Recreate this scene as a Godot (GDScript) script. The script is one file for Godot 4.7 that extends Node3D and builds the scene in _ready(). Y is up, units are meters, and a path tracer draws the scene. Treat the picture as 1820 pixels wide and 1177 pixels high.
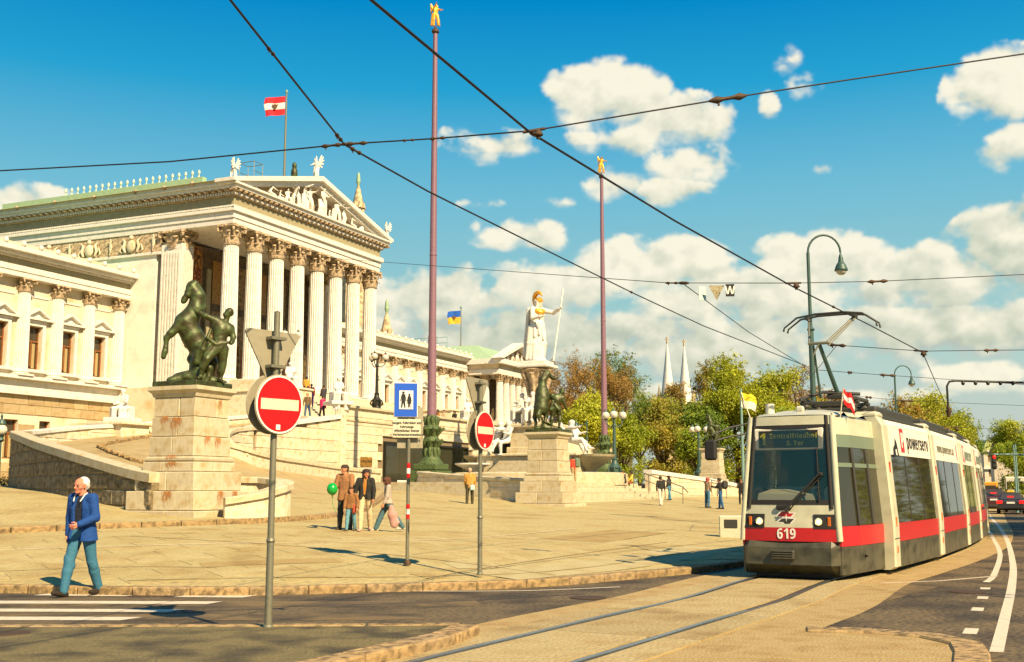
extends Node3D
# A sunny city square: a temple-fronted parliament, a fountain, horse statues and a low-floor tram.
# World frame: x right, y up, distance away from the camera is -z. w(x, d, y) makes a point.

class MB:
	var v := PackedVector3Array()
	var n := PackedVector3Array()
	var c := PackedColorArray()
	var uv := PackedVector2Array()
	var col := Color.WHITE
	func tri_n(a: Vector3, b: Vector3, d: Vector3, na: Vector3, nb: Vector3, nd: Vector3) -> void:
		if (d - a).cross(b - a).dot(na + nb + nd) < 0.0:
			var t := b
			b = d
			d = t
			t = nb
			nb = nd
			nd = t
		v.append(a); v.append(b); v.append(d)
		n.append(na); n.append(nb); n.append(nd)
		c.append(col); c.append(col); c.append(col)
		uv.append(Vector2.ZERO); uv.append(Vector2.ZERO); uv.append(Vector2.ZERO)
	func tri(a: Vector3, b: Vector3, d: Vector3, out: Vector3) -> void:
		var m := (d - a).cross(b - a).normalized()
		if m.dot(out) < 0.0:
			m = -m
		tri_n(a, b, d, m, m, m)
	func quad(a: Vector3, b: Vector3, d: Vector3, e: Vector3, out: Vector3) -> void:
		tri(a, b, d, out)
		tri(a, d, e, out)
	func quad_uv(a: Vector3, b: Vector3, d: Vector3, e: Vector3, out: Vector3) -> void:
		# a top left, b top right, d bottom right, e bottom left, seen from out
		var m := (d - a).cross(b - a).normalized()
		if m.dot(out) < 0.0:
			m = -m
		for p in [[a, Vector2(0, 0)], [b, Vector2(1, 0)], [d, Vector2(1, 1)], [a, Vector2(0, 0)], [d, Vector2(1, 1)], [e, Vector2(0, 1)]]:
			v.append(p[0]); n.append(m); c.append(col); uv.append(p[1])
	func box(at: Vector3, s: Vector3, b := Basis.IDENTITY) -> void:
		var h := s * 0.5
		for ax in 3:
			for sg in [-1.0, 1.0]:
				var o := Vector3.ZERO
				o[ax] = sg
				var p := Vector3.ZERO
				p[(ax + 1) % 3] = h[(ax + 1) % 3]
				var q := Vector3.ZERO
				q[(ax + 2) % 3] = h[(ax + 2) % 3]
				var m := Vector3.ZERO
				m[ax] = sg * h[ax]
				quad(at + b * (m + p + q), at + b * (m + p - q), at + b * (m - p - q), at + b * (m - p + q), b * o)
	func bbox(at: Vector3, s: Vector3, r: float, b := Basis.IDENTITY) -> void:
		var h := s * 0.5
		var i := h - Vector3(r, r, r)
		for ax in 3:
			var a1 := (ax + 1) % 3
			var a2 := (ax + 2) % 3
			for sg in [-1.0, 1.0]:
				var o := Vector3.ZERO
				o[ax] = sg
				var pts := []
				for k in [[1, 1], [1, -1], [-1, -1], [-1, 1]]:
					var p := Vector3.ZERO
					p[ax] = sg * h[ax]
					p[a1] = k[0] * i[a1]
					p[a2] = k[1] * i[a2]
					pts.append(at + b * p)
				quad(pts[0], pts[1], pts[2], pts[3], b * o)
			for s1 in [-1.0, 1.0]:
				for s2 in [-1.0, 1.0]:
					var e := []
					for k in [[1, 0], [1, 1], [-1, 1], [-1, 0]]:
						var p := Vector3.ZERO
						p[ax] = k[0] * i[ax]
						p[a1] = s1 * (h[a1] if k[1] == 0 else i[a1])
						p[a2] = s2 * (i[a2] if k[1] == 0 else h[a2])
						e.append(at + b * p)
					var o := Vector3.ZERO
					o[a1] = s1
					o[a2] = s2
					quad(e[0], e[1], e[2], e[3], b * o)
		for sx in [-1.0, 1.0]:
			for sy in [-1.0, 1.0]:
				for sz in [-1.0, 1.0]:
					var g := Vector3(sx, sy, sz)
					tri(at + b * (g * Vector3(h.x, i.y, i.z)), at + b * (g * Vector3(i.x, h.y, i.z)), at + b * (g * Vector3(i.x, i.y, h.z)), b * g)
	func loft(rings: Array, smooth := true, caps := true) -> void:
		var m: int = rings[0].size()
		var k := rings.size()
		var mid := []
		for r in rings:
			var s := Vector3.ZERO
			for p in r:
				s += p
			mid.append(s / m)
		if smooth:
			var ns := []
			for i in k:
				var row := PackedVector3Array()
				for j in m:
					var du: Vector3 = rings[i][(j + 1) % m] - rings[i][(j + m - 1) % m]
					var dv: Vector3 = rings[mini(i + 1, k - 1)][j] - rings[maxi(i - 1, 0)][j]
					var q := du.cross(dv).normalized()
					if q.dot(rings[i][j] - mid[i]) < 0.0:
						q = -q
					row.append(q)
				ns.append(row)
			for i in k - 1:
				for j in m:
					var j2 := (j + 1) % m
					tri_n(rings[i][j], rings[i][j2], rings[i + 1][j2], ns[i][j], ns[i][j2], ns[i + 1][j2])
					tri_n(rings[i][j], rings[i + 1][j2], rings[i + 1][j], ns[i][j], ns[i + 1][j2], ns[i + 1][j])
		else:
			for i in k - 1:
				var mm: Vector3 = (mid[i] + mid[i + 1]) * 0.5
				for j in m:
					var j2 := (j + 1) % m
					quad(rings[i][j], rings[i][j2], rings[i + 1][j2], rings[i + 1][j], (rings[i][j] + rings[i][j2] + rings[i + 1][j] + rings[i + 1][j2]) * 0.25 - mm)
		if caps:
			for e in [0, k - 1]:
				var inner: Vector3 = mid[1] if e == 0 else mid[k - 2]
				var out: Vector3 = mid[e] - inner
				if out.length() < 1e-5:
					continue
				for j in m:
					tri(mid[e], rings[e][j], rings[e][(j + 1) % m], out)
	func tube(path: Array, radii, seg := 8, caps := true) -> void:
		var rings := []
		var side := Vector3.ZERO
		for i in path.size():
			var t: Vector3 = (path[mini(i + 1, path.size() - 1)] - path[maxi(i - 1, 0)]).normalized()
			if side == Vector3.ZERO:
				side = t.cross(Vector3.UP if absf(t.y) < 0.9 else Vector3.RIGHT).normalized()
			else:
				side = (side - t * side.dot(t)).normalized()
			var up := side.cross(t)
			var r: float = radii if (radii is float or radii is int) else radii[i]
			var ring := PackedVector3Array()
			for j in seg:
				var a := TAU * j / seg
				ring.append(path[i] + (side * cos(a) + up * sin(a)) * r)
			rings.append(ring)
		loft(rings, seg > 4, caps)
	func lathe(prof: Array, seg := 16, at := Vector3.ZERO, b := Basis.IDENTITY) -> void:
		# prof: Vector2(radius, height) from the bottom up; creases kept between segments
		for i in prof.size() - 1:
			var p: Vector2 = prof[i]
			var q: Vector2 = prof[i + 1]
			var sl := Vector2(q.y - p.y, p.x - q.x).normalized()
			for j in seg:
				var a := TAU * j / seg
				var a2 := TAU * (j + 1) / seg
				var d1 := Vector3(cos(a), 0, sin(a))
				var d2 := Vector3(cos(a2), 0, sin(a2))
				var n1 := b * (d1 * sl.x + Vector3.UP * sl.y)
				var n2 := b * (d2 * sl.x + Vector3.UP * sl.y)
				var A := at + b * (d1 * p.x + Vector3.UP * p.y)
				var B := at + b * (d2 * p.x + Vector3.UP * p.y)
				var C := at + b * (d2 * q.x + Vector3.UP * q.y)
				var D := at + b * (d1 * q.x + Vector3.UP * q.y)
				if p.x > 1e-4:
					tri_n(A, B, C, n1, n2, n2)
				if q.x > 1e-4:
					tri_n(A, C, D, n1, n2, n1)
	func prism(poly: Array, lo: float, hi: float, t: Transform3D) -> void:
		# poly: Vector2 (x, y) extruded along local z from lo to hi
		var pk := PackedVector2Array(poly)
		var ix := Geometry2D.triangulate_polygon(pk)
		var sgn := -1.0 if Geometry2D.is_polygon_clockwise(pk) else 1.0
		for i in range(0, ix.size(), 3):
			for z in [lo, hi]:
				tri(t * Vector3(pk[ix[i]].x, pk[ix[i]].y, z), t * Vector3(pk[ix[i + 1]].x, pk[ix[i + 1]].y, z), t * Vector3(pk[ix[i + 2]].x, pk[ix[i + 2]].y, z), t.basis * Vector3(0, 0, -1 if z == lo else 1))
		for i in pk.size():
			var p := pk[i]
			var q := pk[(i + 1) % pk.size()]
			var o := Vector2(q.y - p.y, p.x - q.x) * sgn
			quad(t * Vector3(p.x, p.y, lo), t * Vector3(q.x, q.y, lo), t * Vector3(q.x, q.y, hi), t * Vector3(p.x, p.y, hi), t.basis * Vector3(o.x, o.y, 0))
	func sphere(at: Vector3, r: Vector3, seg := 12, rows := 7) -> void:
		var rings := []
		for i in rows + 1:
			var a := PI * (i / float(rows) - 0.5)
			var ring := PackedVector3Array()
			for j in seg:
				var t := TAU * j / seg
				ring.append(at + Vector3(cos(a) * cos(t) * r.x, sin(a) * r.y, cos(a) * sin(t) * r.z))
			rings.append(ring)
		for i in rows:
			for j in seg:
				var j2 := (j + 1) % seg
				var P := [rings[i][j], rings[i][j2], rings[i + 1][j2], rings[i + 1][j]]
				var N := P.map(func(p): return ((p - at) / (r * r)).normalized())
				if i > 0:
					tri_n(P[0], P[1], P[2], N[0], N[1], N[2])
				if i < rows - 1:
					tri_n(P[0], P[2], P[3], N[0], N[2], N[3])
	func mesh() -> ArrayMesh:
		var a := []
		a.resize(Mesh.ARRAY_MAX)
		a[Mesh.ARRAY_VERTEX] = v
		a[Mesh.ARRAY_NORMAL] = n
		a[Mesh.ARRAY_COLOR] = c
		a[Mesh.ARRAY_TEX_UV] = uv
		var m := ArrayMesh.new()
		if v.size():
			m.add_surface_from_arrays(Mesh.PRIMITIVE_TRIANGLES, a)
		return m

var rng := RandomNumberGenerator.new()
var M := {}
var env: Environment
const FA := 0.418879  # the parliament's front runs 24 degrees off the line of sight
var BB := Basis(Vector3(sin(FA), 0, -cos(FA)), Vector3.UP, Vector3(cos(FA), 0, sin(FA)))
var BT := Transform3D(BB, Vector3(-20.38, 0, -80.0))

func w(x: float, d: float, y := 0.0) -> Vector3:
	return Vector3(x, y, -d)

func bl(u: float, n: float, y := 0.0) -> Vector3:
	return BT * Vector3(u, y, n)

func tag(o: Node, label: String, category: String, group := "", kind := "") -> Node:
	if label: o.set_meta("label", label)
	if category: o.set_meta("category", category)
	if group: o.set_meta("group", group)
	if kind: o.set_meta("kind", kind)
	return o

func thing(called: String, label: String, category: String, t := Transform3D.IDENTITY, group := "") -> Node3D:
	var o := Node3D.new()
	o.name = called
	add_child(o, true)
	o.transform = t
	tag(o, label, category, group)
	return o

func put(parent: Node, called: String, m, mat: Material, at := Vector3.ZERO, b := Basis.IDENTITY) -> MeshInstance3D:
	var o := MeshInstance3D.new()
	o.name = called
	o.mesh = m.mesh() if m is MB else m
	o.material_override = mat
	o.transform = Transform3D(b, at)
	parent.add_child(o, true)
	return o

func struct(called: String, m, mat: Material, parent: Node = self) -> MeshInstance3D:
	var o := put(parent, called, m, mat)
	o.set_meta("kind", "structure")
	return o

var brick_cache := {}
func brick_mesh(s: Vector3, r := 0.015) -> Mesh:
	var k := Vector3i((s * 100.0).round())
	if not brick_cache.has(k):
		var b := MB.new()
		b.bbox(Vector3.ZERO, s, minf(r, s[s.min_axis_index()] * 0.3))
		brick_cache[k] = b.mesh()
	return brick_cache[k]

func ashlar(parent: Node, t: Transform3D, wide: float, high: float, course: float, length: float, thick: float, mats: Array, holes := [], joint := 0.014, called := "stone_block") -> void:
	# blocks on the plane z = 0 of t, x from 0 to wide, y from 0 to high
	var rows := maxi(1, roundi(high / course))
	var ch := high / rows
	for r in rows:
		var x := 0.0
		var first := length * (0.5 if r % 2 else 1.0)
		while x < wide - 0.02:
			var l := minf(first if x == 0.0 else length, wide - x)
			if wide - x - l < length * 0.3:
				l = wide - x
			var rect := Rect2(x, r * ch, l, ch)
			x += l
			var hit := false
			for h in holes:
				if h.grow(-0.02).intersects(rect):
					hit = true
			if hit:
				continue
			put(parent, called, brick_mesh(Vector3(l - joint, ch - joint, thick)), mats[rng.randi() % mats.size()], t * Vector3(rect.position.x + l * 0.5, rect.position.y + ch * 0.5, rng.randf_range(-0.006, 0.006)), t.basis)

func noise_tex(freq: float, colors: Array, kind := FastNoiseLite.TYPE_SIMPLEX, octaves := 5, size := 512, sd := 1, normal := false, bump := 4.0) -> NoiseTexture2D:
	var f := FastNoiseLite.new()
	f.seed = sd
	f.noise_type = kind
	f.frequency = freq
	f.fractal_octaves = octaves
	if kind == FastNoiseLite.TYPE_CELLULAR:
		f.cellular_return_type = FastNoiseLite.RETURN_CELL_VALUE
	var t := NoiseTexture2D.new()
	t.width = size
	t.height = size
	t.seamless = true
	t.noise = f
	if normal:
		t.as_normal_map = true
		t.bump_strength = bump
	elif colors.size():
		var g := Gradient.new()
		g.offsets = PackedFloat32Array(range(colors.size()).map(func(i): return i / float(colors.size() - 1)))
		g.colors = PackedColorArray(colors)
		t.color_ramp = g
	return t

var T := {}
func g1(a: float) -> Color:
	return Color(a, a, a)

func mat(called: String, lin: Color, rough := 0.8, metal := 0.0, tex = null, tscale := 0.3, tex2 = null, tscale2 := 2.0, bump = null, bscale := 1.0, bstrength := 0.6) -> StandardMaterial3D:
	# lin is the surface's real-world base colour
	var m := StandardMaterial3D.new()
	m.resource_name = called
	m.albedo_color = Color(lin.r, lin.g, lin.b, 1).linear_to_srgb()
	m.roughness = rough
	m.metallic = metal
	m.uv1_triplanar = true
	m.uv1_world_triplanar = true
	m.uv1_scale = Vector3.ONE * tscale
	if tex: m.albedo_texture = tex
	if tex2:
		m.detail_enabled = true
		m.detail_albedo = tex2
		m.detail_blend_mode = BaseMaterial3D.BLEND_MODE_MUL
		m.detail_uv_layer = BaseMaterial3D.DETAIL_UV_2
		m.uv2_triplanar = true
		m.uv2_world_triplanar = true
		m.uv2_scale = Vector3.ONE * tscale2
	if bump:
		m.normal_enabled = true
		m.normal_texture = bump
		m.normal_scale = bstrength
	M[called] = m
	return m

func vmat(called: String, rough := 0.75, metal := 0.0, bump = null, bscale := 3.0, bstrength := 0.4) -> StandardMaterial3D:
	var m := mat(called, Color.WHITE, rough, metal, null, bscale, null, 2.0, bump, bscale, bstrength)
	m.vertex_color_use_as_albedo = true
	return m

# ---- shapes grown from bones: a field of tapered capsules, blended, meshed as surface nets
# bone: [p, q, r1, r2, colour, squash along z (1 none), cut?]
var fold := FastNoiseLite.new()
func field(bones: Array, cell: float, blend: float, mb: MB, planes := [], rough := 0.0, rough_f := 9.0) -> void:
	var lo := Vector3.INF
	var hi := -Vector3.INF
	for b in bones:
		if b.size() > 6 and b[6]: continue
		var r := maxf(b[2], b[3])
		lo = lo.min(b[0].min(b[1]) - Vector3(r, r, r))
		hi = hi.max(b[0].max(b[1]) + Vector3(r, r, r))
	var pad := cell * 2.0 + blend * 0.3
	lo -= Vector3(pad, pad, pad)
	hi += Vector3(pad, pad, pad)
	var nx := int((hi.x - lo.x) / cell) + 2
	var ny := int((hi.y - lo.y) / cell) + 2
	var nz := int((hi.z - lo.z) / cell) + 2
	var total := nx * ny * nz
	var d := PackedFloat32Array()
	d.resize(total)
	d.fill(9.0)
	var best := d.duplicate()
	var own := PackedByteArray()
	own.resize(total)
	var bi := -1
	for b in bones:
		bi += 1
		var p: Vector3 = b[0]
		var q: Vector3 = b[1]
		var r1: float = b[2]
		var r2: float = b[3]
		var sq: float = b[5] if b.size() > 5 else 1.0
		var cut: bool = b.size() > 6 and b[6]
		var ab := q - p
		var il := 1.0 / maxf(ab.length_squared(), 1e-9)
		var rr := maxf(r1, r2) + blend + cell * 2.0
		var x0 := maxi(0, int((minf(p.x, q.x) - rr - lo.x) / cell))
		var x1 := mini(nx - 1, int((maxf(p.x, q.x) + rr - lo.x) / cell) + 1)
		var y0 := maxi(0, int((minf(p.y, q.y) - rr - lo.y) / cell))
		var y1 := mini(ny - 1, int((maxf(p.y, q.y) + rr - lo.y) / cell) + 1)
		var z0 := maxi(0, int((minf(p.z, q.z) - rr - lo.z) / cell))
		var z1 := mini(nz - 1, int((maxf(p.z, q.z) + rr - lo.z) / cell) + 1)
		for z in range(z0, z1 + 1):
			for y in range(y0, y1 + 1):
				var i := (z * ny + y) * nx + x0
				var P := Vector3(lo.x + x0 * cell, lo.y + y * cell, lo.z + z * cell) - p
				for x in range(x0, x1 + 1):
					var t := clampf(P.dot(ab) * il, 0.0, 1.0)
					var e := P - ab * t
					e.z *= sq
					var dist := e.length() - r1 - (r2 - r1) * t
					if cut:
						if d[i] < -dist: d[i] = -dist
					else:
						if dist < best[i]:
							best[i] = dist
							own[i] = bi
						var o := d[i]
						var g := absf(o - dist)
						if g < blend:
							g = (blend - g) / blend
							d[i] = minf(o, dist) - g * g * blend * 0.25
						elif dist < o:
							d[i] = dist
					P.x += cell
					i += 1
	for pl in planes:
		# [point, normal]: keeps the side the normal points away from
		var pn: Vector3 = pl[1]
		var i := 0
		for z in nz:
			for y in ny:
				var s: float = (Vector3(lo.x, lo.y + y * cell, lo.z + z * cell) - pl[0]).dot(pn)
				for x in nx:
					if s > d[i]: d[i] = s
					s += pn.x * cell
					i += 1
	var vid := PackedInt32Array()
	vid.resize(total)
	vid.fill(-1)
	var sy := nx
	var sz := nx * ny
	var pos := PackedVector3Array()
	var nor := PackedVector3Array()
	var colr := PackedColorArray()
	var cells := PackedInt32Array()
	var lim := cell * 2.2
	for z in nz - 1:
		for y in ny - 1:
			var i := (z * ny + y) * nx - 1
			for x in nx - 1:
				i += 1
				var a0 := d[i]
				if a0 > lim or a0 < -lim * 2.0: continue
				var a1 := d[i + 1]
				var a2 := d[i + sy]
				var a3 := d[i + sy + 1]
				var a4 := d[i + sz]
				var a5 := d[i + sz + 1]
				var a6 := d[i + sz + sy]
				var a7 := d[i + sz + sy + 1]
				var mn := minf(minf(minf(a0, a1), minf(a2, a3)), minf(minf(a4, a5), minf(a6, a7)))
				var mx := maxf(maxf(maxf(a0, a1), maxf(a2, a3)), maxf(maxf(a4, a5), maxf(a6, a7)))
				if mn >= 0.0 or mx < 0.0: continue
				var s := Vector3.ZERO
				var k := 0
				if (a0 < 0.0) != (a1 < 0.0): s += Vector3(a0 / (a0 - a1), 0, 0); k += 1
				if (a2 < 0.0) != (a3 < 0.0): s += Vector3(a2 / (a2 - a3), 1, 0); k += 1
				if (a4 < 0.0) != (a5 < 0.0): s += Vector3(a4 / (a4 - a5), 0, 1); k += 1
				if (a6 < 0.0) != (a7 < 0.0): s += Vector3(a6 / (a6 - a7), 1, 1); k += 1
				if (a0 < 0.0) != (a2 < 0.0): s += Vector3(0, a0 / (a0 - a2), 0); k += 1
				if (a1 < 0.0) != (a3 < 0.0): s += Vector3(1, a1 / (a1 - a3), 0); k += 1
				if (a4 < 0.0) != (a6 < 0.0): s += Vector3(0, a4 / (a4 - a6), 1); k += 1
				if (a5 < 0.0) != (a7 < 0.0): s += Vector3(1, a5 / (a5 - a7), 1); k += 1
				if (a0 < 0.0) != (a4 < 0.0): s += Vector3(0, 0, a0 / (a0 - a4)); k += 1
				if (a1 < 0.0) != (a5 < 0.0): s += Vector3(1, 0, a1 / (a1 - a5)); k += 1
				if (a2 < 0.0) != (a6 < 0.0): s += Vector3(0, 1, a2 / (a2 - a6)); k += 1
				if (a3 < 0.0) != (a7 < 0.0): s += Vector3(1, 1, a3 / (a3 - a7)); k += 1
				vid[i] = pos.size()
				pos.append(lo + (Vector3(x, y, z) + s / k) * cell)
				nor.append(Vector3(a1 + a3 + a5 + a7 - a0 - a2 - a4 - a6, a2 + a3 + a6 + a7 - a0 - a1 - a4 - a5, a4 + a5 + a6 + a7 - a0 - a1 - a2 - a3).normalized())
				colr.append(bones[own[i]][4])
				cells.append(i)
	if rough > 0.0:
		for k in pos.size():
			var q := pos[k] * rough_f
			pos[k] += nor[k] * fold.get_noise_3d(q.x + q.y * 0.4, q.y * 1.5, q.z) * rough
			var e := Vector3(fold.get_noise_3d(q.x + q.y * 0.4 + 0.4, q.y * 1.5, q.z), fold.get_noise_3d(q.x + q.y * 0.4, q.y * 1.5 + 0.4, q.z), fold.get_noise_3d(q.x + q.y * 0.4, q.y * 1.5, q.z + 0.4)) - Vector3.ONE * fold.get_noise_3d(q.x + q.y * 0.4, q.y * 1.5, q.z)
			nor[k] = (nor[k] - e * rough * rough_f * 2.4).normalized()
	for i in cells:
		var in0 := d[i] < 0.0
		for ax in 3:
			var st := 1 if ax == 0 else (sy if ax == 1 else sz)
			if in0 == (d[i + st] < 0.0): continue
			var b1 := sy if ax == 0 else (sz if ax == 1 else 1)
			var b2 := sz if ax == 0 else (1 if ax == 1 else sy)
			if i - b1 - b2 < 0: continue
			var q0 := vid[i]
			var q1 := vid[i - b1]
			var q2 := vid[i - b1 - b2]
			var q3 := vid[i - b2]
			if q1 < 0 or q2 < 0 or q3 < 0: continue
			for t in [[q0, q1, q2], [q0, q2, q3]]:
				mb.col = colr[t[0]]
				mb.tri_n(pos[t[0]], pos[t[1]], pos[t[2]], nor[t[0]], nor[t[1]], nor[t[2]])
				var e := mb.c.size() - 3
				mb.c[e] = colr[t[0]]
	mb.col = Color.WHITE

func stain_mat() -> StandardMaterial3D:
	# a rust run: dense under the joint it leaks from, streaked and fading downwards
	var f := FastNoiseLite.new()
	f.seed = 12
	f.frequency = 0.045
	f.fractal_octaves = 4
	var im := Image.create(96, 96, false, Image.FORMAT_RGBA8)
	for y in 96:
		for x in 96:
			var e := 1.0 - pow(absf(x - 47.5) / 47.5, 2.0)
			var a := e * (1.0 - y / 95.0) * 1.5 + f.get_noise_2d(x * 1.6, y * 0.45) * 1.1 - 0.45 - (0.5 if y < 2 else 0.0)
			im.set_pixel(x, y, Color(0.72, 0.46, 0.14).lerp(Color(0.55, 0.3, 0.08), clampf(f.get_noise_2d(x + 200, y) + 0.4, 0, 1)) * Color(1, 1, 1, 0) + Color(0, 0, 0, clampf(a, 0.0, 0.85)))
	var m := StandardMaterial3D.new()
	m.albedo_texture = ImageTexture.create_from_image(im)
	m.transparency = BaseMaterial3D.TRANSPARENCY_ALPHA
	m.roughness = 0.9
	return m

func make_materials() -> void:
	T.blotch = noise_tex(0.006, [g1(0.84), g1(0.94), g1(1.0), g1(0.97), g1(0.88)], FastNoiseLite.TYPE_SIMPLEX, 6, 512, 3)
	T.fine = noise_tex(0.05, [g1(0.8), g1(1.0)], FastNoiseLite.TYPE_SIMPLEX, 5, 512, 9)
	T.coarse = noise_tex(0.012, [g1(0.45), g1(0.75), g1(1.0), g1(0.9)], FastNoiseLite.TYPE_SIMPLEX, 6, 512, 21)
	T.stone = noise_tex(0.007, [Color(0.86, 0.74, 0.54), Color(0.95, 0.9, 0.8), Color(1, 0.98, 0.94), Color(1, 0.98, 0.94), Color(0.9, 0.87, 0.78)], FastNoiseLite.TYPE_SIMPLEX, 6, 512, 5)
	T.paving = noise_tex(0.008, [Color(0.86, 0.8, 0.72), Color(0.97, 0.94, 0.9), Color(1, 1, 1), Color(0.95, 0.92, 0.87), Color(0.84, 0.78, 0.7)], FastNoiseLite.TYPE_SIMPLEX, 6, 512, 7)
	T.verd = noise_tex(0.012, [Color(0.4, 0.36, 0.2), Color(0.6, 0.55, 0.36), Color(0.62, 0.66, 0.45), Color(0.85, 1.0, 0.8), Color(0.5, 0.48, 0.3)], FastNoiseLite.TYPE_SIMPLEX, 5, 512, 13)
	T.wear = noise_tex(0.01, [g1(0.78), g1(1.0), g1(0.93), g1(1.0), g1(0.84)], FastNoiseLite.TYPE_SIMPLEX, 6, 512, 33)
	T.nfine = noise_tex(0.06, [], FastNoiseLite.TYPE_SIMPLEX, 4, 512, 4, true, 5.0)
	T.ncoarse = noise_tex(0.015, [], FastNoiseLite.TYPE_SIMPLEX, 6, 512, 8, true, 8.0)
	T.ngrit = noise_tex(0.2, [], FastNoiseLite.TYPE_SIMPLEX, 3, 512, 14, true, 6.0)
	# stone
	mat("limestone", Color(0.64, 0.59, 0.47), 0.85, 0, T.stone, 0.12, T.fine, 0.9, T.nfine, 1, 0.12)
	mat("temple", Color(0.78, 0.75, 0.63), 0.85, 0, T.blotch, 0.1, T.fine, 0.8)
	mat("marble", Color(0.7, 0.67, 0.58), 0.6, 0, T.blotch, 0.25, T.fine, 1.5, T.nfine, 1, 0.1)
	mat("carved", Color(0.66, 0.5, 0.3), 0.85, 0, T.coarse, 0.5, T.fine, 2.0, T.ncoarse, 1, 0.5)
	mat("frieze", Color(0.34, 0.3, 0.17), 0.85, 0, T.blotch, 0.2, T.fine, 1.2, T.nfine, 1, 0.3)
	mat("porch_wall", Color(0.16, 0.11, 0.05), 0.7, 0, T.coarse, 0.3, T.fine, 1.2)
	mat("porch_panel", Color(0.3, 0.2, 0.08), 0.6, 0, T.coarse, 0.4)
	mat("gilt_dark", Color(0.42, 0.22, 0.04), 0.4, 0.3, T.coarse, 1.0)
	for i in 4:
		mat("ashlar%d" % i, [Color(0.43, 0.35, 0.2), Color(0.48, 0.4, 0.24), Color(0.4, 0.32, 0.18), Color(0.45, 0.37, 0.22)][i], 0.9, 0, T.stone, 0.35, T.fine, 1.7, T.ncoarse, 1, 0.14)
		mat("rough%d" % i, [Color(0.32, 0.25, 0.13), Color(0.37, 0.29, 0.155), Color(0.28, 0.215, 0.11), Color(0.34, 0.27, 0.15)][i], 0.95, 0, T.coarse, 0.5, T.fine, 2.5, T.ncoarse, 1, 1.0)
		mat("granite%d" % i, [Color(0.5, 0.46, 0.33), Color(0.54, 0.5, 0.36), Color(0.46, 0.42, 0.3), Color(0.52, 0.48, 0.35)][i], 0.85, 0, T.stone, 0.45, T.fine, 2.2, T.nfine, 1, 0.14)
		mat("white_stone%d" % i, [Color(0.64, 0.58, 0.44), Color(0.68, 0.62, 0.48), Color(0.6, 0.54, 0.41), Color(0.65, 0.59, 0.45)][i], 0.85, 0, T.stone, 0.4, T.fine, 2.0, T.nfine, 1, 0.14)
		mat("kerb%d" % i, [Color(0.42, 0.29, 0.12), Color(0.46, 0.31, 0.13), Color(0.38, 0.26, 0.11), Color(0.43, 0.3, 0.14)][i], 0.9, 0, T.coarse, 0.8, T.fine, 3.0, T.ncoarse, 1, 0.8)
		mat("slab%d" % i, [Color(0.42, 0.335, 0.15), Color(0.44, 0.355, 0.165), Color(0.39, 0.31, 0.14), Color(0.425, 0.345, 0.16)][i], 0.9, 0, T.paving, 0.12, T.fine, 1.6, T.ngrit, 1, 0.2)
	for n in ["limestone", "temple", "marble", "frieze", "granite0", "granite1", "granite2", "granite3", "white_stone0", "white_stone1", "white_stone2", "white_stone3"]:
		# rain streaks run down the stone
		M[n].detail_albedo = T.wear
		M[n].uv2_scale = Vector3(0.9, 0.13, 0.9)
	mat("mortar", Color(0.2, 0.15, 0.08), 0.95)
	M.rust_stain = stain_mat()
	mat("paving", Color(0.4, 0.335, 0.14), 0.9, 0, T.paving, 0.04, T.wear, 0.22, T.ngrit, 1, 0.15)
	mat("paving_pale", Color(0.47, 0.41, 0.2), 0.9, 0, T.paving, 0.1, T.fine, 0.9)
	mat("paving_worn", Color(0.39, 0.29, 0.1), 0.9, 0, T.paving, 0.1, T.fine, 0.9)
	mat("pale_seam", Color(0.6, 0.52, 0.32), 0.9)
	mat("dark_seam", Color(0.22, 0.16, 0.06), 0.9)
	mat("asphalt_worn", Color(0.155, 0.105, 0.035), 0.75, 0, T.coarse, 0.12, T.wear, 0.8)
	mat("tar", Color(0.05, 0.035, 0.016), 0.6)
	for i in 4:
		mat("paver%d" % i, [Color(0.4, 0.335, 0.14), Color(0.415, 0.35, 0.155), Color(0.375, 0.31, 0.125), Color(0.405, 0.33, 0.135)][i], 0.9, 0, T.paving, 0.09, T.wear, 0.3, T.ngrit, 1, 0.15)
	mat("finial_green", Color(0.5, 0.56, 0.4), 0.8)
	mat("ramp", Color(0.45, 0.355, 0.16), 0.9, 0, T.paving, 0.08, T.fine, 1.2, T.ngrit, 1, 0.5)
	mat("asphalt", Color(0.12, 0.086, 0.036), 0.85, 0, T.coarse, 0.07, T.wear, 0.5, T.ngrit, 1, 0.3)
	mat("asphalt_path", Color(0.175, 0.14, 0.05), 0.9, 0, T.coarse, 0.15, T.fine, 3.0, T.ngrit, 1, 0.35)
	mat("asphalt_patch", Color(0.09, 0.055, 0.03), 0.9, 0, T.coarse, 0.3, T.fine, 3.0, T.ngrit, 1, 0.35)
	mat("concrete", Color(0.42, 0.31, 0.125), 0.9, 0, T.paving, 0.2, T.fine, 2.5, T.ngrit, 1, 0.25)
	mat("road_paint", Color(0.7, 0.62, 0.45), 0.7, 0, T.blotch, 0.8, T.fine, 4.0)
	mat("earth", Color(0.08, 0.07, 0.03), 1.0, 0, T.coarse, 0.05)
	# metal
	mat("rail", Color(0.36, 0.38, 0.38), 0.28, 0.9, T.blotch, 2.0)
	mat("rail_groove", Color(0.03, 0.022, 0.012), 0.9)
	mat("bronze", Color(0.16, 0.165, 0.085), 0.5, 0.3, T.verd, 0.4, T.fine, 2.0, T.ncoarse, 1, 0.25)
	mat("verdigris", Color(0.2, 0.26, 0.14), 0.65, 0.2, T.verd, 1.2, T.fine, 3.0, T.ncoarse, 1, 0.5)
	mat("copper", Color(0.36, 0.52, 0.3), 0.75, 0, T.blotch, 0.3, T.fine, 1.0)
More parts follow.
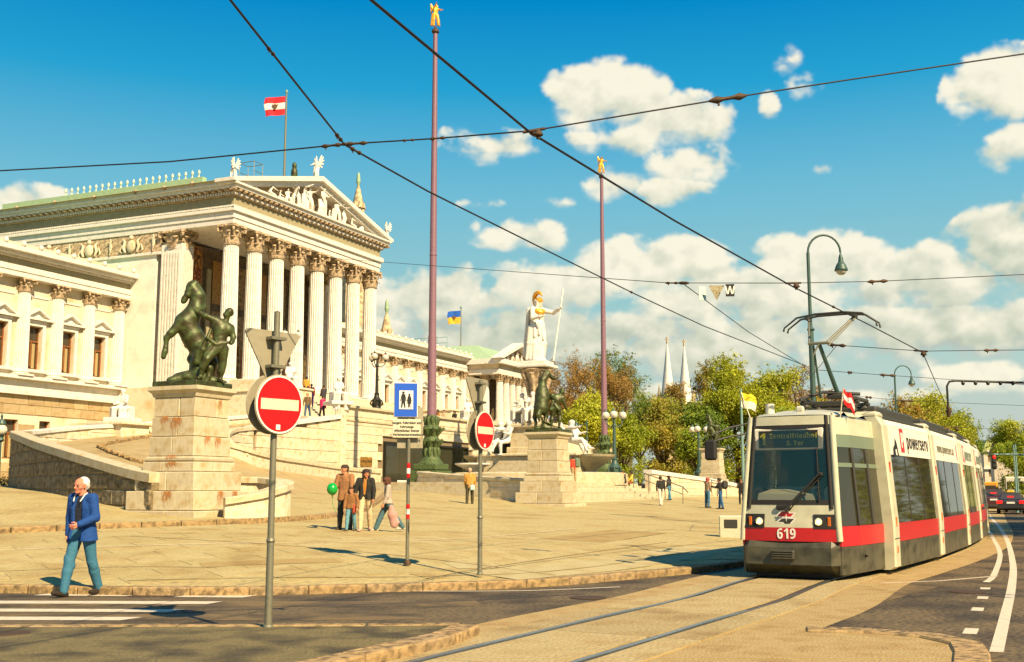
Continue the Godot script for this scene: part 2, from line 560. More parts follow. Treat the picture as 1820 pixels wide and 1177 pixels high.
	mat("mast", Color(0.2, 0.105, 0.135), 0.5, 0.0, T.blotch, 0.9)
	mat("gold", Color(0.85, 0.42, 0.04), 0.4, 0.45, T.blotch, 2.0)
	mat("iron_green", Color(0.045, 0.095, 0.075), 0.5, 0.2, T.blotch, 1.0)
	mat("pale_green", Color(0.16, 0.28, 0.24), 0.6, 0.1, T.blotch, 1.0)
	mat("black_iron", Color(0.02, 0.02, 0.012), 0.5, 0.3)
	mat("wire", Color(0.012, 0.012, 0.012), 0.6, 0.2)
	mat("fitting", Color(0.09, 0.05, 0.02), 0.7, 0.3, T.coarse, 6.0)
	mat("galvanised", Color(0.24, 0.235, 0.16), 0.55, 0.4, T.blotch, 1.5, T.fine, 5.0)
	mat("sign_back", Color(0.33, 0.3, 0.2), 0.55, 0.3, T.blotch, 1.2)
	mat("sign_red", Color(0.44, 0.003, 0.004), 0.4)
	mat("sign_white", Color(0.72, 0.7, 0.6), 0.45)
	mat("sign_cream", Color(0.6, 0.55, 0.38), 0.5, 0, T.blotch, 2.0)
	mat("sign_blue", Color(0.012, 0.09, 0.5), 0.4)
	mat("sign_black", Color(0.01, 0.01, 0.01), 0.5)
	mat("pale_blue", Color(0.4, 0.55, 0.5), 0.6)
	mat("balloon", Color(0.005, 0.3, 0.04), 0.25)
	mat("taxi_yellow", Color(0.7, 0.42, 0.02), 0.5)
	mat("orange_paint", Color(0.65, 0.3, 0.03), 0.5)
	mat("copper_pale", Color(0.42, 0.45, 0.16), 0.8, 0, T.blotch, 0.1)
	mat("far_green", Color(0.35, 0.38, 0.14), 0.95, 0, T.coarse, 0.03)
	mat("globe", Color(0.5, 0.48, 0.38), 0.25)
	mat("white_paint", Color(0.75, 0.72, 0.6), 0.5)
	# buildings
	mat("wood_frame", Color(0.28, 0.1, 0.02), 0.55, 0, T.coarse, 1.2)
	mat("window_glass", Color(0.05, 0.04, 0.025), 0.08, 0.0)
	mat("blind", Color(0.32, 0.24, 0.1), 0.8)
	mat("dark_glass", Color(0.035, 0.035, 0.02), 0.12, 0.0)
	mat("stucco", Color(0.6, 0.52, 0.38), 0.9, 0, T.blotch, 0.2)
	mat("slate", Color(0.12, 0.08, 0.06), 0.8, 0, T.blotch, 0.3)
	mat("gothic", Color(0.6, 0.48, 0.28), 0.9, 0, T.coarse, 0.12)
	mat("spire_white", Color(0.75, 0.7, 0.58), 0.85, 0, T.blotch, 0.1)
	# tram
	var p = mat("tram_cream", Color(0.5, 0.49, 0.33), 0.35, 0, T.blotch, 0.4)
	p.clearcoat_enabled = true
	p.clearcoat = 0.4
	p = mat("tram_red", Color(0.46, 0.003, 0.005), 0.32, 0, T.blotch, 0.5)
	p.clearcoat_enabled = true
	p.clearcoat = 0.5
	mat("tram_white", Color(0.72, 0.68, 0.54), 0.4, 0, T.blotch, 0.5)
	mat("tram_grey", Color(0.115, 0.108, 0.062), 0.45, 0.15, T.coarse, 0.35, T.fine, 2.0)
	mat("tram_dark", Color(0.03, 0.03, 0.022), 0.6)
	mat("tram_teal", Color(0.13, 0.17, 0.11), 0.4)
	mat("rubber", Color(0.012, 0.012, 0.01), 0.8)
	mat("dash", Color(0.58, 0.57, 0.36), 0.7)
	mat("lamp_amber", Color(0.5, 0.12, 0.01), 0.3)
	mat("seat_red", Color(0.35, 0.05, 0.02), 0.8)
	p = mat("chrome", Color(0.5, 0.47, 0.38), 0.2, 0.9)
	for g in [["tram_glass", Color(0.03, 0.028, 0.012), 0.8], ["screen_glass", Color(0.008, 0.03, 0.03), 0.5], ["car_glass", Color(0.03, 0.04, 0.04), 0.75]]:
		p = mat(g[0], g[1], 0.04)
		p.transparency = BaseMaterial3D.TRANSPARENCY_ALPHA
		p.albedo_color.a = g[2]
	for e in [["lit_white", Color(1, 0.85, 0.5), 2.0], ["lit_red", Color(1, 0.03, 0.02), 1.6], ["lit_sign", Color(0.6, 0.6, 0.08), 0.08]]:
		p = mat(e[0], e[1] * 0.3, 0.4)
		p.emission_enabled = true
		p.emission = e[1]
		p.emission_energy_multiplier = e[2]
	# people and leaves
	vmat("figure", 0.85, 0, T.ncoarse, 1.6, 0.75)
	p = vmat("leaf", 0.6)
	p.backlight_enabled = true
	p.backlight = Color(0.85, 0.8, 0.05)
	mat("bark", Color(0.12, 0.075, 0.035), 0.95, 0, T.coarse, 0.8)
	mat("needle", Color(0.03, 0.05, 0.02), 0.9)

# ---- people and statues. A figure faces -z in its own frame, its right hand towards +x, its soles at y 0.
func joints(p: Dictionary) -> Dictionary:
	var s: float = p.get("h", 1.75) / 1.78
	var j := {"s": s}
	var C := Vector3(0, 0.94, 0) * s
	var L := deg_to_rad(p.get("lean", 3.0))
	var S := deg_to_rad(p.get("side", 0.0))
	var up := Vector3(sin(S), cos(L), -sin(L)).normalized()
	j.pel = C
	j.up = up
	j.chest = C + up * 0.33 * s
	j.neck = C + up * 0.53 * s
	var hy := deg_to_rad(p.get("yaw", 0.0))
	var ht := deg_to_rad(p.get("tilt", 5.0))
	j.hf = Vector3(sin(hy) * cos(ht), -sin(ht), -cos(hy) * cos(ht))
	j.head = j.neck + up * 0.125 * s + j.hf * 0.03 * s
	for side in ["l", "r"]:
		var g := -1.0 if side == "l" else 1.0
		var a := deg_to_rad(p.get("th" + side, 0.0))
		var o := deg_to_rad(p.get("to" + side, 2.0))
		var k := a - deg_to_rad(p.get("kn" + side, 4.0))
		var hip := C + Vector3(g * 0.095, -0.02, 0) * s
		j["hip" + side] = hip
		var knee := hip + Vector3(g * sin(o), -cos(a) * cos(o), -sin(a) * cos(o)) * 0.43 * s
		j["kne" + side] = knee
		var an := knee + Vector3(0, -cos(k), -sin(k)) * 0.42 * s
		j["ank" + side] = an
		var f := deg_to_rad(p.get("ft" + side, 0.0))
		var turn := deg_to_rad(p.get("fo" + side, 6.0)) * g
		j["toe" + side] = an + Vector3(sin(turn), -0.045 / 0.19 + sin(f), -cos(turn) * cos(f)) * 0.19 * s
		j["hel" + side] = an + Vector3(0, -0.045 - sin(f) * 0.04, 0.04) * s
		var sh: Vector3 = C + up * 0.475 * s + Vector3(g * 0.185 * p.get("wide", 1.0), 0, 0) * s
		j["sho" + side] = sh
		a = deg_to_rad(p.get("au" + side, 5.0))
		o = deg_to_rad(p.get("ao" + side, 8.0))
		var el := sh + Vector3(g * sin(o), -cos(o) * cos(a), -cos(o) * sin(a)) * 0.285 * s
		j["elb" + side] = el
		var e := a + deg_to_rad(p.get("el" + side, 15.0))
		var i := deg_to_rad(p.get("ai" + side, 0.0))
		var fd := Vector3(-g * sin(i), -cos(e) * cos(i), -sin(e) * cos(i))
		var wr := el + fd * 0.25 * s
		j["wri" + side] = wr
		j["fd" + side] = fd
	var low := minf(minf(j.toel.y, j.toer.y), minf(j.hell.y, j.helr.y)) - 0.03 * s
	if p.has("sit"):
		low = p.sit
	for k in j.keys():
		if j[k] is Vector3 and not k in ["up", "hf", "fdl", "fdr"]:
			j[k] -= Vector3(0, low, 0)
	return j

func hand_bones(j: Dictionary, side: String, c: Color, curl := 35.0) -> Array:
	var s: float = j.s
	var g := -1.0 if side == "l" else 1.0
	var fd: Vector3 = j["fd" + side]
	var wr: Vector3 = j["wri" + side]
	var across := fd.cross(Vector3(g, 0, 0)).normalized()  # from the little finger towards the thumb
	if across.z > 0: across = -across
	var palm := Vector3(-g, 0, 0)
	palm = (palm - fd * palm.dot(fd) - across * palm.dot(across)).normalized()
	var out := [[wr, wr + fd * 0.07 * s + across * 0.018 * s, 0.024 * s, 0.019 * s, c, 1.0], [wr, wr + fd * 0.07 * s - across * 0.018 * s, 0.024 * s, 0.018 * s, c, 1.0]]
	var lens := [0.075, 0.085, 0.08, 0.062]
	for i in 4:
		var q := wr + fd * (0.088 - absf(i - 1.2) * 0.004) * s + across * (0.033 - i * 0.022) * s
		var dir := fd
		for k in 3:
			var ang := deg_to_rad(curl * (0.7 + 0.25 * k))
			dir = (dir * cos(ang) + palm * sin(ang)).normalized()
			var e: Vector3 = q + dir * lens[i] * [0.45, 0.3, 0.25][k] * s
			out.append([q, e, (0.0098 - 0.001 * k) * s, (0.0092 - 0.001 * k) * s, c, 1.0])
			q = e
	var t0 := wr + fd * 0.025 * s + across * 0.026 * s
	var t1 := t0 + (fd * 0.6 + across * 0.7 + palm * 0.3).normalized() * 0.042 * s
	var t2 := t1 + (fd * 0.85 + across * 0.1 + palm * 0.5).normalized() * 0.032 * s
	out.append([t0, t1, 0.013 * s, 0.011 * s, c, 1.0])
	out.append([t1, t2, 0.011 * s, 0.009 * s, c, 1.0])
	return out

func head_bones(j: Dictionary, c: Color, fine: bool, mouth := Color(0.3, 0.08, 0.05), eye := Color(0.03, 0.02, 0.015)) -> Array:
	var s: float = j.s
	var h: Vector3 = j.head
	var f: Vector3 = j.hf
	var r := f.cross(j.up).normalized()
	var u := r.cross(f).normalized()
	var out := [[h + u * 0.035 * s + f * 0.012 * s, h + u * 0.035 * s - f * 0.035 * s, 0.082 * s, 0.085 * s, c, 1.0], [h - u * 0.02 * s + f * 0.025 * s, h - u * 0.068 * s + f * 0.05 * s, 0.066 * s, 0.042 * s, c, 1.0],
		[j.neck - j.up * 0.05 * s, h - u * 0.04 * s - f * 0.015 * s, 0.062 * s, 0.055 * s, c, 1.0]]
	out.append([h + u * 0.012 * s + f * 0.088 * s, h - u * 0.022 * s + f * 0.108 * s, 0.010 * s, 0.016 * s, c, 1.0])
	if fine:
		for g in [-1.0, 1.0]:
			out.append([h + r * g * 0.082 * s + u * 0.018 * s - f * 0.01 * s, h + r * g * 0.08 * s - u * 0.022 * s - f * 0.004 * s, 0.017 * s, 0.012 * s, c, 1.0])
			out.append([h + r * g * 0.016 * s + u * 0.032 * s + f * 0.088 * s, h + r * g * 0.05 * s + u * 0.033 * s + f * 0.072 * s, 0.009 * s, 0.009 * s, c, 1.0])
			out.append([h + r * g * 0.03 * s + u * 0.011 * s + f * 0.079 * s, h + r * g * 0.036 * s + u * 0.011 * s + f * 0.077 * s, 0.0095 * s, 0.0095 * s, eye, 1.0])
			out.append([h + r * g * 0.045 * s - u * 0.022 * s + f * 0.055 * s, h + r * g * 0.04 * s - u * 0.035 * s + f * 0.06 * s, 0.026 * s, 0.02 * s, c, 1.0])
		out.append([h - r * 0.02 * s - u * 0.052 * s + f * 0.087 * s, h + r * 0.02 * s - u * 0.052 * s + f * 0.087 * s, 0.009 * s, 0.009 * s, mouth, 1.0])
		out.append([h - u * 0.085 * s + f * 0.082 * s, h - u * 0.088 * s + f * 0.078 * s, 0.02 * s, 0.02 * s, c, 1.0])
	return out

func torso_bones(j: Dictionary, c: Color, g: float, hem: float, puff: float) -> Array:
	var s: float = j.s
	var up: Vector3 = j.up
	var out := []
	for q in [-1.0, 1.0]:
		var x := Vector3(q, 0, 0)
		out.append([j.pel + x * 0.075 * s * g - up * hem * s, j.pel + x * 0.07 * s * g + up * 0.12 * s, (0.105 * g + puff) * s, (0.1 * g + puff) * s, c, 1.2])
		out.append([j.pel + x * 0.07 * s * g + up * 0.12 * s, j.chest + x * 0.085 * s, (0.1 * g + puff) * s, (0.108 * g + puff) * s, c, 1.2])
		out.append([j.chest + x * 0.08 * s + up * 0.02 * s, j.chest + x * 0.13 * s + up * 0.12 * s, (0.105 + puff) * s, (0.06 + puff) * s, c, 1.2])
	out.append([j.pel - up * hem * s, j.chest + up * 0.1 * s, (0.108 * g + puff) * s, (0.112 + puff) * s, c, 1.15])
	out.append([j.shol + Vector3(0.03, -0.01, 0) * s, j.shor + Vector3(-0.03, -0.01, 0) * s, (0.062 + puff) * s, (0.062 + puff) * s, c, 1.1])
	return out

func arm_bones(j: Dictionary, side: String, c: Color, puff: float, cuff := 0.97) -> Array:
	var s: float = j.s
	var sh: Vector3 = j["sho" + side]
	var el: Vector3 = j["elb" + side]
	var wr: Vector3 = j["wri" + side]
	return [[sh, el, (0.058 + puff) * s, (0.046 + puff) * s, c, 1.0], [el, el.lerp(wr, cuff), (0.044 + puff) * s, (0.034 + puff) * s, c, 1.0]]

func leg_bones(j: Dictionary, side: String, c: Color, puff: float, end := 0.97) -> Array:
	var s: float = j.s
	var hip: Vector3 = j["hip" + side]
	var kn: Vector3 = j["kne" + side]
	var an: Vector3 = j["ank" + side]
	return [[hip, kn, (0.092 + puff) * s, (0.06 + puff) * s, c, 1.0], [kn, kn.lerp(an, 0.35), (0.058 + puff) * s, (0.06 + puff * 1.2) * s, c, 1.0], [kn.lerp(an, 0.35), kn.lerp(an, end), (0.06 + puff * 1.2) * s, (0.042 + puff * 1.5) * s, c, 1.0]]

func shoe_bones(j: Dictionary, side: String, c: Color) -> Array:
	var s: float = j.s
	return [[j["hel" + side], j["toe" + side], 0.042 * s, 0.034 * s, c, 1.0], [j["ank" + side], j["hel" + side], 0.042 * s, 0.042 * s, c, 1.0]]

func hair_bones(j: Dictionary, c: Color, style: String) -> Array:
	var s: float = j.s
	var h: Vector3 = j.head
	var f: Vector3 = j.hf
	var r := f.cross(j.up).normalized()
	var u := r.cross(f).normalized()
	var out := []
	match style:
		"thin":
			out = [[h + u * 0.045 * s - f * 0.04 * s, h + u * 0.0 * s - f * 0.05 * s, 0.087 * s, 0.075 * s, c, 1.0]]
			for g in [-1.0, 1.0]:
				out.append([h + r * g * 0.068 * s + u * 0.05 * s + f * 0.0 * s, h + r * g * 0.07 * s + u * 0.01 * s - f * 0.03 * s, 0.022 * s, 0.024 * s, c, 1.0])
		"short":
			out = [[h + u * 0.055 * s + f * 0.012 * s, h + u * 0.04 * s - f * 0.045 * s, 0.084 * s, 0.09 * s, c, 1.0], [h + u * 0.04 * s - f * 0.04 * s, h - u * 0.03 * s - f * 0.05 * s, 0.085 * s, 0.062 * s, c, 1.0]]
		"bob", "long":
			out = [[h + u * 0.055 * s + f * 0.014 * s, h + u * 0.035 * s - f * 0.045 * s, 0.088 * s, 0.098 * s, c, 1.0]]
			var dn := -0.09 if style == "bob" else -0.2
			out.append([h + u * 0.03 * s - f * 0.04 * s, h + u * dn * s - f * 0.05 * s, 0.098 * s, 0.07 * s, c, 1.0])
			for g in [-1.0, 1.0]:
				out.append([h + r * g * 0.07 * s + u * 0.04 * s + f * 0.02 * s, h + r * g * 0.082 * s + u * dn * s - f * 0.0 * s, 0.035 * s, 0.032 * s, c, 1.0])
		"cap":
			out = [[h + u * 0.06 * s + f * 0.012 * s, h + u * 0.045 * s - f * 0.045 * s, 0.088 * s, 0.094 * s, c, 1.0], [h + u * 0.05 * s + f * 0.08 * s, h + u * 0.045 * s + f * 0.13 * s, 0.03 * s, 0.02 * s, c, 1.0]]
	return out

func robe_bones(j: Dictionary, c: Color, g := 1.0) -> Array:
	# long folds from the waist to the feet, over the knees when seated
	var s: float = j.s
	var out := []
	for side in ["l", "r"]:
		var q := -1.0 if side == "l" else 1.0
		for k in 3:
			var o := Vector3(q * (0.03 + 0.05 * k), 0, 0.05 * (k - 1)) * s * g
			var hp: Vector3 = j["hip" + side] + o
			var kn: Vector3 = j["kne" + side] + o * 1.3
			var an: Vector3 = j["ank" + side] + o * 1.6
			an.y = maxf(0.05 * s, minf(an.y, 0.08 * s)) if not j.has("open") else an.y
			out.append([hp, kn, 0.085 * s * g, 0.075 * s * g, c, 1.0])
			out.append([kn, an, 0.072 * s * g, 0.055 * s * g, c, 1.0])
	out.append([j.hipl, j.hipr, 0.12 * s, 0.12 * s, c, 1.0])
	return out

func statue_mesh(p: Dictionary, cell: float, extra := []) -> ArrayMesh:
	var j := joints(p)
	var c := Color.WHITE
	var b := torso_bones(j, c, 1.0, 0.0, 0.01) + head_bones(j, c, false) + hair_bones(j, c, p.get("hair", "short"))
	for sd in ["l", "r"]:
		b += arm_bones(j, sd, c, 0.012, 1.0)
		b.append([j["wri" + sd], j["wri" + sd] + j["fd" + sd] * 0.13 * j.s, 0.035 * j.s, 0.025 * j.s, c, 1.0])
		b += leg_bones(j, sd, c, 0.01) + shoe_bones(j, sd, c)
	if p.get("robe", true):
		b += robe_bones(j, c, p.get("full", 1.0))
	if p.has("sash"):
		b.append([j.shol, j.pel + Vector3(0.1, 0.05, -0.08) * j.s, 0.06 * j.s, 0.07 * j.s, c, 1.0])
		b.append([j.pel + Vector3(0.1, 0.05, -0.08) * j.s, j.knel + Vector3(-0.05, 0, 0.05) * j.s, 0.08 * j.s, 0.06 * j.s, c, 1.0])
	b += extra
	var m := MB.new()
	field(b, cell, 0.035 * j.s, m, [], 0.03 * j.s, 9.0 / j.s)
	return m.mesh()

func jitter(c: Color, a: float) -> Color:
	return c * (1.0 + rng.randf_range(-a, a))

# one person; fine > 0 gives the cell size of a figure with clothes as parts
func person(label: String, at: Vector3, turn: float, p: Dictionary, group := "") -> Node3D:
	var j := joints(p)
	var s: float = j.s
	var skin: Color = p.get("skin", Color(0.5, 0.24, 0.13))
	var coat: Color = p.get("coat", Color(0.05, 0.05, 0.05))
	var legs: Color = p.get("legs", Color(0.05, 0.07, 0.12))
	var shoe: Color = p.get("shoe", Color(0.02, 0.015, 0.01))
	var hair: Color = p.get("haircol", Color(0.03, 0.02, 0.012))
	var g: float = p.get("girth", 1.0)
	var tf := Transform3D(Basis(Vector3.UP, turn), at)
	var style: String = p.get("hair", "short")
	if not p.has("fine"):
		var b := torso_bones(j, coat, g, p.get("hem", 0.03), 0.005) + head_bones(j, skin, false) + hair_bones(j, hair, style)
		for sd in ["l", "r"]:
			b += arm_bones(j, sd, coat, 0.012)
			b.append([j["wri" + sd], j["wri" + sd] + j["fd" + sd] * 0.12 * s, 0.034 * s, 0.024 * s, skin, 1.0])
			b += leg_bones(j, sd, legs, 0.012) + shoe_bones(j, sd, shoe)
		var m := MB.new()
		field(b, p.get("cell", 0.028), 0.022 * s, m, [], 0.014, 8.0)
		var o := put(self, "person", m, M.figure)
		o.transform = tf
		tag(o, label, "person", group)
		return o
	var cell: float = p.fine
	var o := thing("person", label, "person", tf, group)
	var b := head_bones(j, skin, true)
	var m := MB.new()
	field(b, cell * 0.5, 0.018 * s, m)
	for sd in ["l", "r"]:
		field(hand_bones(j, sd, skin, p.get("curl" + sd, 35.0)) + [[j["elb" + sd].lerp(j["wri" + sd], 0.6), j["wri" + sd], 0.036 * s, 0.028 * s, skin, 1.0]], cell * 0.42, 0.008 * s, m)
	b = torso_bones(j, p.get("under", coat), g, 0.0, -0.012)
	b.append([j.neck - j.up * 0.1 * s, j.neck, 0.07 * s, 0.06 * s, p.get("under", coat), 1.0])
	for sd in ["l", "r"]:
		b += arm_bones(j, sd, skin, -0.008, 0.9) + leg_bones(j, sd, skin, -0.012, 1.0)
	field(b, cell * 1.4, 0.03 * s, m)
	put(o, "body", m, M.figure)
	m = MB.new()
	var cut := []
	if p.get("open", false):
		# the coat hangs open down the front
		cut.append([j.pel + Vector3(0.03, -0.32, -0.21) * s, j.pel + Vector3(0.02, 0.1, -0.185) * s, 0.115 * s * g, 0.1 * s * g, coat, 1.0, true])
		cut.append([j.pel + Vector3(0.02, 0.1, -0.185) * s, j.neck + Vector3(0.0, -0.02, -0.13) * s, 0.1 * s * g, 0.075 * s, coat, 1.0, true])
	cut.append([j.neck + j.up * 0.06 * s + j.hf * 0.05 * s, j.neck + j.up * 0.1 * s, 0.085 * s, 0.09 * s, coat, 1.0, true])
	b = torso_bones(j, coat, g, p.get("hem", 0.1), 0.012)
	for sd in ["l", "r"]:
		b += arm_bones(j, sd, coat, 0.018)
		# folds at the elbow
		b.append([j["elb" + sd] + Vector3(0, 0.03, 0.02) * s, j["elb" + sd] + Vector3(0.0, -0.02, 0.03) * s, 0.05 * s, 0.045 * s, coat, 1.0])
	b.append([j.neck - j.up * 0.03 * s - j.hf * 0.03 * s, j.neck + j.up * 0.035 * s - j.hf * 0.045 * s, 0.075 * s, 0.06 * s, p.get("collar", coat), 1.0])
	for q in [-1.0, 1.0]:
		b.append([j.pel + Vector3(q * 0.06, 0.02, 0) * s, j.pel + Vector3(q * 0.075, -p.get("hem", 0.1), 0) * s, (0.11 * g + 0.025) * s, (0.12 * g + 0.03) * s, coat, 1.05])
	field(b + cut, cell, 0.022 * s, m, [[j.pel - j.up * p.get("hem", 0.1) * s, -j.up]], 0.02 * s, 7.0 / s)
	put(o, "jacket", m, M.figure)
	if p.get("stripe", false):
		m = MB.new()
		for q in [-1.0, 1.0]:
			m.tube([j.neck + Vector3(q * 0.075, 0.02, 0.0) * s, j.neck + Vector3(q * 0.085, -0.01, -0.07) * s, j.neck + Vector3(q * 0.06, -0.1, -0.125) * s], 0.009 * s, 5)
		put(o, "collar_stripe", m, M.sign_white)
	m = MB.new()
	b = [[j.hipl, j.hipr, 0.098 * s * g, 0.098 * s * g, legs, 1.1], [j.pel + j.up * 0.05 * s + Vector3(-0.05, 0, 0) * s, j.pel + j.up * 0.05 * s + Vector3(0.05, 0, 0) * s, 0.095 * s * g, 0.095 * s * g, legs, 1.2]]
	for sd in ["l", "r"]:
		b += leg_bones(j, sd, p.get("legs" + sd, legs), p.get("loose", 0.012), 1.0)
		var kk: Vector3 = j["kne" + sd]
		b.append([kk + Vector3(0.02, 0.05, 0) * s, kk + Vector3(-0.02, -0.06, 0.02) * s, 0.064 * s, 0.064 * s, p.get("legs" + sd, legs), 1.0])
	field(b, cell, 0.02 * s, m, [], 0.016 * s, 8.0 / s)
	put(o, "trousers", m, M.figure)
	for sd in ["l", "r"]:
		m = MB.new()
		field(shoe_bones(j, sd, shoe), cell * 0.8, 0.02, m)
		put(o, "shoe", m, M.figure)
	m = MB.new()
	field(hair_bones(j, hair, style), cell * 0.7, 0.03 * s, m)
	put(o, "hair", m, M.figure)
	return o

func cloud_sky() -> ImageTexture:
	# azimuth 0 is straight ahead, degrees to the right; elevation in degrees
	var W := 4096
	var H := 2048
	var f := FastNoiseLite.new()
	f.seed = 11
	f.noise_type = FastNoiseLite.TYPE_SIMPLEX
	f.frequency = 0.24
	f.fractal_octaves = 7
	f.fractal_gain = 0.56
	f.domain_warp_enabled = true
	f.domain_warp_amplitude = 0.9
	f.domain_warp_frequency = 0.35
	# heaps of cloud: azimuth, elevation, half width, half height, strength, greyness
	var heaps := [
		[5.2, 19.5, 3.0, 1.9, 1.1, 0.0], [3.3, 20.0, 1.7, 1.1, 0.85, 0.0], [8.8, 18.2, 2.6, 1.5, 1.0, 0.1], [6.4, 17.6, 3.2, 1.0, 0.6, 0.2], [9.4, 16.2, 2.4, 1.2, 0.8, 0.1], [8.4, 14.9, 2.1, 0.8, 0.85, 0.15], [5.2, 15.4, 1.6, 1.0, 0.85, 0.15],
		[14.4, 21.0, 0.8, 1.0, 0.62, 0.0], [15.2, 19.7, 1.0, 0.8, 0.7, 0.0], [13.3, 18.7, 0.55, 0.75, 0.62, 0.0], [-0.8, 17.2, 2.9, 0.9, 0.75, 0.1], [-2.4, 17.8, 1.3, 0.7, 0.4, 0.1], [15.8, 15.6, 0.5, 0.3, 0.45, 0.1],
		[24.4, 18.4, 2.5, 1.9, 1.1, 0.0], [24.8, 15.8, 1.6, 1.3, 0.6, 0.2], [27.5, 18.5, 2.5, 2.0, 0.9, 0.0],
		[-24.6, 13.0, 3.6, 1.2, 0.95, 0.05], [-29.0, 13.4, 3.4, 1.6, 0.9, 0.1],
		[0.2, 12.9, 2.5, 0.9, 0.85, 0.1], [1.6, 12.4, 1.5, 0.6, 0.55, 0.1], [-1.6, 14.4, 1.2, 0.3, 0.35, 0.1], [2.4, 14.5, 0.8, 0.3, 0.35, 0.1],
		[6.8, 10.9, 4.4, 1.8, 1.15, 0.0], [2.0, 10.2, 4.2, 1.5, 1.0, 0.2], [-4.0, 9.5, 4.4, 1.8, 0.95, 0.35], [15.6, 10.6, 4.0, 2.0, 1.15, 0.05], [11.2, 9.6, 5.4, 1.9, 1.05, 0.25], [20.8, 9.8, 4.4, 1.8, 1.0, 0.35], [24.9, 11.0, 3.4, 2.3, 1.0, 0.45],
		[0.0, 7.4, 9.0, 1.8, 0.95, 0.6], [10.0, 7.0, 7.0, 1.8, 0.95, 0.45], [20.0, 7.4, 7.0, 1.7, 0.9, 0.45], [-7.0, 6.8, 5.5, 2.3, 0.9, 0.4], [3.0, 4.6, 8.0, 0.9, 0.7, 0.35], [13.0, 4.2, 5.0, 0.7, 0.6, 0.3], [22.6, 5.2, 2.6, 0.75, 0.95, 0.0], [19.0, 4.4, 2.4, 0.5, 0.6, 0.2], [26.0, 4.6, 3.4, 0.7, 0.6, 0.25], [6.0, 2.6, 10.0, 0.7, 0.5, 0.4],
	]
	var r := RandomNumberGenerator.new()
	r.seed = 5
	for i in 70:
		var az := r.randf_range(34, 326)
		heaps.append([az if az < 180 else az - 360, r.randf_range(3, 22), r.randf_range(2, 6), r.randf_range(0.8, 2.0), r.randf_range(0.6, 1.0), r.randf_range(0.0, 0.5)])
	var img := Image.create(W, H, false, Image.FORMAT_RGBAF)
	var zen := Color(0.0, 0.19, 0.52)
	var stops := [[0.0, Color(0.58, 0.68, 0.52)], [5.0, Color(0.51, 0.66, 0.58)], [10.0, Color(0.3, 0.58, 0.62)], [15.0, Color(0.16, 0.5, 0.67)], [20.0, Color(0.02, 0.36, 0.64)], [24.5, Color(0.0, 0.245, 0.58)], [40.0, zen], [90.0, zen * 0.9]]
	var lit := Color(0.99, 0.93, 0.74)
	var dim := Color(0.52, 0.58, 0.46)
	for y in H:
		var el := 90.0 - 180.0 * (y + 0.5) / H
		var ev := maxf(el, 0.0)
		var base := zen
		for k in stops.size() - 1:
			if ev >= stops[k][0] and ev <= stops[k + 1][0]:
				base = stops[k][1].lerp(stops[k + 1][1], (ev - stops[k][0]) / (stops[k + 1][0] - stops[k][0]))
		img.fill_rect(Rect2i(0, y, W, 1), base)
		if el < -0.5 or el > 26.0: continue
		var near := []
		for h in heaps:
			if absf(h[1] - el) < h[3] * 2.2:
				near.append(h)
		if near.is_empty(): continue
		var x := 0
		while x < W:
			var az := 360.0 * (x + 0.5) / W
			if az > 180.0: az -= 360.0
			var step := 1 if absf(az) < 31.0 else 8
			var top := 0.0
			var grey := 0.0
			var low := 0.0
			for h in near:
				var dx: float = (az - h[0]) / h[2]
				if dx > 1.8 or dx < -1.8: continue
				var dy: float = (el - h[1]) / h[3]
				if dy < 0.0: dy *= 1.2
				var den: float = h[4] * (1.1 - (dx * dx + dy * dy) * 0.8)
				if den > top:
					grey = h[5]
					low = dy
				top = maxf(top, den)
			if top > -0.5 and top != 0.0:
				var nv := f.get_noise_2d(az, el * 1.35)
				var den := top * 1.1 + nv * 0.92 - 0.1
				if den > 0.0:
					# crisp heaped tops, ragged soft undersides; billows shaded away from the sun
					var a := smoothstep(0.0, 0.56 if low > -0.2 else 0.9, den)
					var nb := f.get_noise_2d(az + 0.5, (el + 0.55) * 1.35)
					var s := clampf(grey + (nb - nv) * 0.6 + 0.12 - low * 0.22 - (0.12 if den < 0.3 else 0.0), 0.0, 1.0)
					var c := base.lerp(lit.lerp(dim, s), a * 0.96)
					if step == 1:
						img.set_pixel(x, y, c)
					else:
						img.fill_rect(Rect2i(x, y, step, 1), c)
			x += step
	return ImageTexture.create_from_image(img)

func stage() -> void:
	var cam := Camera3D.new()
	cam.name = "camera"
	cam.position = Vector3(0, 1.7, 0)
	cam.rotation = Vector3(atan(281.5 / 2000.0), 0, 0)
	cam.fov = rad_to_deg(2.0 * atan(588.5 / 2000.0))
	cam.near = 0.1
	cam.far = 6000.0
	add_child(cam)
	cam.current = true
	env = Environment.new()
	env.background_mode = Environment.BG_SKY
	var pan := PanoramaSkyMaterial.new()
	pan.panorama = cloud_sky()
	pan.energy_multiplier = 0.475
	var sky := Sky.new()
	sky.sky_material = pan
	env.sky = sky
	env.tonemap_mode = Environment.TONE_MAPPER_LINEAR
	env.tonemap_exposure = 2.12
	env.sdfgi_enabled = true
	env.ssao_enabled = true
	env.ssil_enabled = true
	var we := WorldEnvironment.new()
	we.name = "environment"
	we.environment = env
	add_child(we)
	var sun := DirectionalLight3D.new()
	sun.name = "sun"
	sun.light_energy = 1.6
	sun.light_color = Color(1.0, 0.89, 0.72)
	sun.light_angular_distance = 0.5
	sun.shadow_enabled = true
	add_child(sun)
	sun.look_at_from_position(Vector3.ZERO, Vector3(-0.435, -0.66, -0.61))

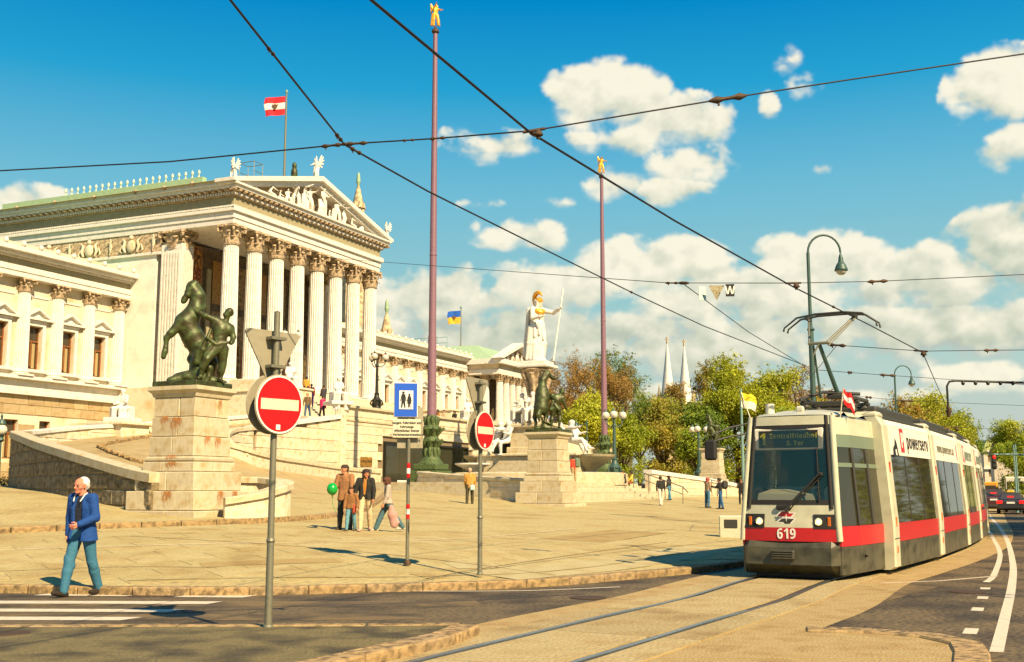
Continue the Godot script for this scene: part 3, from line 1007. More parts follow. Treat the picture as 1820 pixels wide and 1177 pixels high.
const KERB := [[-70, 20.0], [-30, 19.6], [-14, 19.3], [-8.5, 19.05], [-6.9, 18.7], [-5.5, 18.55], [-4.1, 18.6], [-2.7, 19.05], [-0.6, 19.65], [0.9, 20.5], [2.4, 22.0], [3.65, 23.3], [5.1, 25.4], [6.9, 28.8], [9.6, 34.0], [14.2, 44.0], [20.5, 58.0], [40.5, 104.0], [100, 242.0]]

func kerb_d(x: float) -> float:
	for i in KERB.size() - 1:
		if x <= KERB[i + 1][0]:
			return lerpf(KERB[i][1], KERB[i + 1][1], (x - KERB[i][0]) / (KERB[i + 1][0] - KERB[i][0]))
	return 242.0

func ground(x: float, d: float) -> float:
	var a := maxf(-(x - 3.7) * 0.894 + (d - 22.4) * 0.447, 0.0)
	var b := maxf((d - kerb_d(x)) * 1.35, 0.0)
	var h := maxf(4.0 - absf(a - b), 0.0) / 4.0
	var m := maxf(minf(a, b) - h * h, 0.0)
	var ks := [[0.0, 0.12], [10.0, 0.57], [16.0, 0.85], [18.0, 1.0], [22.0, 1.33], [26.5, 1.6], [37.0, 1.87], [400.0, 2.1]]
	for i in 7:
		if m <= ks[i + 1][0]:
			return lerpf(ks[i][1], ks[i + 1][1], (m - ks[i][0]) / (ks[i + 1][0] - ks[i][0]))
	return 2.1

func smooth_path(pts: Array, step: float) -> Array:
	var cv := Curve3D.new()
	for i in pts.size():
		var p := Vector3(pts[i][0], 0, -pts[i][1])
		var q: Array = pts[maxi(i - 1, 0)]
		var r: Array = pts[mini(i + 1, pts.size() - 1)]
		var t := Vector3(r[0] - q[0], 0, -(r[1] - q[1])) / 6.0
		cv.add_point(p, -t, t)
	var n := int(cv.get_baked_length() / step)
	var out := []
	for i in n + 1:
		out.append(cv.sample_baked(cv.get_baked_length() * i / n, true))
	return out

func strip(mb: MB, path: Array, half: float, y: float, off := 0.0) -> void:
	for i in path.size() - 1:
		var a: Vector3 = path[i]
		var b: Vector3 = path[i + 1]
		var ta: Vector3 = (path[i + 1] - path[maxi(i - 1, 0)]).normalized().cross(Vector3.UP)
		var tb: Vector3 = (path[mini(i + 2, path.size() - 1)] - a).normalized().cross(Vector3.UP)
		var h := Vector3(0, y, 0)
		mb.quad(a + ta * (off - half) + h, a + ta * (off + half) + h, b + tb * (off + half) + h, b + tb * (off - half) + h, Vector3.UP)

func flat_poly(mb: MB, pts: Array, y: float) -> void:
	var pk := PackedVector2Array(pts.map(func(p): return Vector2(p[0], p[1])))
	var ix := Geometry2D.triangulate_polygon(pk)
	for i in range(0, ix.size(), 3):
		mb.tri(w(pk[ix[i]].x, pk[ix[i]].y, y), w(pk[ix[i + 1]].x, pk[ix[i + 1]].y, y), w(pk[ix[i + 2]].x, pk[ix[i + 2]].y, y), Vector3.UP)

func kerb_line(parent: Node, pts: Array, wide: float, top: float, high: float, step: float, side: float, last := 1e9) -> void:
	# kerb stones along a line; side says which side of the line they lie on
	var path := smooth_path(pts, step)
	for i in path.size() - 1:
		if -path[i].z > last: break
		var a: Vector3 = path[i]
		var b: Vector3 = path[i + 1]
		var t := (b - a).normalized()
		var r := t.cross(Vector3.UP)
		var l := a.distance_to(b)
		put(parent, "kerb_stone", brick_mesh(Vector3(l - 0.012, high, wide), 0.02), M["kerb%d" % (rng.randi() % 4)], (a + b) * 0.5 + r * side * wide * 0.5 + Vector3(0, top - high * 0.5 + rng.randf_range(-0.004, 0.004), 0), Basis(t, Vector3.UP, -r if t.cross(Vector3.UP).dot(-r) > 0 else r))

func ground_and_roads() -> void:
	var b := MB.new()
	b.quad(w(-2500, -2500, -0.3), w(2500, -2500, -0.3), w(2500, 3500, -0.3), w(-2500, 3500, -0.3), Vector3.UP)
	struct("ground", b, M.earth)
	b = MB.new()
	b.quad(w(-120, -30), w(200, -30), w(200, 420), w(-120, 420), Vector3.UP)
	struct("road", b, M.asphalt)
	# the raised square, one sheet that climbs towards the parliament
	b = MB.new()
	var xs := []
	var x := -70.0
	while x < 98.0:
		xs.append(x)
		x += 0.5 if x > -12.0 and x < 14.0 else 2.0
	var ts := [0.1, 0.8, 1.6, 2.6, 4, 5.5, 7, 8.5, 10, 12, 14, 16, 18.5, 21, 24, 27, 30, 34, 38, 43, 48, 54, 60, 68, 76, 85, 95, 110, 130, 160, 220]
	for i in xs.size() - 1:
		for j in ts.size() - 1:
			var q := []
			for k in [[0, 0], [1, 0], [1, 1], [0, 1]]:
				var px: float = xs[i + k[0]]
				var pd: float = kerb_d(px) + ts[j + k[1]]
				q.append(w(px, pd, ground(px, pd)))
			b.quad(q[0], q[1], q[2], q[3], Vector3.UP)
	var sq := struct("square_pavement", b, M.paving)
	var k := Node3D.new()
	k.name = "kerb"
	k.set_meta("kind", "structure")
	add_child(k)
	kerb_line(k, KERB.slice(0, 18), 0.28, 0.135, 0.2, 0.95, -1.0, 75.0)
	# lowered stone edging far along the tram line and off to the left
	# trackbed: slabs between and beside the rails
	var mid := [[-4.9, 2.0], [-1.6, 8.6], [-0.2, 11.4], [0.72, 13.05], [1.9, 15.2], [3.3, 17.6], [5.26, 21.75], [6.76, 24.2], [9.33, 28.5], [11.92, 33.2], [13.96, 37.3], [18.5, 47.5], [25.0, 63.0], [42, 103.0], [76, 183.0]]
	var bed := struct("tram_track", MB.new(), M.concrete)
	var path := smooth_path(mid, 2.6)
	for i in path.size() - 1:
		for lane in [[-1.03, 0.46], [0.0, 1.22], [1.03, 0.46]]:
			var s := MB.new()
			var sub := []
			for t in 4:
				sub.append(path[i].lerp(path[i + 1], lerpf(0.004, 0.996, t / 3.0)))
			var a: Vector3 = path[i]
			var e: Vector3 = path[i + 1]
			var ra: Vector3 = (e - path[maxi(i - 1, 0)]).normalized().cross(Vector3.UP)
			var rb: Vector3 = (path[mini(i + 2, path.size() - 1)] - a).normalized().cross(Vector3.UP)
			var lo: float = lane[0] - lane[1] * 0.5
			var hi: float = lane[0] + lane[1] * 0.5
			var A := a.lerp(e, 0.004) + Vector3(0, 0.022, 0)
			var E := a.lerp(e, 0.996) + Vector3(0, 0.022, 0)
			var low := Vector3(0, -0.03, 0)
			var q := [A + ra * lo, A + ra * hi, E + rb * hi, E + rb * lo]
			s.quad(q[0], q[1], q[2], q[3], Vector3.UP)
			for z in 4:
				var p0: Vector3 = q[z]
				var p1: Vector3 = q[(z + 1) % 4]
				s.quad(p0, p1, p1 + low, p0 + low, (p0 + p1) * 0.5 - (A + E) * 0.5)
			put(bed, "track_slab", s, M["slab%d" % (rng.randi() % 4)])
	var fine := smooth_path(mid, 0.7)
	for sd in [-0.7175, 0.7175]:
		var r := MB.new()
		strip(r, fine, 0.12, 0.006, sd)
		put(bed, "rail_groove", r, M.rail_groove)
		r = MB.new()
		var line := []
		for i in fine.size():
			var t: Vector3 = (fine[mini(i + 1, fine.size() - 1)] - fine[maxi(i - 1, 0)]).normalized().cross(Vector3.UP)
			line.append(fine[i] + t * (sd + 0.0) + Vector3(0, 0.002, 0))
		var rings := []
		for i in line.size():
			var t: Vector3 = (line[mini(i + 1, line.size() - 1)] - line[maxi(i - 1, 0)]).normalized().cross(Vector3.UP)
			rings.append(PackedVector3Array([line[i] + t * -0.04, line[i] + t * 0.04, line[i] + t * 0.036 + Vector3(0, 0.026, 0), line[i] + t * -0.036 + Vector3(0, 0.026, 0)]))
		r.loft(rings, false, true)
		put(bed, "rail", r, M.rail)
	for q in [[[[-30, 18.2], [-5, 17.3], [-0.5, 17.4]], 0.4], [[[-30, 16.0], [-5, 15.5], [-1.2, 15.6]], 0.35], [[[6.4, 12.5], [8.8, 17.6], [12.6, 25.6], [24, 52]], 0.35], [[[8.2, 12.5], [10.5, 17.5], [14.4, 25.6], [26, 52]], 0.35], [[[2.6, 13.6], [4.8, 16.8], [7.4, 20.6]], 0.3]]:
		b = MB.new()
		strip(b, smooth_path(q[0], 0.6), q[1], 0.0025)
		struct("worn_lane", b, M.asphalt_worn)
	# crossing stripes and lane lines
	var stripes := [[[-7.6, 18.95], [-6.05, 18.82], [-6.2, 18.45], [-7.75, 18.6]], [[-5.2, 18.72], [-4.11, 18.6], [-4.27, 18.22], [-5.4, 18.32]], [[-26, 18.3], [-4.42, 17.6], [-4.56, 17.2], [-26, 17.8]], [[-26, 17.1], [-4.67, 16.46], [-4.8, 16.1], [-26, 16.6]], [[-26, 15.9], [-4.95, 15.48], [-5.12, 15.1], [-26, 15.45]]]
	for s in stripes:
		b = MB.new()
		flat_poly(b, s, 0.005)
		struct("crossing_stripe", b, M.road_paint)
	b = MB.new()
	flat_poly(b, [[-6.05, 18.9], [-5.2, 18.75], [-5.4, 18.3], [-6.25, 18.4]], 0.004)
	struct("asphalt_patch", b, M.asphalt_patch)
	b = MB.new()
	strip(b, smooth_path([[-1.92, 19.35], [0.2, 19.45], [1.9, 20.2]], 0.4), 0.045, 0.005)
	struct("edge_line", b, M.road_paint)
	b = MB.new()
	strip(b, smooth_path([[5.1, 12.2], [6.53, 15.3], [8.96, 20.6], [11.75, 26.9], [16.8, 38.8], [22.85, 53.6], [31, 74], [60, 146]], 0.8), 0.07, 0.005)
	struct("centre_line", b, M.road_paint)
	b = MB.new()
	strip(b, smooth_path([[8.75, 21.2], [9.75, 23.2], [13.0, 30.5], [16.4, 38.9], [22.3, 53.7], [30.3, 74], [59.4, 146]], 0.8), 0.06, 0.005)
	struct("centre_line", b, M.road_paint)
	for s in [[4.95, 12.5, 0.55], [5.42, 13.7, 0.6], [6.55, 16.25, 0.5], [7.35, 18.0, 0.45], [8.1, 19.7, 0.4]]:
		b = MB.new()
		strip(b, [w(s[0], s[1]), w(s[0] + 0.42 * s[2], s[1] + 0.9 * s[2])], 0.08, 0.005)
		struct("lane_dash", b, M.road_paint)
	b = MB.new()
	strip(b, [w(6.75, 21.0), w(8.0, 21.5), w(9.6, 22.7)], 0.045, 0.005)
	struct("stop_line", b, M.road_paint)
	# pale concrete apron between the trackbed and the asphalt
	b = MB.new()
	strip(b, smooth_path(mid, 1.2), 0.45, 0.004, 1.68)
	struct("concrete_apron", b, M.concrete)
	b = MB.new()
	strip(b, smooth_path(mid, 1.2), 0.3, 0.004, -1.5)
	struct("concrete_apron", b, M.concrete)
	# refuge in front of the camera, its top asphalt, its edge stone
	var isl := [[-40, 13.75], [-9, 13.75], [-3.8, 13.8], [-1.5, 13.85], [-0.75, 13.95], [-0.72, 13.3], [-1.6, 11.4], [-2.7, 9.3], [-4.4, 5.7], [-6.0, 2.0], [-40, 2.0]]
	b = MB.new()
	flat_poly(b, isl, 0.11)
	var io := struct("footway", b, M.asphalt_path)
	kerb_line(io, [[-6.0, 2.0], [-4.4, 5.7], [-2.7, 9.3], [-1.6, 11.4], [-0.85, 12.9], [-0.68, 13.6]], 0.32, 0.135, 0.22, 0.85, 1.0)
	kerb_line(io, [[-0.62, 13.85], [-1.5, 13.75], [-3.8, 13.7], [-9, 13.65], [-25, 13.65]], 0.2, 0.12, 0.2, 1.1, -1.0)
	var isr := [[1.15, 9.7], [1.6, 10.9], [2.1, 12.1], [2.6, 13.2], [3.7, 13.3], [4.5, 13.0], [4.85, 12.5], [4.8, 11.8], [4.3, 10.6], [3.0, 7.5], [1.0, 3.0], [-1.6, 3.0]]
	b = MB.new()
	flat_poly(b, isr, 0.1)
	io = struct("traffic_island", b, M.concrete)
	kerb_line(io, [[3.4, 13.42], [4.1, 13.28], [4.65, 12.9], [4.9, 12.4], [4.84, 11.8], [4.3, 10.4], [3.2, 7.8]], 0.34, 0.125, 0.2, 0.7, 1.0)
	# slabs of the square, near enough to tell apart; beyond them the sheet takes over
	var ax := Vector2(0.85, 0.527)
	var ay := Vector2(-0.527, 0.85)

	var n := 0
	for iy in range(8, 40):
		for ix in range(-14, 22):
			var c: Vector2 = ax * (ix + (0.5 if iy % 2 else 0.0)) * 1.55 + ay * iy * 0.95
			if c.x < -10.5 or c.x > 7.0 or c.y > 31.5 or c.y < kerb_d(c.x) + 1.1 or c.y > kerb_d(c.x) + 13.5 or n >= 300: continue
			var q := []
			for e in [[-1, -1], [1, -1], [1, 1], [-1, 1]]:
				var p: Vector2 = c + ax * e[0] * 0.767 + ay * e[1] * 0.467
				q.append(w(p.x, p.y, ground(p.x, p.y) + 0.007))
			b = MB.new()
			b.quad(q[0], q[1], q[2], q[3], Vector3.UP)
			for z in 4:
				var p0: Vector3 = q[z]
				var p1: Vector3 = q[(z + 1) % 4]
				b.quad(p0, p1, p1 - Vector3(0, 0.012, 0), p0 - Vector3(0, 0.012, 0), (p0 + p1) * 0.5 - w(c.x, c.y, p0.y))
			put(sq, "paving_slab", b, M["paver%d" % (rng.randi() % 4)])
			n += 1
	# seams, repaired patches and covers on the square
	for q in [[[[-9.5, 24.5], [-4, 26.2], [-1.0, 29.5], [2, 36]], 0.03, "pale_seam"], [[[-6.5, 19.4], [-1.2, 20.4], [1.5, 22.6], [5, 29]], 0.02, "dark_seam"], [[[-1.5, 20.0], [1.0, 24.5], [4.2, 31]], 0.02, "dark_seam"], [[[0.8, 21], [-3.0, 24], [-9, 27]], 0.02, "dark_seam"], [[[-16, 22.5], [-9.5, 24.5]], 0.03, "pale_seam"], [[[-11, 20.2], [-7.6, 21.2], [-5.4, 21.0]], 0.018, "dark_seam"]]:
		struct("pavement_seam", draped(q[0], q[1], 0.014), M[q[2]])
	for q in [[[[-0.4, 20.6], [1.6, 22.9], [3.4, 26.0], [5.2, 29.5]], 0.7, "paving_pale"], [[[-1.2, 22.0], [-0.4, 22.3]], 0.5, "paving_pale"], [[[-5.8, 21.4], [-3.4, 22.4]], 0.35, "paving_worn"], [[[1.5, 30], [4.0, 36]], 0.9, "paving_worn"]]:
		struct("paving_patch", draped(q[0], q[1], 0.011), M[q[2]])
	for q in [[-5.6, 12.9, 0.072, 0.22], [1.2, 18.2, 0.006, 0.3], [7.6, 19.2, 0.006, 0.3]]:
		b = MB.new()
		b.lathe([Vector2(q[3], 0.0), Vector2(q[3] - 0.015, 0.006), Vector2(q[3] * 0.86, 0.002), Vector2(q[3] * 0.84, 0.006), Vector2(0, 0.006)], 20, w(q[0], q[1], 0.11 if q[2] > 0.05 else q[2]))
		struct("manhole_cover", b, M.fitting)
	for q in [[[[-3.2, 16.9], [-1.0, 17.6], [1.2, 18.9]], 0.05], [[[-6.2, 15.6], [-3.3, 16.6]], 0.04]]:
		b = MB.new()
		strip(b, smooth_path(q[0], 0.5), q[1], 0.004)
		struct("tar_seam", b, M.tar)

func draped(pts: Array, half: float, lift: float) -> MB:
	var path := smooth_path(pts, 0.6)
	var b := MB.new()
	for i in path.size() - 1:
		var q := []
		for e in [[i, -1.0], [i + 1, -1.0], [i + 1, 1.0], [i, 1.0]]:
			var p: Vector3 = path[e[0]]
			var t: Vector3 = (path[mini(e[0] + 1, path.size() - 1)] - path[maxi(e[0] - 1, 0)]).normalized().cross(Vector3.UP)
			p += t * e[1] * half
			p.y = ground(p.x, -p.z) + lift
			q.append(p)
		b.quad(q[0], q[1], q[2], q[3], Vector3.UP)
	return b

# ---- the parliament, in its own frame: x along the front, z towards the square
var col_parts := {}

func capital_mesh(k: float, h: float) -> Mesh:
	# k: radius of the shaft's neck
	var b := MB.new()
	b.lathe([Vector2(k * 1.05, 0), Vector2(k * 1.18, h * 0.03), Vector2(k * 1.05, h * 0.07), Vector2(k * 0.98, h * 0.08), Vector2(k, h * 0.5), Vector2(k * 1.1, h * 0.75), Vector2(k * 1.35, h * 0.88)], 16)
	for row in 2:
		var n := 8
		for i in n:
			var a := TAU * (i + 0.5 * row) / n
			var o := Vector3(cos(a), 0, sin(a))
			var t := Vector3(-sin(a), 0, cos(a))
			var top := h * (0.4 if row == 0 else 0.68)
			var ys := [0.08 * h, top * 0.5, top * 0.85, top, top * 0.9]
			var rs := [1.05, 1.12, 1.22, 1.45, 1.58]
			var ws := [0.3, 0.36, 0.34, 0.28, 0.12]
			for q in 4:
				var p0: Vector3 = o * k * rs[q] + Vector3(0, ys[q], 0)
				var p1: Vector3 = o * k * rs[q + 1] + Vector3(0, ys[q + 1], 0)
				var w0: Vector3 = t * k * ws[q]
				var w1: Vector3 = t * k * ws[q + 1]
				var rib := o * k * 0.08
				b.quad(p0 - w0, p0 + rib, p1 + rib, p1 - w1, o - t)
				b.quad(p0 + rib, p0 + w0, p1 + w1, p1 + rib, o + t)
	for i in 4:
		var a := TAU * (i + 0.5) / 4
		var o := Vector3(cos(a), 0, sin(a))
		var pts := []
		for q in 9:
			var th := -0.6 + q * 0.75
			var rr := 0.34 * (1.0 - q * 0.075)
			pts.append(o * k * (1.48 + rr * sin(th)) + Vector3(0, h * 0.72 + k * rr * (1.0 - cos(th)) * 0.55, 0))
		b.tube([o * k * 1.0 + Vector3(0, h * 0.5, 0), o * k * 1.3 + Vector3(0, h * 0.7, 0), o * k * 1.62 + Vector3(0, h * 0.84, 0), o * k * 1.82 + Vector3(0, h * 0.8, 0), o * k * 1.8 + Vector3(0, h * 0.68, 0), o * k * 1.62 + Vector3(0, h * 0.68, 0)], [k * 0.12, k * 0.15, k * 0.2, k * 0.2, k * 0.17, k * 0.12], 6)
		a = TAU * i / 4
		o = Vector3(cos(a), 0, sin(a))
		b.sphere(o * k * 1.36 + Vector3(0, h * 0.93, 0), Vector3(k, k, k) * 0.2, 6, 4)
	var poly := []
	for i in 4:
		var a := TAU * (i + 0.5) / 4
		var a2 := TAU * (i + 1.0) / 4
		poly.append(Vector2(cos(a - 0.09), sin(a - 0.09)) * k * 1.95)
		poly.append(Vector2(cos(a + 0.09), sin(a + 0.09)) * k * 1.95)
		poly.append(Vector2(cos(a2), sin(a2)) * k * 1.26)
	b.prism(poly, -h, -h * 0.88, Transform3D(Basis(Vector3.RIGHT, Vector3.BACK, Vector3.DOWN), Vector3.ZERO))
	return b.mesh()

func shaft_mesh(r0: float, r1: float, h: float, flutes := 20) -> Mesh:
	var b := MB.new()
	var rings := []
	for y in [0.0, 0.02, 0.33, 0.7, 0.98, 1.0]:
		var r: float = lerpf(r0, r1, pow(y, 1.6))
		var ring := PackedVector3Array()
		for i in flutes * 4:
			var q := i % 4
			var dep := 0.0 if (q == 0 or y < 0.01 or y > 0.99) else (0.105 if q == 2 else 0.075)
			var a := TAU * (i + (0.0 if q != 0 else 0.0)) / (flutes * 4)
			ring.append(Vector3(cos(a), 0, sin(a)) * r * (1.0 - dep) + Vector3(0, h * y, 0))
		rings.append(ring)
	b.loft(rings, false, false)
	return b.mesh()

func base_mesh(r: float, h: float) -> Mesh:
	var b := MB.new()
	b.box(Vector3(0, h * 0.17, 0), Vector3(r * 2.7, h * 0.34, r * 2.7))
	b.lathe([Vector2(r * 1.2, h * 0.34), Vector2(r * 1.34, h * 0.4), Vector2(r * 1.34, h * 0.5), Vector2(r * 1.15, h * 0.58), Vector2(r * 1.08, h * 0.68), Vector2(r * 1.2, h * 0.76), Vector2(r * 1.2, h * 0.86), Vector2(r * 1.0, h * 1.0)], 20)
	return b.mesh()

func column(parent: Node, x: float, y0: float, z: float, r: float, y1: float, cap: float) -> void:
	var key := "%.2f %.2f %.2f" % [r, y1 - y0, cap]
	var bh := r * 0.75
	if not col_parts.has(key):
		col_parts[key] = [shaft_mesh(r, r * 0.87, y1 - y0 - cap - bh), capital_mesh(r * 0.87, cap), base_mesh(r, bh)]
	var m: Array = col_parts[key]
	var c := put(parent, "column", m[0], M.marble, Vector3(x, y0 + bh, z))
	put(c, "capital", m[1], M.carved, Vector3(0, y1 - y0 - cap - bh, 0))
	put(c, "column_base", m[2], M.marble, Vector3(0, -bh, 0))

func holed(b: MB, x0: float, x1: float, y0: float, y1: float, z: float, holes: Array, depth: float) -> void:
	# a wall on the plane z with rectangular openings [x, y, width, height] and their reveals
	var xs := [x0, x1]
	var ys := [y0, y1]
	for h in holes:
		xs += [h[0], h[0] + h[2]]
		ys += [h[1], h[1] + h[3]]
	xs.sort()
	ys.sort()
	for i in xs.size() - 1:
		for k in ys.size() - 1:
			if xs[i + 1] - xs[i] < 0.001 or ys[k + 1] - ys[k] < 0.001: continue
			var cx: float = (xs[i] + xs[i + 1]) * 0.5
			var cy: float = (ys[k] + ys[k + 1]) * 0.5
			var inside := false
			for h in holes:
				if cx > h[0] and cx < h[0] + h[2] and cy > h[1] and cy < h[1] + h[3]:
					inside = true
			if not inside:
				b.quad(Vector3(xs[i], ys[k], z), Vector3(xs[i + 1], ys[k], z), Vector3(xs[i + 1], ys[k + 1], z), Vector3(xs[i], ys[k + 1], z), Vector3.BACK)
	for h in holes:
		var a := Vector3(h[0], h[1], z)
		var X := Vector3(h[2], 0, 0)
		var Y := Vector3(0, h[3], 0)
		var D := Vector3(0, 0, -depth)
		b.quad(a, a + Y, a + Y + D, a + D, Vector3.RIGHT)
		b.quad(a + X, a + X + Y, a + X + Y + D, a + X + D, Vector3.LEFT)
		b.quad(a, a + X, a + X + D, a + D, Vector3.UP)
		b.quad(a + Y, a + X + Y, a + X + Y + D, a + Y + D, Vector3.DOWN)

func sash_window(parent: Node, x: float, y: float, wd: float, ht: float, z: float, trim: bool) -> void:
	# x, y: lower left corner of the opening; z: face of the wall
	var b := MB.new()
	var f := 0.085
	b.box(Vector3(x + f * 0.5, y + ht * 0.5, z - 0.3), Vector3(f, ht, 0.1))
	b.box(Vector3(x + wd - f * 0.5, y + ht * 0.5, z - 0.3), Vector3(f, ht, 0.1))
	b.box(Vector3(x + wd * 0.5, y + f * 0.5, z - 0.3), Vector3(wd - f * 2, f, 0.1))
	b.box(Vector3(x + wd * 0.5, y + ht - f * 0.5, z - 0.3), Vector3(wd - f * 2, f, 0.1))
	b.box(Vector3(x + wd * 0.5, y + ht * 0.66, z - 0.29), Vector3(wd - f * 2, 0.1, 0.1))
	b.box(Vector3(x + wd * 0.5, y + ht * 0.36, z - 0.295), Vector3(0.09, ht * 0.56, 0.09))
	var o := put(parent, "window", b, M.wood_frame)
	b = MB.new()
	b.box(Vector3(x + wd * 0.5, y + ht * 0.5, z - 0.345), Vector3(wd - 0.02, ht - 0.02, 0.02))
	put(o, "pane", b, M.window_glass)
	b = MB.new()
	var drop := ht * (0.5 if trim else 0.3)
	for k in 2:
		b = MB.new()
		b.box(Vector3(x + wd * (0.28 + 0.44 * k), y + ht * 0.33, z - 0.327), Vector3(wd * 0.2, ht * 0.58, 0.01))
		put(o, "curtain", b, M.blind)
	if not trim:
		return
	b = MB.new()
	for s in [-1.0, 1.0]:
		b.bbox(Vector3(x + wd * 0.5 + s * (wd * 0.5 + 0.14), y + ht * 0.5 + 0.1, z + 0.07), Vector3(0.26, ht + 0.26, 0.14), 0.02)
	b.bbox(Vector3(x + wd * 0.5, y + ht + 0.13, z + 0.075), Vector3(wd + 0.02, 0.24, 0.13), 0.02)
	put(o, "window_surround", b, M.marble)
	b = MB.new()
	b.bbox(Vector3(x + wd * 0.5, y - 0.12, z + 0.15), Vector3(wd + 0.9, 0.2, 0.3), 0.02)
	put(o, "sill", b, M.marble)
	b = MB.new()
	var hw := wd * 0.5 + 0.72
	var cx := x + wd * 0.5
	var py := y + ht + 0.42
	b.box(Vector3(cx, y + ht + 0.31, z + 0.09), Vector3(wd + 0.56, 0.14, 0.18))
	b.box(Vector3(cx, py + 0.06, z + 0.2), Vector3(hw * 2, 0.14, 0.4))
	var A := Transform3D.IDENTITY
	b.prism([Vector2(cx - hw + 0.12, py + 0.13), Vector2(cx + hw - 0.12, py + 0.13), Vector2(cx, py + 0.72)], z + 0.003, z + 0.12, A)
	for s in [-1.0, 1.0]:
		b.prism([Vector2(cx - s * hw, py + 0.132), Vector2(cx - s * (hw - 0.3), py + 0.132), Vector2(cx, py + 0.68), Vector2(cx, py + 0.86)], z + 0.004, z + 0.38, A)
	put(o, "window_pediment", b, M.marble)

func wing(parent: Node, u0: float, u1: float, cols: Array, wins: Array, base_wins: Array, z: float, ground_y: float, blocks: bool) -> void:
	var b := MB.new()
	var holes := []
	for x in wins:
		holes.append([x - 0.6, 9.75, 1.2, 2.95])
	holes += base_wins
	holed(b, u0, u1, ground_y, 17.0, z, holes, 0.4)
	b.quad(Vector3(u0, ground_y, z), Vector3(u0, ground_y, z - 14), Vector3(u0, 17, z - 14), Vector3(u0, 17, z), Vector3.LEFT)
	b.quad(Vector3(u1, ground_y, z), Vector3(u1, ground_y, z - 14), Vector3(u1, 17, z - 14), Vector3(u1, 17, z), Vector3.RIGHT)
	b.box(Vector3((u0 + u1) * 0.5, 17.4, z - 7.2), Vector3(u1 - u0 - 0.02, 0.9, 13.6))
	b.box(Vector3((u0 + u1) * 0.5, 9.0, z - 7.5), Vector3(u1 - u0 - 0.2, 15.0, 13.0))
	put(parent, "wing_wall", b, M.limestone)
	for x in wins:
		sash_window(parent, x - 0.6, 9.75, 1.2, 2.95, z, true)
	for h in base_wins:
		sash_window(parent, h[0], h[1], h[2], h[3], z, false)
	for x in cols:
		column(parent, x, 9.2, z + 0.22, 0.47, 15.75, 0.9)
		b = MB.new()
		b.box(Vector3(x, 12.2, z + 0.03), Vector3(1.3, 6.0, 0.06))
		put(parent, "pilaster", b, M.limestone)
	var L := u1 - u0
	var cx := (u0 + u1) * 0.5
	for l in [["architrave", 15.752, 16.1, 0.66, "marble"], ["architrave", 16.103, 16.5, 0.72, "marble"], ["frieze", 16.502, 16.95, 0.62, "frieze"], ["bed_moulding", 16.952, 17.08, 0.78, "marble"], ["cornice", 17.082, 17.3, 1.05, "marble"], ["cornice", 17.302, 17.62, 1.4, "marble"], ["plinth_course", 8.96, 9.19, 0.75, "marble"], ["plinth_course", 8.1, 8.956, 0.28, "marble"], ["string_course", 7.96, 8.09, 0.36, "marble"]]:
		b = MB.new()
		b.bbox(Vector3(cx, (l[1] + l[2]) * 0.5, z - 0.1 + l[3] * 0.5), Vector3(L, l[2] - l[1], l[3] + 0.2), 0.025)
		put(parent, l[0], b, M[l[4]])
	# dentils under the cornice and a string at capital height
	b = MB.new()
	var x := u0 + 0.2
	while x < u1:
		b.box(Vector3(x, 17.015, z + 0.79), Vector3(0.14, 0.12, 0.14))
		x += 0.26
	var dn := put(parent, "dentil_course", b, M.marble)
	dn.set_meta("kind", "stuff")
	b = MB.new()
	b.box(Vector3(cx, 14.72, z + 0.03), Vector3(L, 0.12, 0.06))
	put(parent, "string_course", b, M.marble)
	# gutter stones above the cornice
	x = u1 - 0.5
	while x > u0:
		b = MB.new()
		b.sphere(Vector3(0, 0.0, 0), Vector3(0.17, 0.2, 0.17), 8, 5)
		b.box(Vector3(0, -0.03, -0.2), Vector3(0.22, 0.34, 0.4))
		put(parent, "lion_head_spout", b, M.marble, Vector3(x, 17.85, z + 1.25))
		x -= 1.46
	b = MB.new()
	b.box(Vector3(cx, 17.76, z + 0.55), Vector3(L, 0.28, 1.15))
	put(parent, "gutter", b, M.limestone)
	b = MB.new()
	b.quad(Vector3(u0, 17.91, z + 1.1), Vector3(u1, 17.91, z + 1.1), Vector3(u1, 19.4, z - 7), Vector3(u0, 19.4, z - 7), Vector3.UP)
	b.quad(Vector3(u0, 17.91, z - 14), Vector3(u1, 17.91, z - 14), Vector3(u1, 19.4, z - 7), Vector3(u0, 19.4, z - 7), Vector3.UP)
	put(parent, "wing_roof", b, M.copper)
	if blocks:
		ashlar(parent, Transform3D(Basis.IDENTITY, Vector3(u0, ground_y, z + 0.02)), L, 7.95 - ground_y, 0.62, 1.35, 0.1, [M.ashlar0, M.ashlar1, M.ashlar2, M.ashlar3], base_wins.map(func(h): return Rect2(h[0] - u0, h[1] - ground_y, h[2], h[3])), 0.03)

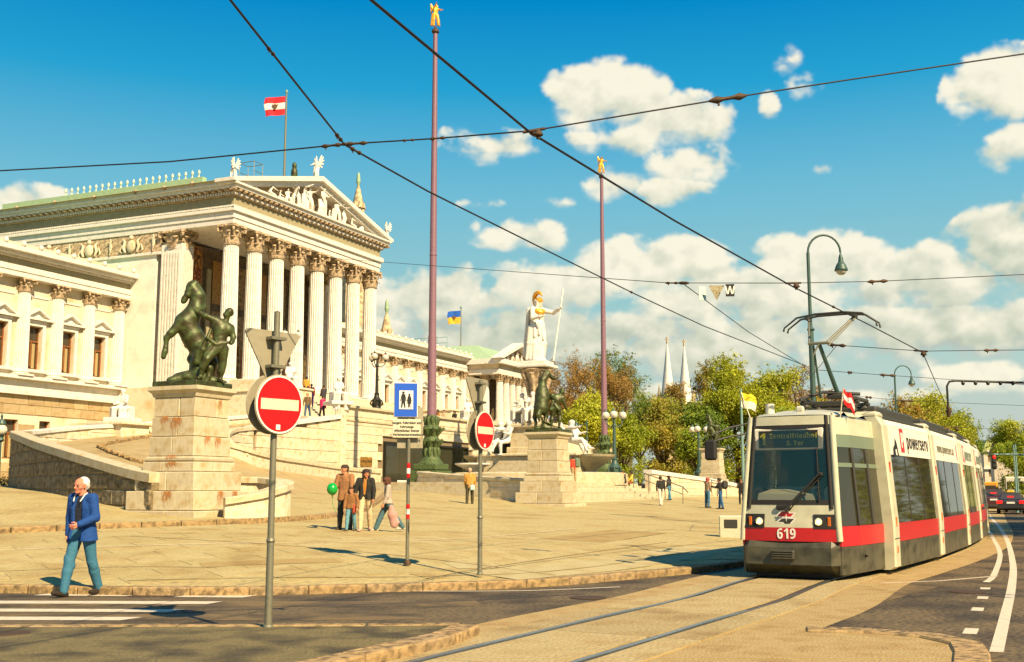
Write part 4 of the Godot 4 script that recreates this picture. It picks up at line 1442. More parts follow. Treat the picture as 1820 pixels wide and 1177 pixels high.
func parliament() -> void:
	var P := thing("parliament_building", "long pale stone parliament with columned temple front and pediment full of statues", "building", BT)
	var b := MB.new()
	var cu := 9.66
	# temple body behind the porch
	b.box(Vector3(cu, 14.8, -23.3), Vector3(20.2, 12.0, 33.6))
	put(P, "temple_wall", b, M.temple)
	b = MB.new()
	b.box(Vector3(cu, 4.5, -19.5), Vector3(20.9, 9.16, 42.0))
	put(P, "podium", b, M.limestone)
	b = MB.new()
	b.box(Vector3(cu, 9.0, -0.2), Vector3(21.6, 0.24, 3.6))
	put(P, "porch_floor", b, M.marble)
	for i in 8:
		column(P, i * 2.76, 9.13, 0.0, 0.63, 20.7, 1.5)
	# antae: fluted piers at both ends of the porch wall
	for u in [0.1, 19.22]:
		b = MB.new()
		b.box(Vector3(u, 14.4, -5.0), Vector3(1.3, 10.6, 1.9))
		for k in 7:
			b.box(Vector3(u - 0.69, 14.3, -5.78 + k * 0.26), Vector3(0.09, 9.6, 0.13))
			b.box(Vector3(u - 0.5 + k * 0.17, 14.3, -4.01), Vector3(0.09, 9.6, 0.09))
		var a := put(P, "fluted_pier", b, M.marble)
		put(a, "capital", capital_mesh(0.66, 1.4), M.carved, Vector3(u, 19.28, -5.0), Basis.from_scale(Vector3(0.95, 1, 1.3)))
	# the wall inside the porch: panels, doors and a painting in the first bay
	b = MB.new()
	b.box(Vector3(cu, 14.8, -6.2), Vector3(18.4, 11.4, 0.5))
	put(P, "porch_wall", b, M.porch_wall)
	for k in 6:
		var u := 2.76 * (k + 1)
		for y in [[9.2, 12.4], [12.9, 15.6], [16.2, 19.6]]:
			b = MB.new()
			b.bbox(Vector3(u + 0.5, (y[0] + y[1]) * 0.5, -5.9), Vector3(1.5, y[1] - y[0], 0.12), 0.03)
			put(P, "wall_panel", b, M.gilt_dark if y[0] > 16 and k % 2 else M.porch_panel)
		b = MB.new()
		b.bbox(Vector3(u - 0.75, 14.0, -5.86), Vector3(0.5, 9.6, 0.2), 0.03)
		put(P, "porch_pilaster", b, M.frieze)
	for k in [1, 3, 5]:
		b = MB.new()
		b.box(Vector3(2.76 * (k + 0.5), 11.2, -5.86), Vector3(1.9, 4.1, 0.26))
		var d := put(P, "door", b, M.porch_panel)
		b = MB.new()
		b.box(Vector3(2.76 * (k + 0.5), 11.1, -5.72), Vector3(1.4, 3.6, 0.04))
		put(d, "door_leaf", b, M.wood_frame)
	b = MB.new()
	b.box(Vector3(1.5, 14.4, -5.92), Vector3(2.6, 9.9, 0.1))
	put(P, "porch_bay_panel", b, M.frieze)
	b = MB.new()
	b.bbox(Vector3(2.85, 18.8, -5.8), Vector3(2.0, 3.1, 0.12), 0.04)
	var fr := put(P, "painting_frame", b, M.gilt_dark)
	b = MB.new()
	b.quad_uv(Vector3(2.0, 20.2, -5.735), Vector3(3.7, 20.2, -5.735), Vector3(3.7, 17.4, -5.735), Vector3(2.0, 17.4, -5.735), Vector3.BACK)
	var pm := StandardMaterial3D.new()
	pm.albedo_texture = mural()
	pm.roughness = 0.7
	put(fr, "mural", b, pm)
	# entablature, laid in courses round the front and both flanks
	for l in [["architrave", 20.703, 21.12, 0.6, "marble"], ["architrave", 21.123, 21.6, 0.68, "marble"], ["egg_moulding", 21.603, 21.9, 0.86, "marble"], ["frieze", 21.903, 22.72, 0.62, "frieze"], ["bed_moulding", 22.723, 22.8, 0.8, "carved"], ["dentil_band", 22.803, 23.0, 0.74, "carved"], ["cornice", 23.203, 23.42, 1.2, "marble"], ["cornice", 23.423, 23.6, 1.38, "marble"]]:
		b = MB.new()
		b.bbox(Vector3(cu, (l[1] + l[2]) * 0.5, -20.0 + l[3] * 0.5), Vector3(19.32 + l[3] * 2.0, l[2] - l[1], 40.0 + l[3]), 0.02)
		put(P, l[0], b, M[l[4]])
	b = MB.new()
	b.box(Vector3(cu, 23.1, -20.0 + 0.4), Vector3(19.32 + 1.6, 0.2, 40.8))
	put(P, "soffit", b, M.carved)
	var dent := MB.new()
	var modi := MB.new()
	var egg := MB.new()
	var x := -0.85
	while x < 20.2:
		dent.box(Vector3(x, 22.9, 0.82), Vector3(0.13, 0.19, 0.16))
		egg.box(Vector3(x, 21.96, 0.8), Vector3(0.16, 0.12, 0.1))
		x += 0.24
	x = -1.2
	while x < 20.6:
		modi.bbox(Vector3(x, 23.1, 0.92), Vector3(0.28, 0.18, 0.55), 0.03)
		x += 0.62
	x = 0.6
	while x > -36.0:
		dent.box(Vector3(-0.82, 22.9, x), Vector3(0.16, 0.19, 0.13))
		egg.box(Vector3(-0.84, 21.96, x), Vector3(0.1, 0.12, 0.16))
		x -= 0.24
	x = 0.9
	while x > -36.0:
		modi.bbox(Vector3(-0.92, 23.1, x), Vector3(0.55, 0.18, 0.28), 0.03)
		x -= 0.62
	put(P, "dentil_course", dent, M.marble).set_meta("kind", "stuff")
	put(P, "egg_course", egg, M.marble).set_meta("kind", "stuff")
	put(P, "bracket_course", modi, M.carved).set_meta("kind", "stuff")
	# pediment
	var hw := 10.95
	var rise := 2.5
	b = MB.new()
	b.prism([Vector2(cu - hw + 0.8, 23.6), Vector2(cu + hw - 0.8, 23.6), Vector2(cu, 23.4 + rise)], -0.5, -0.1, Transform3D.IDENTITY)
	put(P, "tympanum", b, M.carved)
	for s in [-1.0, 1.0]:
		b = MB.new()
		b.prism([Vector2(cu - s * hw, 23.603), Vector2(cu - s * (hw - 1.3), 23.603), Vector2(cu, 23.45 + rise), Vector2(cu, 23.85 + rise)], -0.4, 1.0, Transform3D.IDENTITY)
		put(P, "raking_cornice", b, M.marble)
		b = MB.new()
		b.prism([Vector2(cu - s * (hw + 0.35), 23.606), Vector2(cu - s * (hw + 0.35), 23.85), Vector2(cu, 24.25 + rise), Vector2(cu, 23.853 + rise), Vector2(cu - s * hw, 23.606)], -0.4, 1.36, Transform3D.IDENTITY)
		put(P, "raking_gutter", b, M.marble)
		b = MB.new()
		b.quad(Vector3(cu - s * (hw + 0.3), 23.75, 1.0), Vector3(cu, 24.2 + rise, 1.0), Vector3(cu, 24.2 + rise, -40), Vector3(cu - s * (hw + 0.3), 23.75, -40), Vector3(-s, 3, 0))
		put(P, "roof", b, M.copper)
	var poses := [
		[1.9, 0.5, {"h": 1.9, "thl": 85, "thr": 75, "knl": 15, "knr": 40, "lean": -45, "sit": 0.85}, 80], [3.3, 0.5, {"h": 2.0, "thl": 80, "thr": 70, "knl": 60, "knr": 50, "lean": 25, "sit": 0.6, "aur": 60}, 70],
		[4.6, 0.5, {"h": 1.5, "thl": 80, "thr": 80, "knl": 80, "knr": 85, "sit": 0.45, "lean": 10, "aul": 50}, 30], [5.7, 0.5, {"h": 1.9, "thl": 75, "thr": 60, "knl": 75, "knr": 70, "sit": 0.4, "aul": 70, "aur": 30}, -40],
		[6.8, 0.5, {"h": 2.25, "thr": 30, "knr": 50, "lean": 18, "aur": 80, "aul": 60}, -60], [7.9, 0.5, {"h": 2.55, "thl": 12, "aur": 100, "aor": 30, "aul": 30, "full": 1.25}, 30],
		[8.75, 0.4, {"h": 2.45, "thl": 10, "knl": 25, "aul": 95, "aol": 40, "full": 1.2}, -20], [10.4, 0.6, {"h": 2.85, "thr": 14, "knr": 25, "aul": 40, "ell": 70, "aur": 20, "aor": 20, "full": 1.3}, 0],
		[11.5, 0.5, {"h": 1.6, "thl": 80, "thr": 80, "knl": 90, "knr": 85, "sit": 0.5}, 20], [12.6, 0.5, {"h": 2.35, "thl": 12, "aul": 50, "aol": 25, "full": 1.3, "ell": 60}, -15],
		[13.7, 0.5, {"h": 2.1, "thr": 16, "knr": 30, "aur": 80, "aor": 40, "full": 1.2}, 25], [14.9, 0.5, {"h": 1.8, "thl": 70, "thr": 65, "knl": 75, "knr": 70, "sit": 0.45, "aur": 60}, 50],
		[16.3, 0.5, {"h": 1.9, "thl": 85, "thr": 75, "knl": 40, "knr": 60, "lean": -30, "sit": 0.75}, -75], [17.6, 0.5, {"h": 1.5, "thl": 85, "thr": 75, "knl": 25, "knr": 50, "lean": -45, "sit": 0.75}, -80]]
	for q in poses:
		q[2].h *= 0.86
		put(P, "pediment_figure", statue_mesh(q[2], 0.065), M.marble, Vector3(q[0], 23.62, q[1] + 0.25), Basis(Vector3.UP, PI + deg_to_rad(q[3])))
	# band of griffins and shields along the flank, level with the capitals
	b = MB.new()
	b.box(Vector3(-0.47, 19.95, -23.0), Vector3(0.12, 1.5, 34.0))
	put(P, "relief_band", b, M.carved)
	b = MB.new()
	b.bbox(Vector3(-0.5, 19.1, -23.0), Vector3(0.24, 0.22, 34.0), 0.03)
	put(P, "string_course", b, M.marble)
	var rel := MB.new()
	rel.sphere(Vector3(-0.12, 0.55, 0), Vector3(0.2, 0.5, 0.42), 12, 7)
	rel.sphere(Vector3(-0.14, 1.2, 0), Vector3(0.16, 0.2, 0.2), 8, 5)
	for s in [-1.0, 1.0]:
		rel.tube([Vector3(-0.1, 0.1, s * 0.55), Vector3(-0.14, 0.5, s * 0.75), Vector3(-0.14, 0.95, s * 0.6), Vector3(-0.12, 1.15, s * 0.85)], [0.09, 0.13, 0.1, 0.05], 6)
		rel.tube([Vector3(-0.1, 0.7, s * 0.9), Vector3(-0.1, 0.25, s * 1.1), Vector3(-0.08, 0.1, s * 0.9)], [0.05, 0.09, 0.05], 6)
	var relm := rel.mesh()
	var pu := statue_mesh({"h": 1.35, "aul": 120, "aol": 60, "aur": 60, "aor": 50, "thl": 15, "robe": false}, 0.07, [[Vector3(0.1, 0.95, 0.1), Vector3(0.6, 1.2, 0.12), 0.09, 0.04, Color.WHITE, 1.0], [Vector3(-0.1, 0.95, 0.1), Vector3(-0.6, 1.2, 0.12), 0.09, 0.04, Color.WHITE, 1.0]])
	for k in 8:
		put(P, "shield_relief", relm, M.limestone, Vector3(-0.52, 19.27, -8.8 - 4.15 * k))
		put(P, "winged_boy_relief", pu, M.limestone, Vector3(-0.6, 19.25, -6.7 - 4.15 * k), Basis(Vector3.UP, PI / 2))
	# upright leaf finials along the eave
	var ac := MB.new()
	ac.bbox(Vector3(0, 0.1, 0), Vector3(0.14, 0.2, 0.22), 0.03)
	ac.lathe([Vector2(0.05, 0.18), Vector2(0.04, 0.34), Vector2(0.1, 0.46), Vector2(0.09, 0.6), Vector2(0.0, 0.74)], 7)
	var acm := ac.mesh()
	for k in 22:
		put(P, "eave_finial", acm, M.finial_green, Vector3(-0.7, 24.3, -2.6 - k * 0.62))
	b = MB.new()
	b.box(Vector3(-0.8, 24.1, -12.0), Vector3(0.5, 0.5, 20.0))
	put(P, "eave_parapet", b, M.copper)
	for z in [-2.6, -5.2, -8.0, -12.0, -16.0, -20.0]:
		b = MB.new()
		b.sphere(Vector3(-1.4, 23.75, z), Vector3(0.16, 0.2, 0.2), 8, 5)
		put(P, "lion_head_spout", b, M.carved)
	b = MB.new()
	b.box(Vector3(-1.28, 23.72, -19.5), Vector3(0.2, 0.24, 39))
	put(P, "gutter", b, M.limestone)
	# wings
	var cols := []
	var wins := []
	for k in 7:
		cols.append(-1.07 - 2.93 * k)
		wins.append(-2.75 - 2.93 * k)
	wing(P, -21.0, -0.36, cols, wins, [[-10.7, 3.7, 1.15, 2.6], [-7.75, 3.7, 0.95, 2.62], [-4.85, 3.7, 0.95, 2.62], [-13.6, 3.7, 1.15, 2.6]], -9.5, 0.9, true)
	cols = []
	wins = []
	for k in 13:
		cols.append(20.55 + 2.75 * k)
		wins.append(21.95 + 2.75 * k)
	cols.append(56.3)
	wing(P, 19.7, 57.0, cols, wins, [], -9.5, 2.0, false)
	pavilion(P)

func mural() -> ImageTexture:
	# a dim gold ground with brown and red robed masses, in loose patches
	var im := Image.create(96, 160, false, Image.FORMAT_RGB8)
	var f := FastNoiseLite.new()
	f.seed = 3
	f.frequency = 0.05
	for y in 160:
		for x in 96:
			var v := f.get_noise_2d(x, y * 0.7)
			var c := Color(0.5, 0.33, 0.1).lerp(Color(0.2, 0.1, 0.04), clampf(v * 2.0 + 0.3, 0, 1))
			if f.get_noise_2d(x + 300, y * 0.5) > 0.15: c = c.lerp(Color(0.85, 0.6, 0.3), 0.7)
			if y > 90 and f.get_noise_2d(x + 700, y) > 0.05: c = c.lerp(Color(0.45, 0.06, 0.04), 0.8)
			im.set_pixel(x, y, c)
	return ImageTexture.create_from_image(im)

func pavilion(P: Node) -> void:
	# the corner pavilion at the far end of the right wing, with its own small temple front
	var b := MB.new()
	b.box(Vector3(64.5, 9.0, -20.5), Vector3(14.6, 13.6, 24.0))
	put(P, "pavilion_wall", b, M.limestone)
	b = MB.new()
	b.box(Vector3(62.5, 5.4, -6.5), Vector3(11.0, 8.6, 4.6))
	put(P, "pavilion_podium", b, M.limestone)
	for k in 6:
		column(P, 58.1 + 1.85 * k, 9.7, -5.2, 0.45, 15.4, 0.85)
	column(P, 57.9, 9.7, -6.95, 0.45, 15.4, 0.85)
	for z in [-9.3, -10.6]:
		b = MB.new()
		b.box(Vector3(57.4, 12.5, z), Vector3(0.5, 5.8, 0.8))
		put(P, "pilaster", b, M.marble)
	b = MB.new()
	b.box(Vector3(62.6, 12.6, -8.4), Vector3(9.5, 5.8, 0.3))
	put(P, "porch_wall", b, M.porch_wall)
	for l in [["architrave", 15.4, 16.0, 0.5, "marble"], ["frieze", 16.003, 16.6, 0.42, "limestone"], ["cornice", 16.603, 17.2, 1.1, "marble"]]:
		b = MB.new()
		b.bbox(Vector3(64.6, (l[1] + l[2]) * 0.5, -18.7 + l[3] * 0.5), Vector3(14.4 + l[3] * 2, l[2] - l[1], 27.0 + l[3]), 0.02)
		put(P, l[0], b, M[l[4]])
	b = MB.new()
	b.prism([Vector2(56.3, 17.203), Vector2(68.0, 17.203), Vector2(62.1, 19.3)], -5.2, -4.9, Transform3D.IDENTITY)
	put(P, "tympanum", b, M.carved)
	for s in [-1.0, 1.0]:
		b = MB.new()
		b.prism([Vector2(62.1 - s * 6.4, 17.206), Vector2(62.1 - s * 5.6, 17.206), Vector2(62.1, 19.2), Vector2(62.1, 19.7)], -5.3, -3.9, Transform3D.IDENTITY)
		put(P, "raking_cornice", b, M.marble)
	b = MB.new()
	b.loft([PackedVector3Array([Vector3(56.4, 17.21, -5.3), Vector3(72.5, 17.21, -5.3), Vector3(72.5, 17.21, -33), Vector3(56.4, 17.21, -33)]), PackedVector3Array([Vector3(60.5, 19.5, -9.5), Vector3(70, 19.5, -9.5), Vector3(70, 19.5, -29), Vector3(60.5, 19.5, -29)])], false, true)
	put(P, "pavilion_roof", b, M.copper)
	var rail := MB.new()
	for k in 14:
		rail.tube([Vector3(55.5, 18.6, -11 - k * 1.3), Vector3(55.5, 20.0, -11 - k * 1.3)], 0.035, 4)
	for y in [19.3, 20.0]:
		rail.tube([Vector3(55.5, y, -11), Vector3(55.5, y, -28)], 0.035, 4)
	put(P, "roof_railing", rail, M.pale_green)
	for q in [[59.2, 1.0], [60.6, 1.3], [62.0, 1.6], [63.4, 1.3], [64.8, 1.0]]:
		put(P, "pediment_figure", statue_mesh({"h": q[1], "thl": 20, "aur": 50}, 0.09), M.marble, Vector3(q[0], 17.21, -4.6), Basis(Vector3.UP, PI))

# ---- ramp, front wall, terrace, steps
func wall_run(parent: Node, pts: Array, thick: float, cap: float, mats: Array, course: float, length: float, side: float, core: Material, cap_mat: Material, base := -9.0) -> void:
	# pts: [x, d, top]; stone courses on the side `side` of the line, a coping on top
	var path := []
	for i in pts.size():
		path.append(Vector3(pts[i][0], pts[i][2], -pts[i][1]))
	var cv := Curve3D.new()
	for i in path.size():
		var t: Vector3 = (path[mini(i + 1, path.size() - 1)] - path[maxi(i - 1, 0)]) / 6.0
		cv.add_point(path[i], -t, t)
	var L := cv.get_baked_length()
	var n := int(L / 0.5) + 1
	var rings := []
	var caps := []
	for i in n + 1:
		var p := cv.sample_baked(L * i / n, true)
		var q := cv.sample_baked(minf(L * i / n + 0.1, L), true) - cv.sample_baked(maxf(L * i / n - 0.1, 0), true)
		q.y = 0
		var r := q.normalized().cross(Vector3.UP)
		var g := base if base > -5.0 else ground(p.x, -p.z) - 0.3
		var h := thick * 0.5
		rings.append(PackedVector3Array([Vector3(p.x, g, p.z) - r * h, Vector3(p.x, g, p.z) + r * h, p + r * h + Vector3(0, -cap, 0), p - r * h + Vector3(0, -cap, 0)]))
		h += 0.09
		caps.append(PackedVector3Array([p - r * h + Vector3(0, -cap + 0.003, 0), p + r * h + Vector3(0, -cap + 0.003, 0), p + r * h + Vector3(0, -0.03, 0), p + r * (h - 0.06), p - r * (h - 0.06), p - r * h + Vector3(0, -0.03, 0)]))
	var b := MB.new()
	b.loft(rings, false, true)
	put(parent, "wall_core", b, core)
	b = MB.new()
	b.loft(caps, false, true)
	put(parent, "coping", b, cap_mat)
	if mats.is_empty():
		return
	var row := 0
	var y := 0.2
	while y < 8.0:
		var s := length * (0.5 if row % 2 else 0.0)
		while s < L - 0.1:
			var l := minf(length, L - s)
			var p := cv.sample_baked(s + l * 0.5, true)
			var q := cv.sample_baked(minf(s + l, L), true)
			var p0 := cv.sample_baked(s, true)
			s += l
			var top := minf(p0.y, q.y) - cap
			if y + 0.1 > top or y + course < ground(p.x, -p.z):
				continue
			var h := minf(course, top - y)
			var t := q - p0
			t.y = 0
			t = t.normalized()
			var r := t.cross(Vector3.UP)
			put(parent, "stone_block", brick_mesh(Vector3(l - 0.03, h - 0.03, 0.16), 0.035), mats[rng.randi() % mats.size()], Vector3(p.x, y + h * 0.5, p.z) + r * side * (thick * 0.5 - 0.05 + rng.randf_range(-0.008, 0.012)), Basis(t, Vector3.UP, t.cross(Vector3.UP)))
		y += course
		row += 1

func forecourt() -> void:
	var rough := [M.rough0, M.rough1, M.rough2, M.rough3]
	var white := [M.white_stone0, M.white_stone1, M.white_stone2, M.white_stone3]
	var R := thing("ramp_wall", "tall curved ramp wall of rough stone blocks with smooth sloping coping", "wall")
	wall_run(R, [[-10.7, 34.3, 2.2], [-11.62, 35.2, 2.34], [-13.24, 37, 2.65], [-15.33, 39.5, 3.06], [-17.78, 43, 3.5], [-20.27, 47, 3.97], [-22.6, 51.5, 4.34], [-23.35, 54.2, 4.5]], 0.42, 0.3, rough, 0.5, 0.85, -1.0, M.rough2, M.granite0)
	R = thing("ramp_parapet", "sunlit curved parapet along the far side of the ramp, white coping", "wall")
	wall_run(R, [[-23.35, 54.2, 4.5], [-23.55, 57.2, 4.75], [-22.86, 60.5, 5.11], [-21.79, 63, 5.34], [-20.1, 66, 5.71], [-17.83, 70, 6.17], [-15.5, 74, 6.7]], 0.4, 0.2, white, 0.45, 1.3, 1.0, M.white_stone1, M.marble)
	R = thing("inner_ramp_wall", "low curved wall turning back on itself beside the ramp, pale coping", "wall")
	wall_run(R, [[-8.94, 75.7, 2.96], [-10.58, 70.07, 3.11], [-11.94, 64.06, 3.34], [-12.85, 59.55, 3.52], [-13.67, 57.22, 3.81], [-14.53, 57.4, 4.24], [-15.3, 60.11, 4.7], [-15.5, 62.54, 5.07], [-15.06, 64.91, 5.29]], 0.4, 0.22, white, 0.45, 1.3, 1.0, M.white_stone2, M.granite1, 1.0)
	R = thing("volute_wall", "short white wall end curling round beside the left horse pedestal", "wall")
	wall_run(R, [[-9.2, 37.2, 2.1], [-8.2, 37.3, 2.1], [-7.35, 36.5, 2.0], [-7.2, 35.4, 1.85], [-7.8, 34.4, 1.6], [-8.6, 34.0, 1.45]], 0.4, 0.2, [], 0.5, 0.9, -1.0, M.white_stone1, M.granite1)
	# the ramp's roadway
	var rows := [[-9.3, 35.8, 1.02, -8.9, 75.5, 1.92], [-11.4, 35.7, 1.5, -10.5, 70.07, 2.3], [-13.1, 37.3, 1.9, -11.9, 64.06, 2.6], [-15.2, 39.8, 2.3, -12.8, 59.55, 2.8], [-17.6, 43.2, 2.75, -13.5, 57.0, 3.1], [-20.1, 47.2, 3.2, -14.3, 57.0, 3.45], [-22.4, 51.6, 3.6, -15.1, 58.6, 3.8], [-23.2, 55.5, 3.85, -15.4, 60.3, 4.15], [-22.7, 60.4, 4.4, -15.5, 62.6, 4.45], [-21.6, 62.9, 4.7, -15.1, 65, 4.65], [-19.9, 65.9, 5.1, -14.6, 66.6, 4.9], [-17.6, 69.8, 5.6, -13.1, 70.2, 5.3], [-15.3, 73.9, 6.25, -11.4, 74.1, 6.25]]
	var b := MB.new()
	for i in rows.size() - 1:
		for k in 4:
			var q := []
			for e in [[i, k], [i + 1, k], [i + 1, k + 1], [i, k + 1]]:
				var r: Array = rows[e[0]]
				q.append(w(r[0], r[1], r[2]).lerp(w(r[3], r[4], r[5]), e[1] / 4.0))
			b.quad(q[0], q[1], q[2], q[3], Vector3.UP)
	struct("ramp_road", b, M.ramp)
	b = MB.new()
	var line := []
	for i in range(1, 12):
		var r: Array = rows[i]
		line.append(w(r[0], r[1], r[2]).lerp(w(r[3], r[4], r[5]), 0.36))
	for i in line.size() - 1:
		var n: int = 4
		for s in n:
			var p: Vector3 = line[i].lerp(line[i + 1], (s + 0.02) / n)
			var q: Vector3 = line[i].lerp(line[i + 1], (s + 0.98) / n)
			b.box((p + q) * 0.5 + Vector3(0, 0.05, 0), Vector3(p.distance_to(q), 0.14, 0.25), Basis(Vector3((q - p).x, 0, (q - p).z).normalized(), Vector3.UP, Vector3((q - p).x, 0, (q - p).z).normalized().cross(Vector3.UP)))
	struct("ramp_kerb", b, M.kerb1)
	# footway edging on the square in front of the ramp
	var kl := Node3D.new()
	kl.name = "footway_kerb"
	kl.set_meta("kind", "structure")
	add_child(kl)
	for s in [[[-16, 26.2], [-11.5, 28.3], [-7.6, 31.4], [-5.66, 38.0], [-5.6, 46], [-6.2, 56]]]:
		var path := smooth_path(s, 1.0)
		for i in path.size() - 1:
			var a: Vector3 = path[i]
			var e: Vector3 = path[i + 1]
			a.y = ground(a.x, -a.z) + 0.05
			e.y = ground(e.x, -e.z) + 0.05
			var t := (e - a).normalized()
			var sd := t.cross(Vector3.UP).normalized()
			put(kl, "kerb_stone", brick_mesh(Vector3(a.distance_to(e) - 0.015, 0.18, 0.26), 0.02), M["kerb%d" % (rng.randi() % 4)], (a + e) * 0.5, Basis(t, sd.cross(t), sd))
	# front retaining wall of the terrace, dark glazed opening in it
	var F := thing("terrace_wall", "long pale ashlar wall carrying the terrace before the temple front", "wall", BT)
	b = MB.new()
	b.box(Vector3(15.6, 3.6, 10.6), Vector3(34.8, 7.0, 0.5))
	put(F, "wall_core", b, M.mortar)
	b = MB.new()
	b.prism([Vector2(-11.2, 0.5), Vector2(-1.8, 0.5), Vector2(-1.8, 6.35), Vector2(-11.2, 5.15)], 10.4, 10.85, Transform3D.IDENTITY)
	put(F, "wall_core", b, M.mortar)
	ashlar(F, Transform3D(Basis.IDENTITY, Vector3(-1.7, 1.45, 10.9)), 23.5, 5.6, 0.56, 1.25, 0.2, white, [Rect2(5.4, 0.9, 12.9, 2.6)], 0.02)
	ashlar(F, Transform3D(Basis.IDENTITY, Vector3(21.8, 1.45, 10.9)), 11.0, 5.6, 1.4, 2.75, 0.2, white, [], 0.02)
	for r in 7:
		var x := -11.0
		while x < -2.2:
			var top := 5.15 + (x + 11.2) * 0.128
			var y := 1.3 + r * 0.7
			if y + 0.3 < top:
				put(F, "stone_block", brick_mesh(Vector3(1.26, minf(0.7, top - y) - 0.02, 0.2)), white[rng.randi() % 4], Vector3(x + 0.64, y + minf(0.7, top - y) * 0.5, 10.9))
			x += 1.28
	b = MB.new()
	b.bbox(Vector3(15.6, 7.14, 10.8), Vector3(35.0, 0.2, 0.75), 0.03)
	put(F, "coping", b, M.granite0)
	b = MB.new()
	b.bbox(Vector3(15.6, 6.25, 10.95), Vector3(34.9, 0.14, 0.24), 0.02)
	put(F, "string_course", b, M.granite2)
	b = MB.new()
	b.prism([Vector2(-11.3, 5.1), Vector2(-2.0, 6.3), Vector2(-2.0, 6.55), Vector2(-11.3, 5.35)], 10.3, 11.15, Transform3D.IDENTITY)
	put(F, "sloping_coping", b, M.marble)
	b = MB.new()
	b.bbox(Vector3(-1.95, 3.9, 10.9), Vector3(0.6, 6.2, 0.5), 0.03)
	put(F, "pilaster", b, M.white_stone1)
	for k in 6:
		b = MB.new()
		b.box(Vector3(3.75 + 1.08 + k * 2.15, 3.65, 10.86), Vector3(2.12, 2.5, 0.06))
		put(F, "glass_panel", b, M.dark_glass)
	b = MB.new()
	b.box(Vector3(10.15, 4.96, 10.97), Vector3(13.1, 0.12, 0.2))
	b.box(Vector3(10.15, 2.33, 10.97), Vector3(13.1, 0.14, 0.2))
	b.box(Vector3(3.65, 3.65, 10.97), Vector3(0.1, 2.5, 0.2))
	b.box(Vector3(16.65, 3.65, 10.97), Vector3(0.1, 2.5, 0.2))
	put(F, "opening_frame", b, M.black_iron)
	b = MB.new()
	b.bbox(Vector3.ZERO, Vector3(2.6, 0.42, 0.06), 0.015)
	var o := put(self, "notice_board", b, M.white_paint, bl(6.6, 11.06, 2.12), BB)
	tag(o, "blank white board fixed low under the dark glazed opening", "board")
	b = MB.new()
	b.bbox(Vector3.ZERO, Vector3(1.5, 0.62, 0.05), 0.015)
	o = put(self, "wall_plaque", b, M.gilt_dark, bl(1.1, 11.04, 3.55), BB)
	tag(o, "worn brass plaque with dark letters on the pale terrace wall", "plaque")
	text_on(o, "lettering", "CONLANDE", 0.2, M.black_iron, Vector3(0, 0.02, 0.026), Basis.IDENTITY)
	# terrace floor and the flight of steps up to the columns
	b = MB.new()
	b.box(Vector3(26.0, 3.2, 0.5), Vector3(62.0, 6.2, 19.9))
	o = struct("terrace", b, M.limestone)
	o.transform = BT
	var S := thing("portico_steps", "wide flight of pale stone steps climbing to the column bases", "steps", BT)
	for k in 15:
		b = MB.new()
		var y := 6.3 + (k + 1) * 0.184
		var z := 7.2 - k * 0.36
		b.bbox(Vector3(9.66, y - 0.5, z - 0.6), Vector3(20.6, 1.0, 1.2), 0.015)
		put(S, "step", b, M.white_stone0 if k % 2 else M.white_stone3)
	for u in [-1.5, 20.8]:
		b = MB.new()
		b.bbox(Vector3(u, 7.3, 4.6), Vector3(1.5, 2.0, 6.4), 0.04)
		b.bbox(Vector3(u, 8.36, 4.6), Vector3(1.75, 0.16, 6.6), 0.04)
		b.bbox(Vector3(u, 8.8, 3.0), Vector3(1.3, 0.8, 2.2), 0.04)
		put(S, "cheek_wall", b, M.white_stone1)
	# low forecourt wall between the glazed opening and the second horse
	R = thing("forecourt_wall", "low white panelled wall running up to the middle horse pedestal", "wall")
	wall_run(R, [[-4.9, 68.5, 2.75], [-5.12, 64.9, 2.72], [-4.6, 63.9, 2.66], [-1.8, 60.6, 2.42], [1.3, 57.1, 2.2]], 0.5, 0.16, white, 0.55, 2.6, 1.0, M.white_stone1, M.granite1, 0.7)
	# fountain platform and its steps
	b = MB.new()
	b.prism([Vector2(-8.5, -11.1), Vector2(-11.0, -26.2), Vector2(30.0, -26.2), Vector2(30.0, -11.1)], 0.4, 2.1, Transform3D(Basis(Vector3.RIGHT, Vector3.FORWARD, Vector3.UP), Vector3.ZERO))
	o = struct("fountain_platform", b, M.granite1)
	o.transform = BT
	S = thing("fountain_steps", "broad low steps of worn stone leading up to the fountain", "steps", BT)
	for k in 6:
		b = MB.new()
		b.bbox(Vector3(10.2, 1.94 - k * 0.18 - 0.5, 26.2 + k * 0.55), Vector3(38.0, 1.0, 0.62), 0.015)
		put(S, "step", b, M["granite%d" % (k % 4)])
	R = thing("right_ramp_parapet", "long white curved parapet of the right ramp beyond the fountain", "wall")
	wall_run(R, [[9.7, 81.0, 3.1], [11.5, 84, 2.95], [15.4, 90.5, 2.6], [18.2, 95.5, 2.3], [20.6, 98.5, 1.9], [23.6, 101.5, 1.75]], 0.45, 0.3, white, 0.5, 2.5, 1.0, M.white_stone2, M.marble, 0.5)

func text_on(parent: Node, called: String, s: String, size: float, m: Material, at: Vector3, b: Basis, font := "Droid Sans", depth := 0.006, wide := 1.0) -> MeshInstance3D:
	var f := SystemFont.new()
	f.font_names = PackedStringArray([font])
	f.font_weight = 700
	var t := TextMesh.new()
	t.text = s
	t.font = f
	t.font_size = 32
	t.pixel_size = size / 24.0
	t.depth = depth
	t.curve_step = 2.0
	var o := put(parent, called, t, m, at, b * Basis.from_scale(Vector3(wide, 1, 1)))
	return o

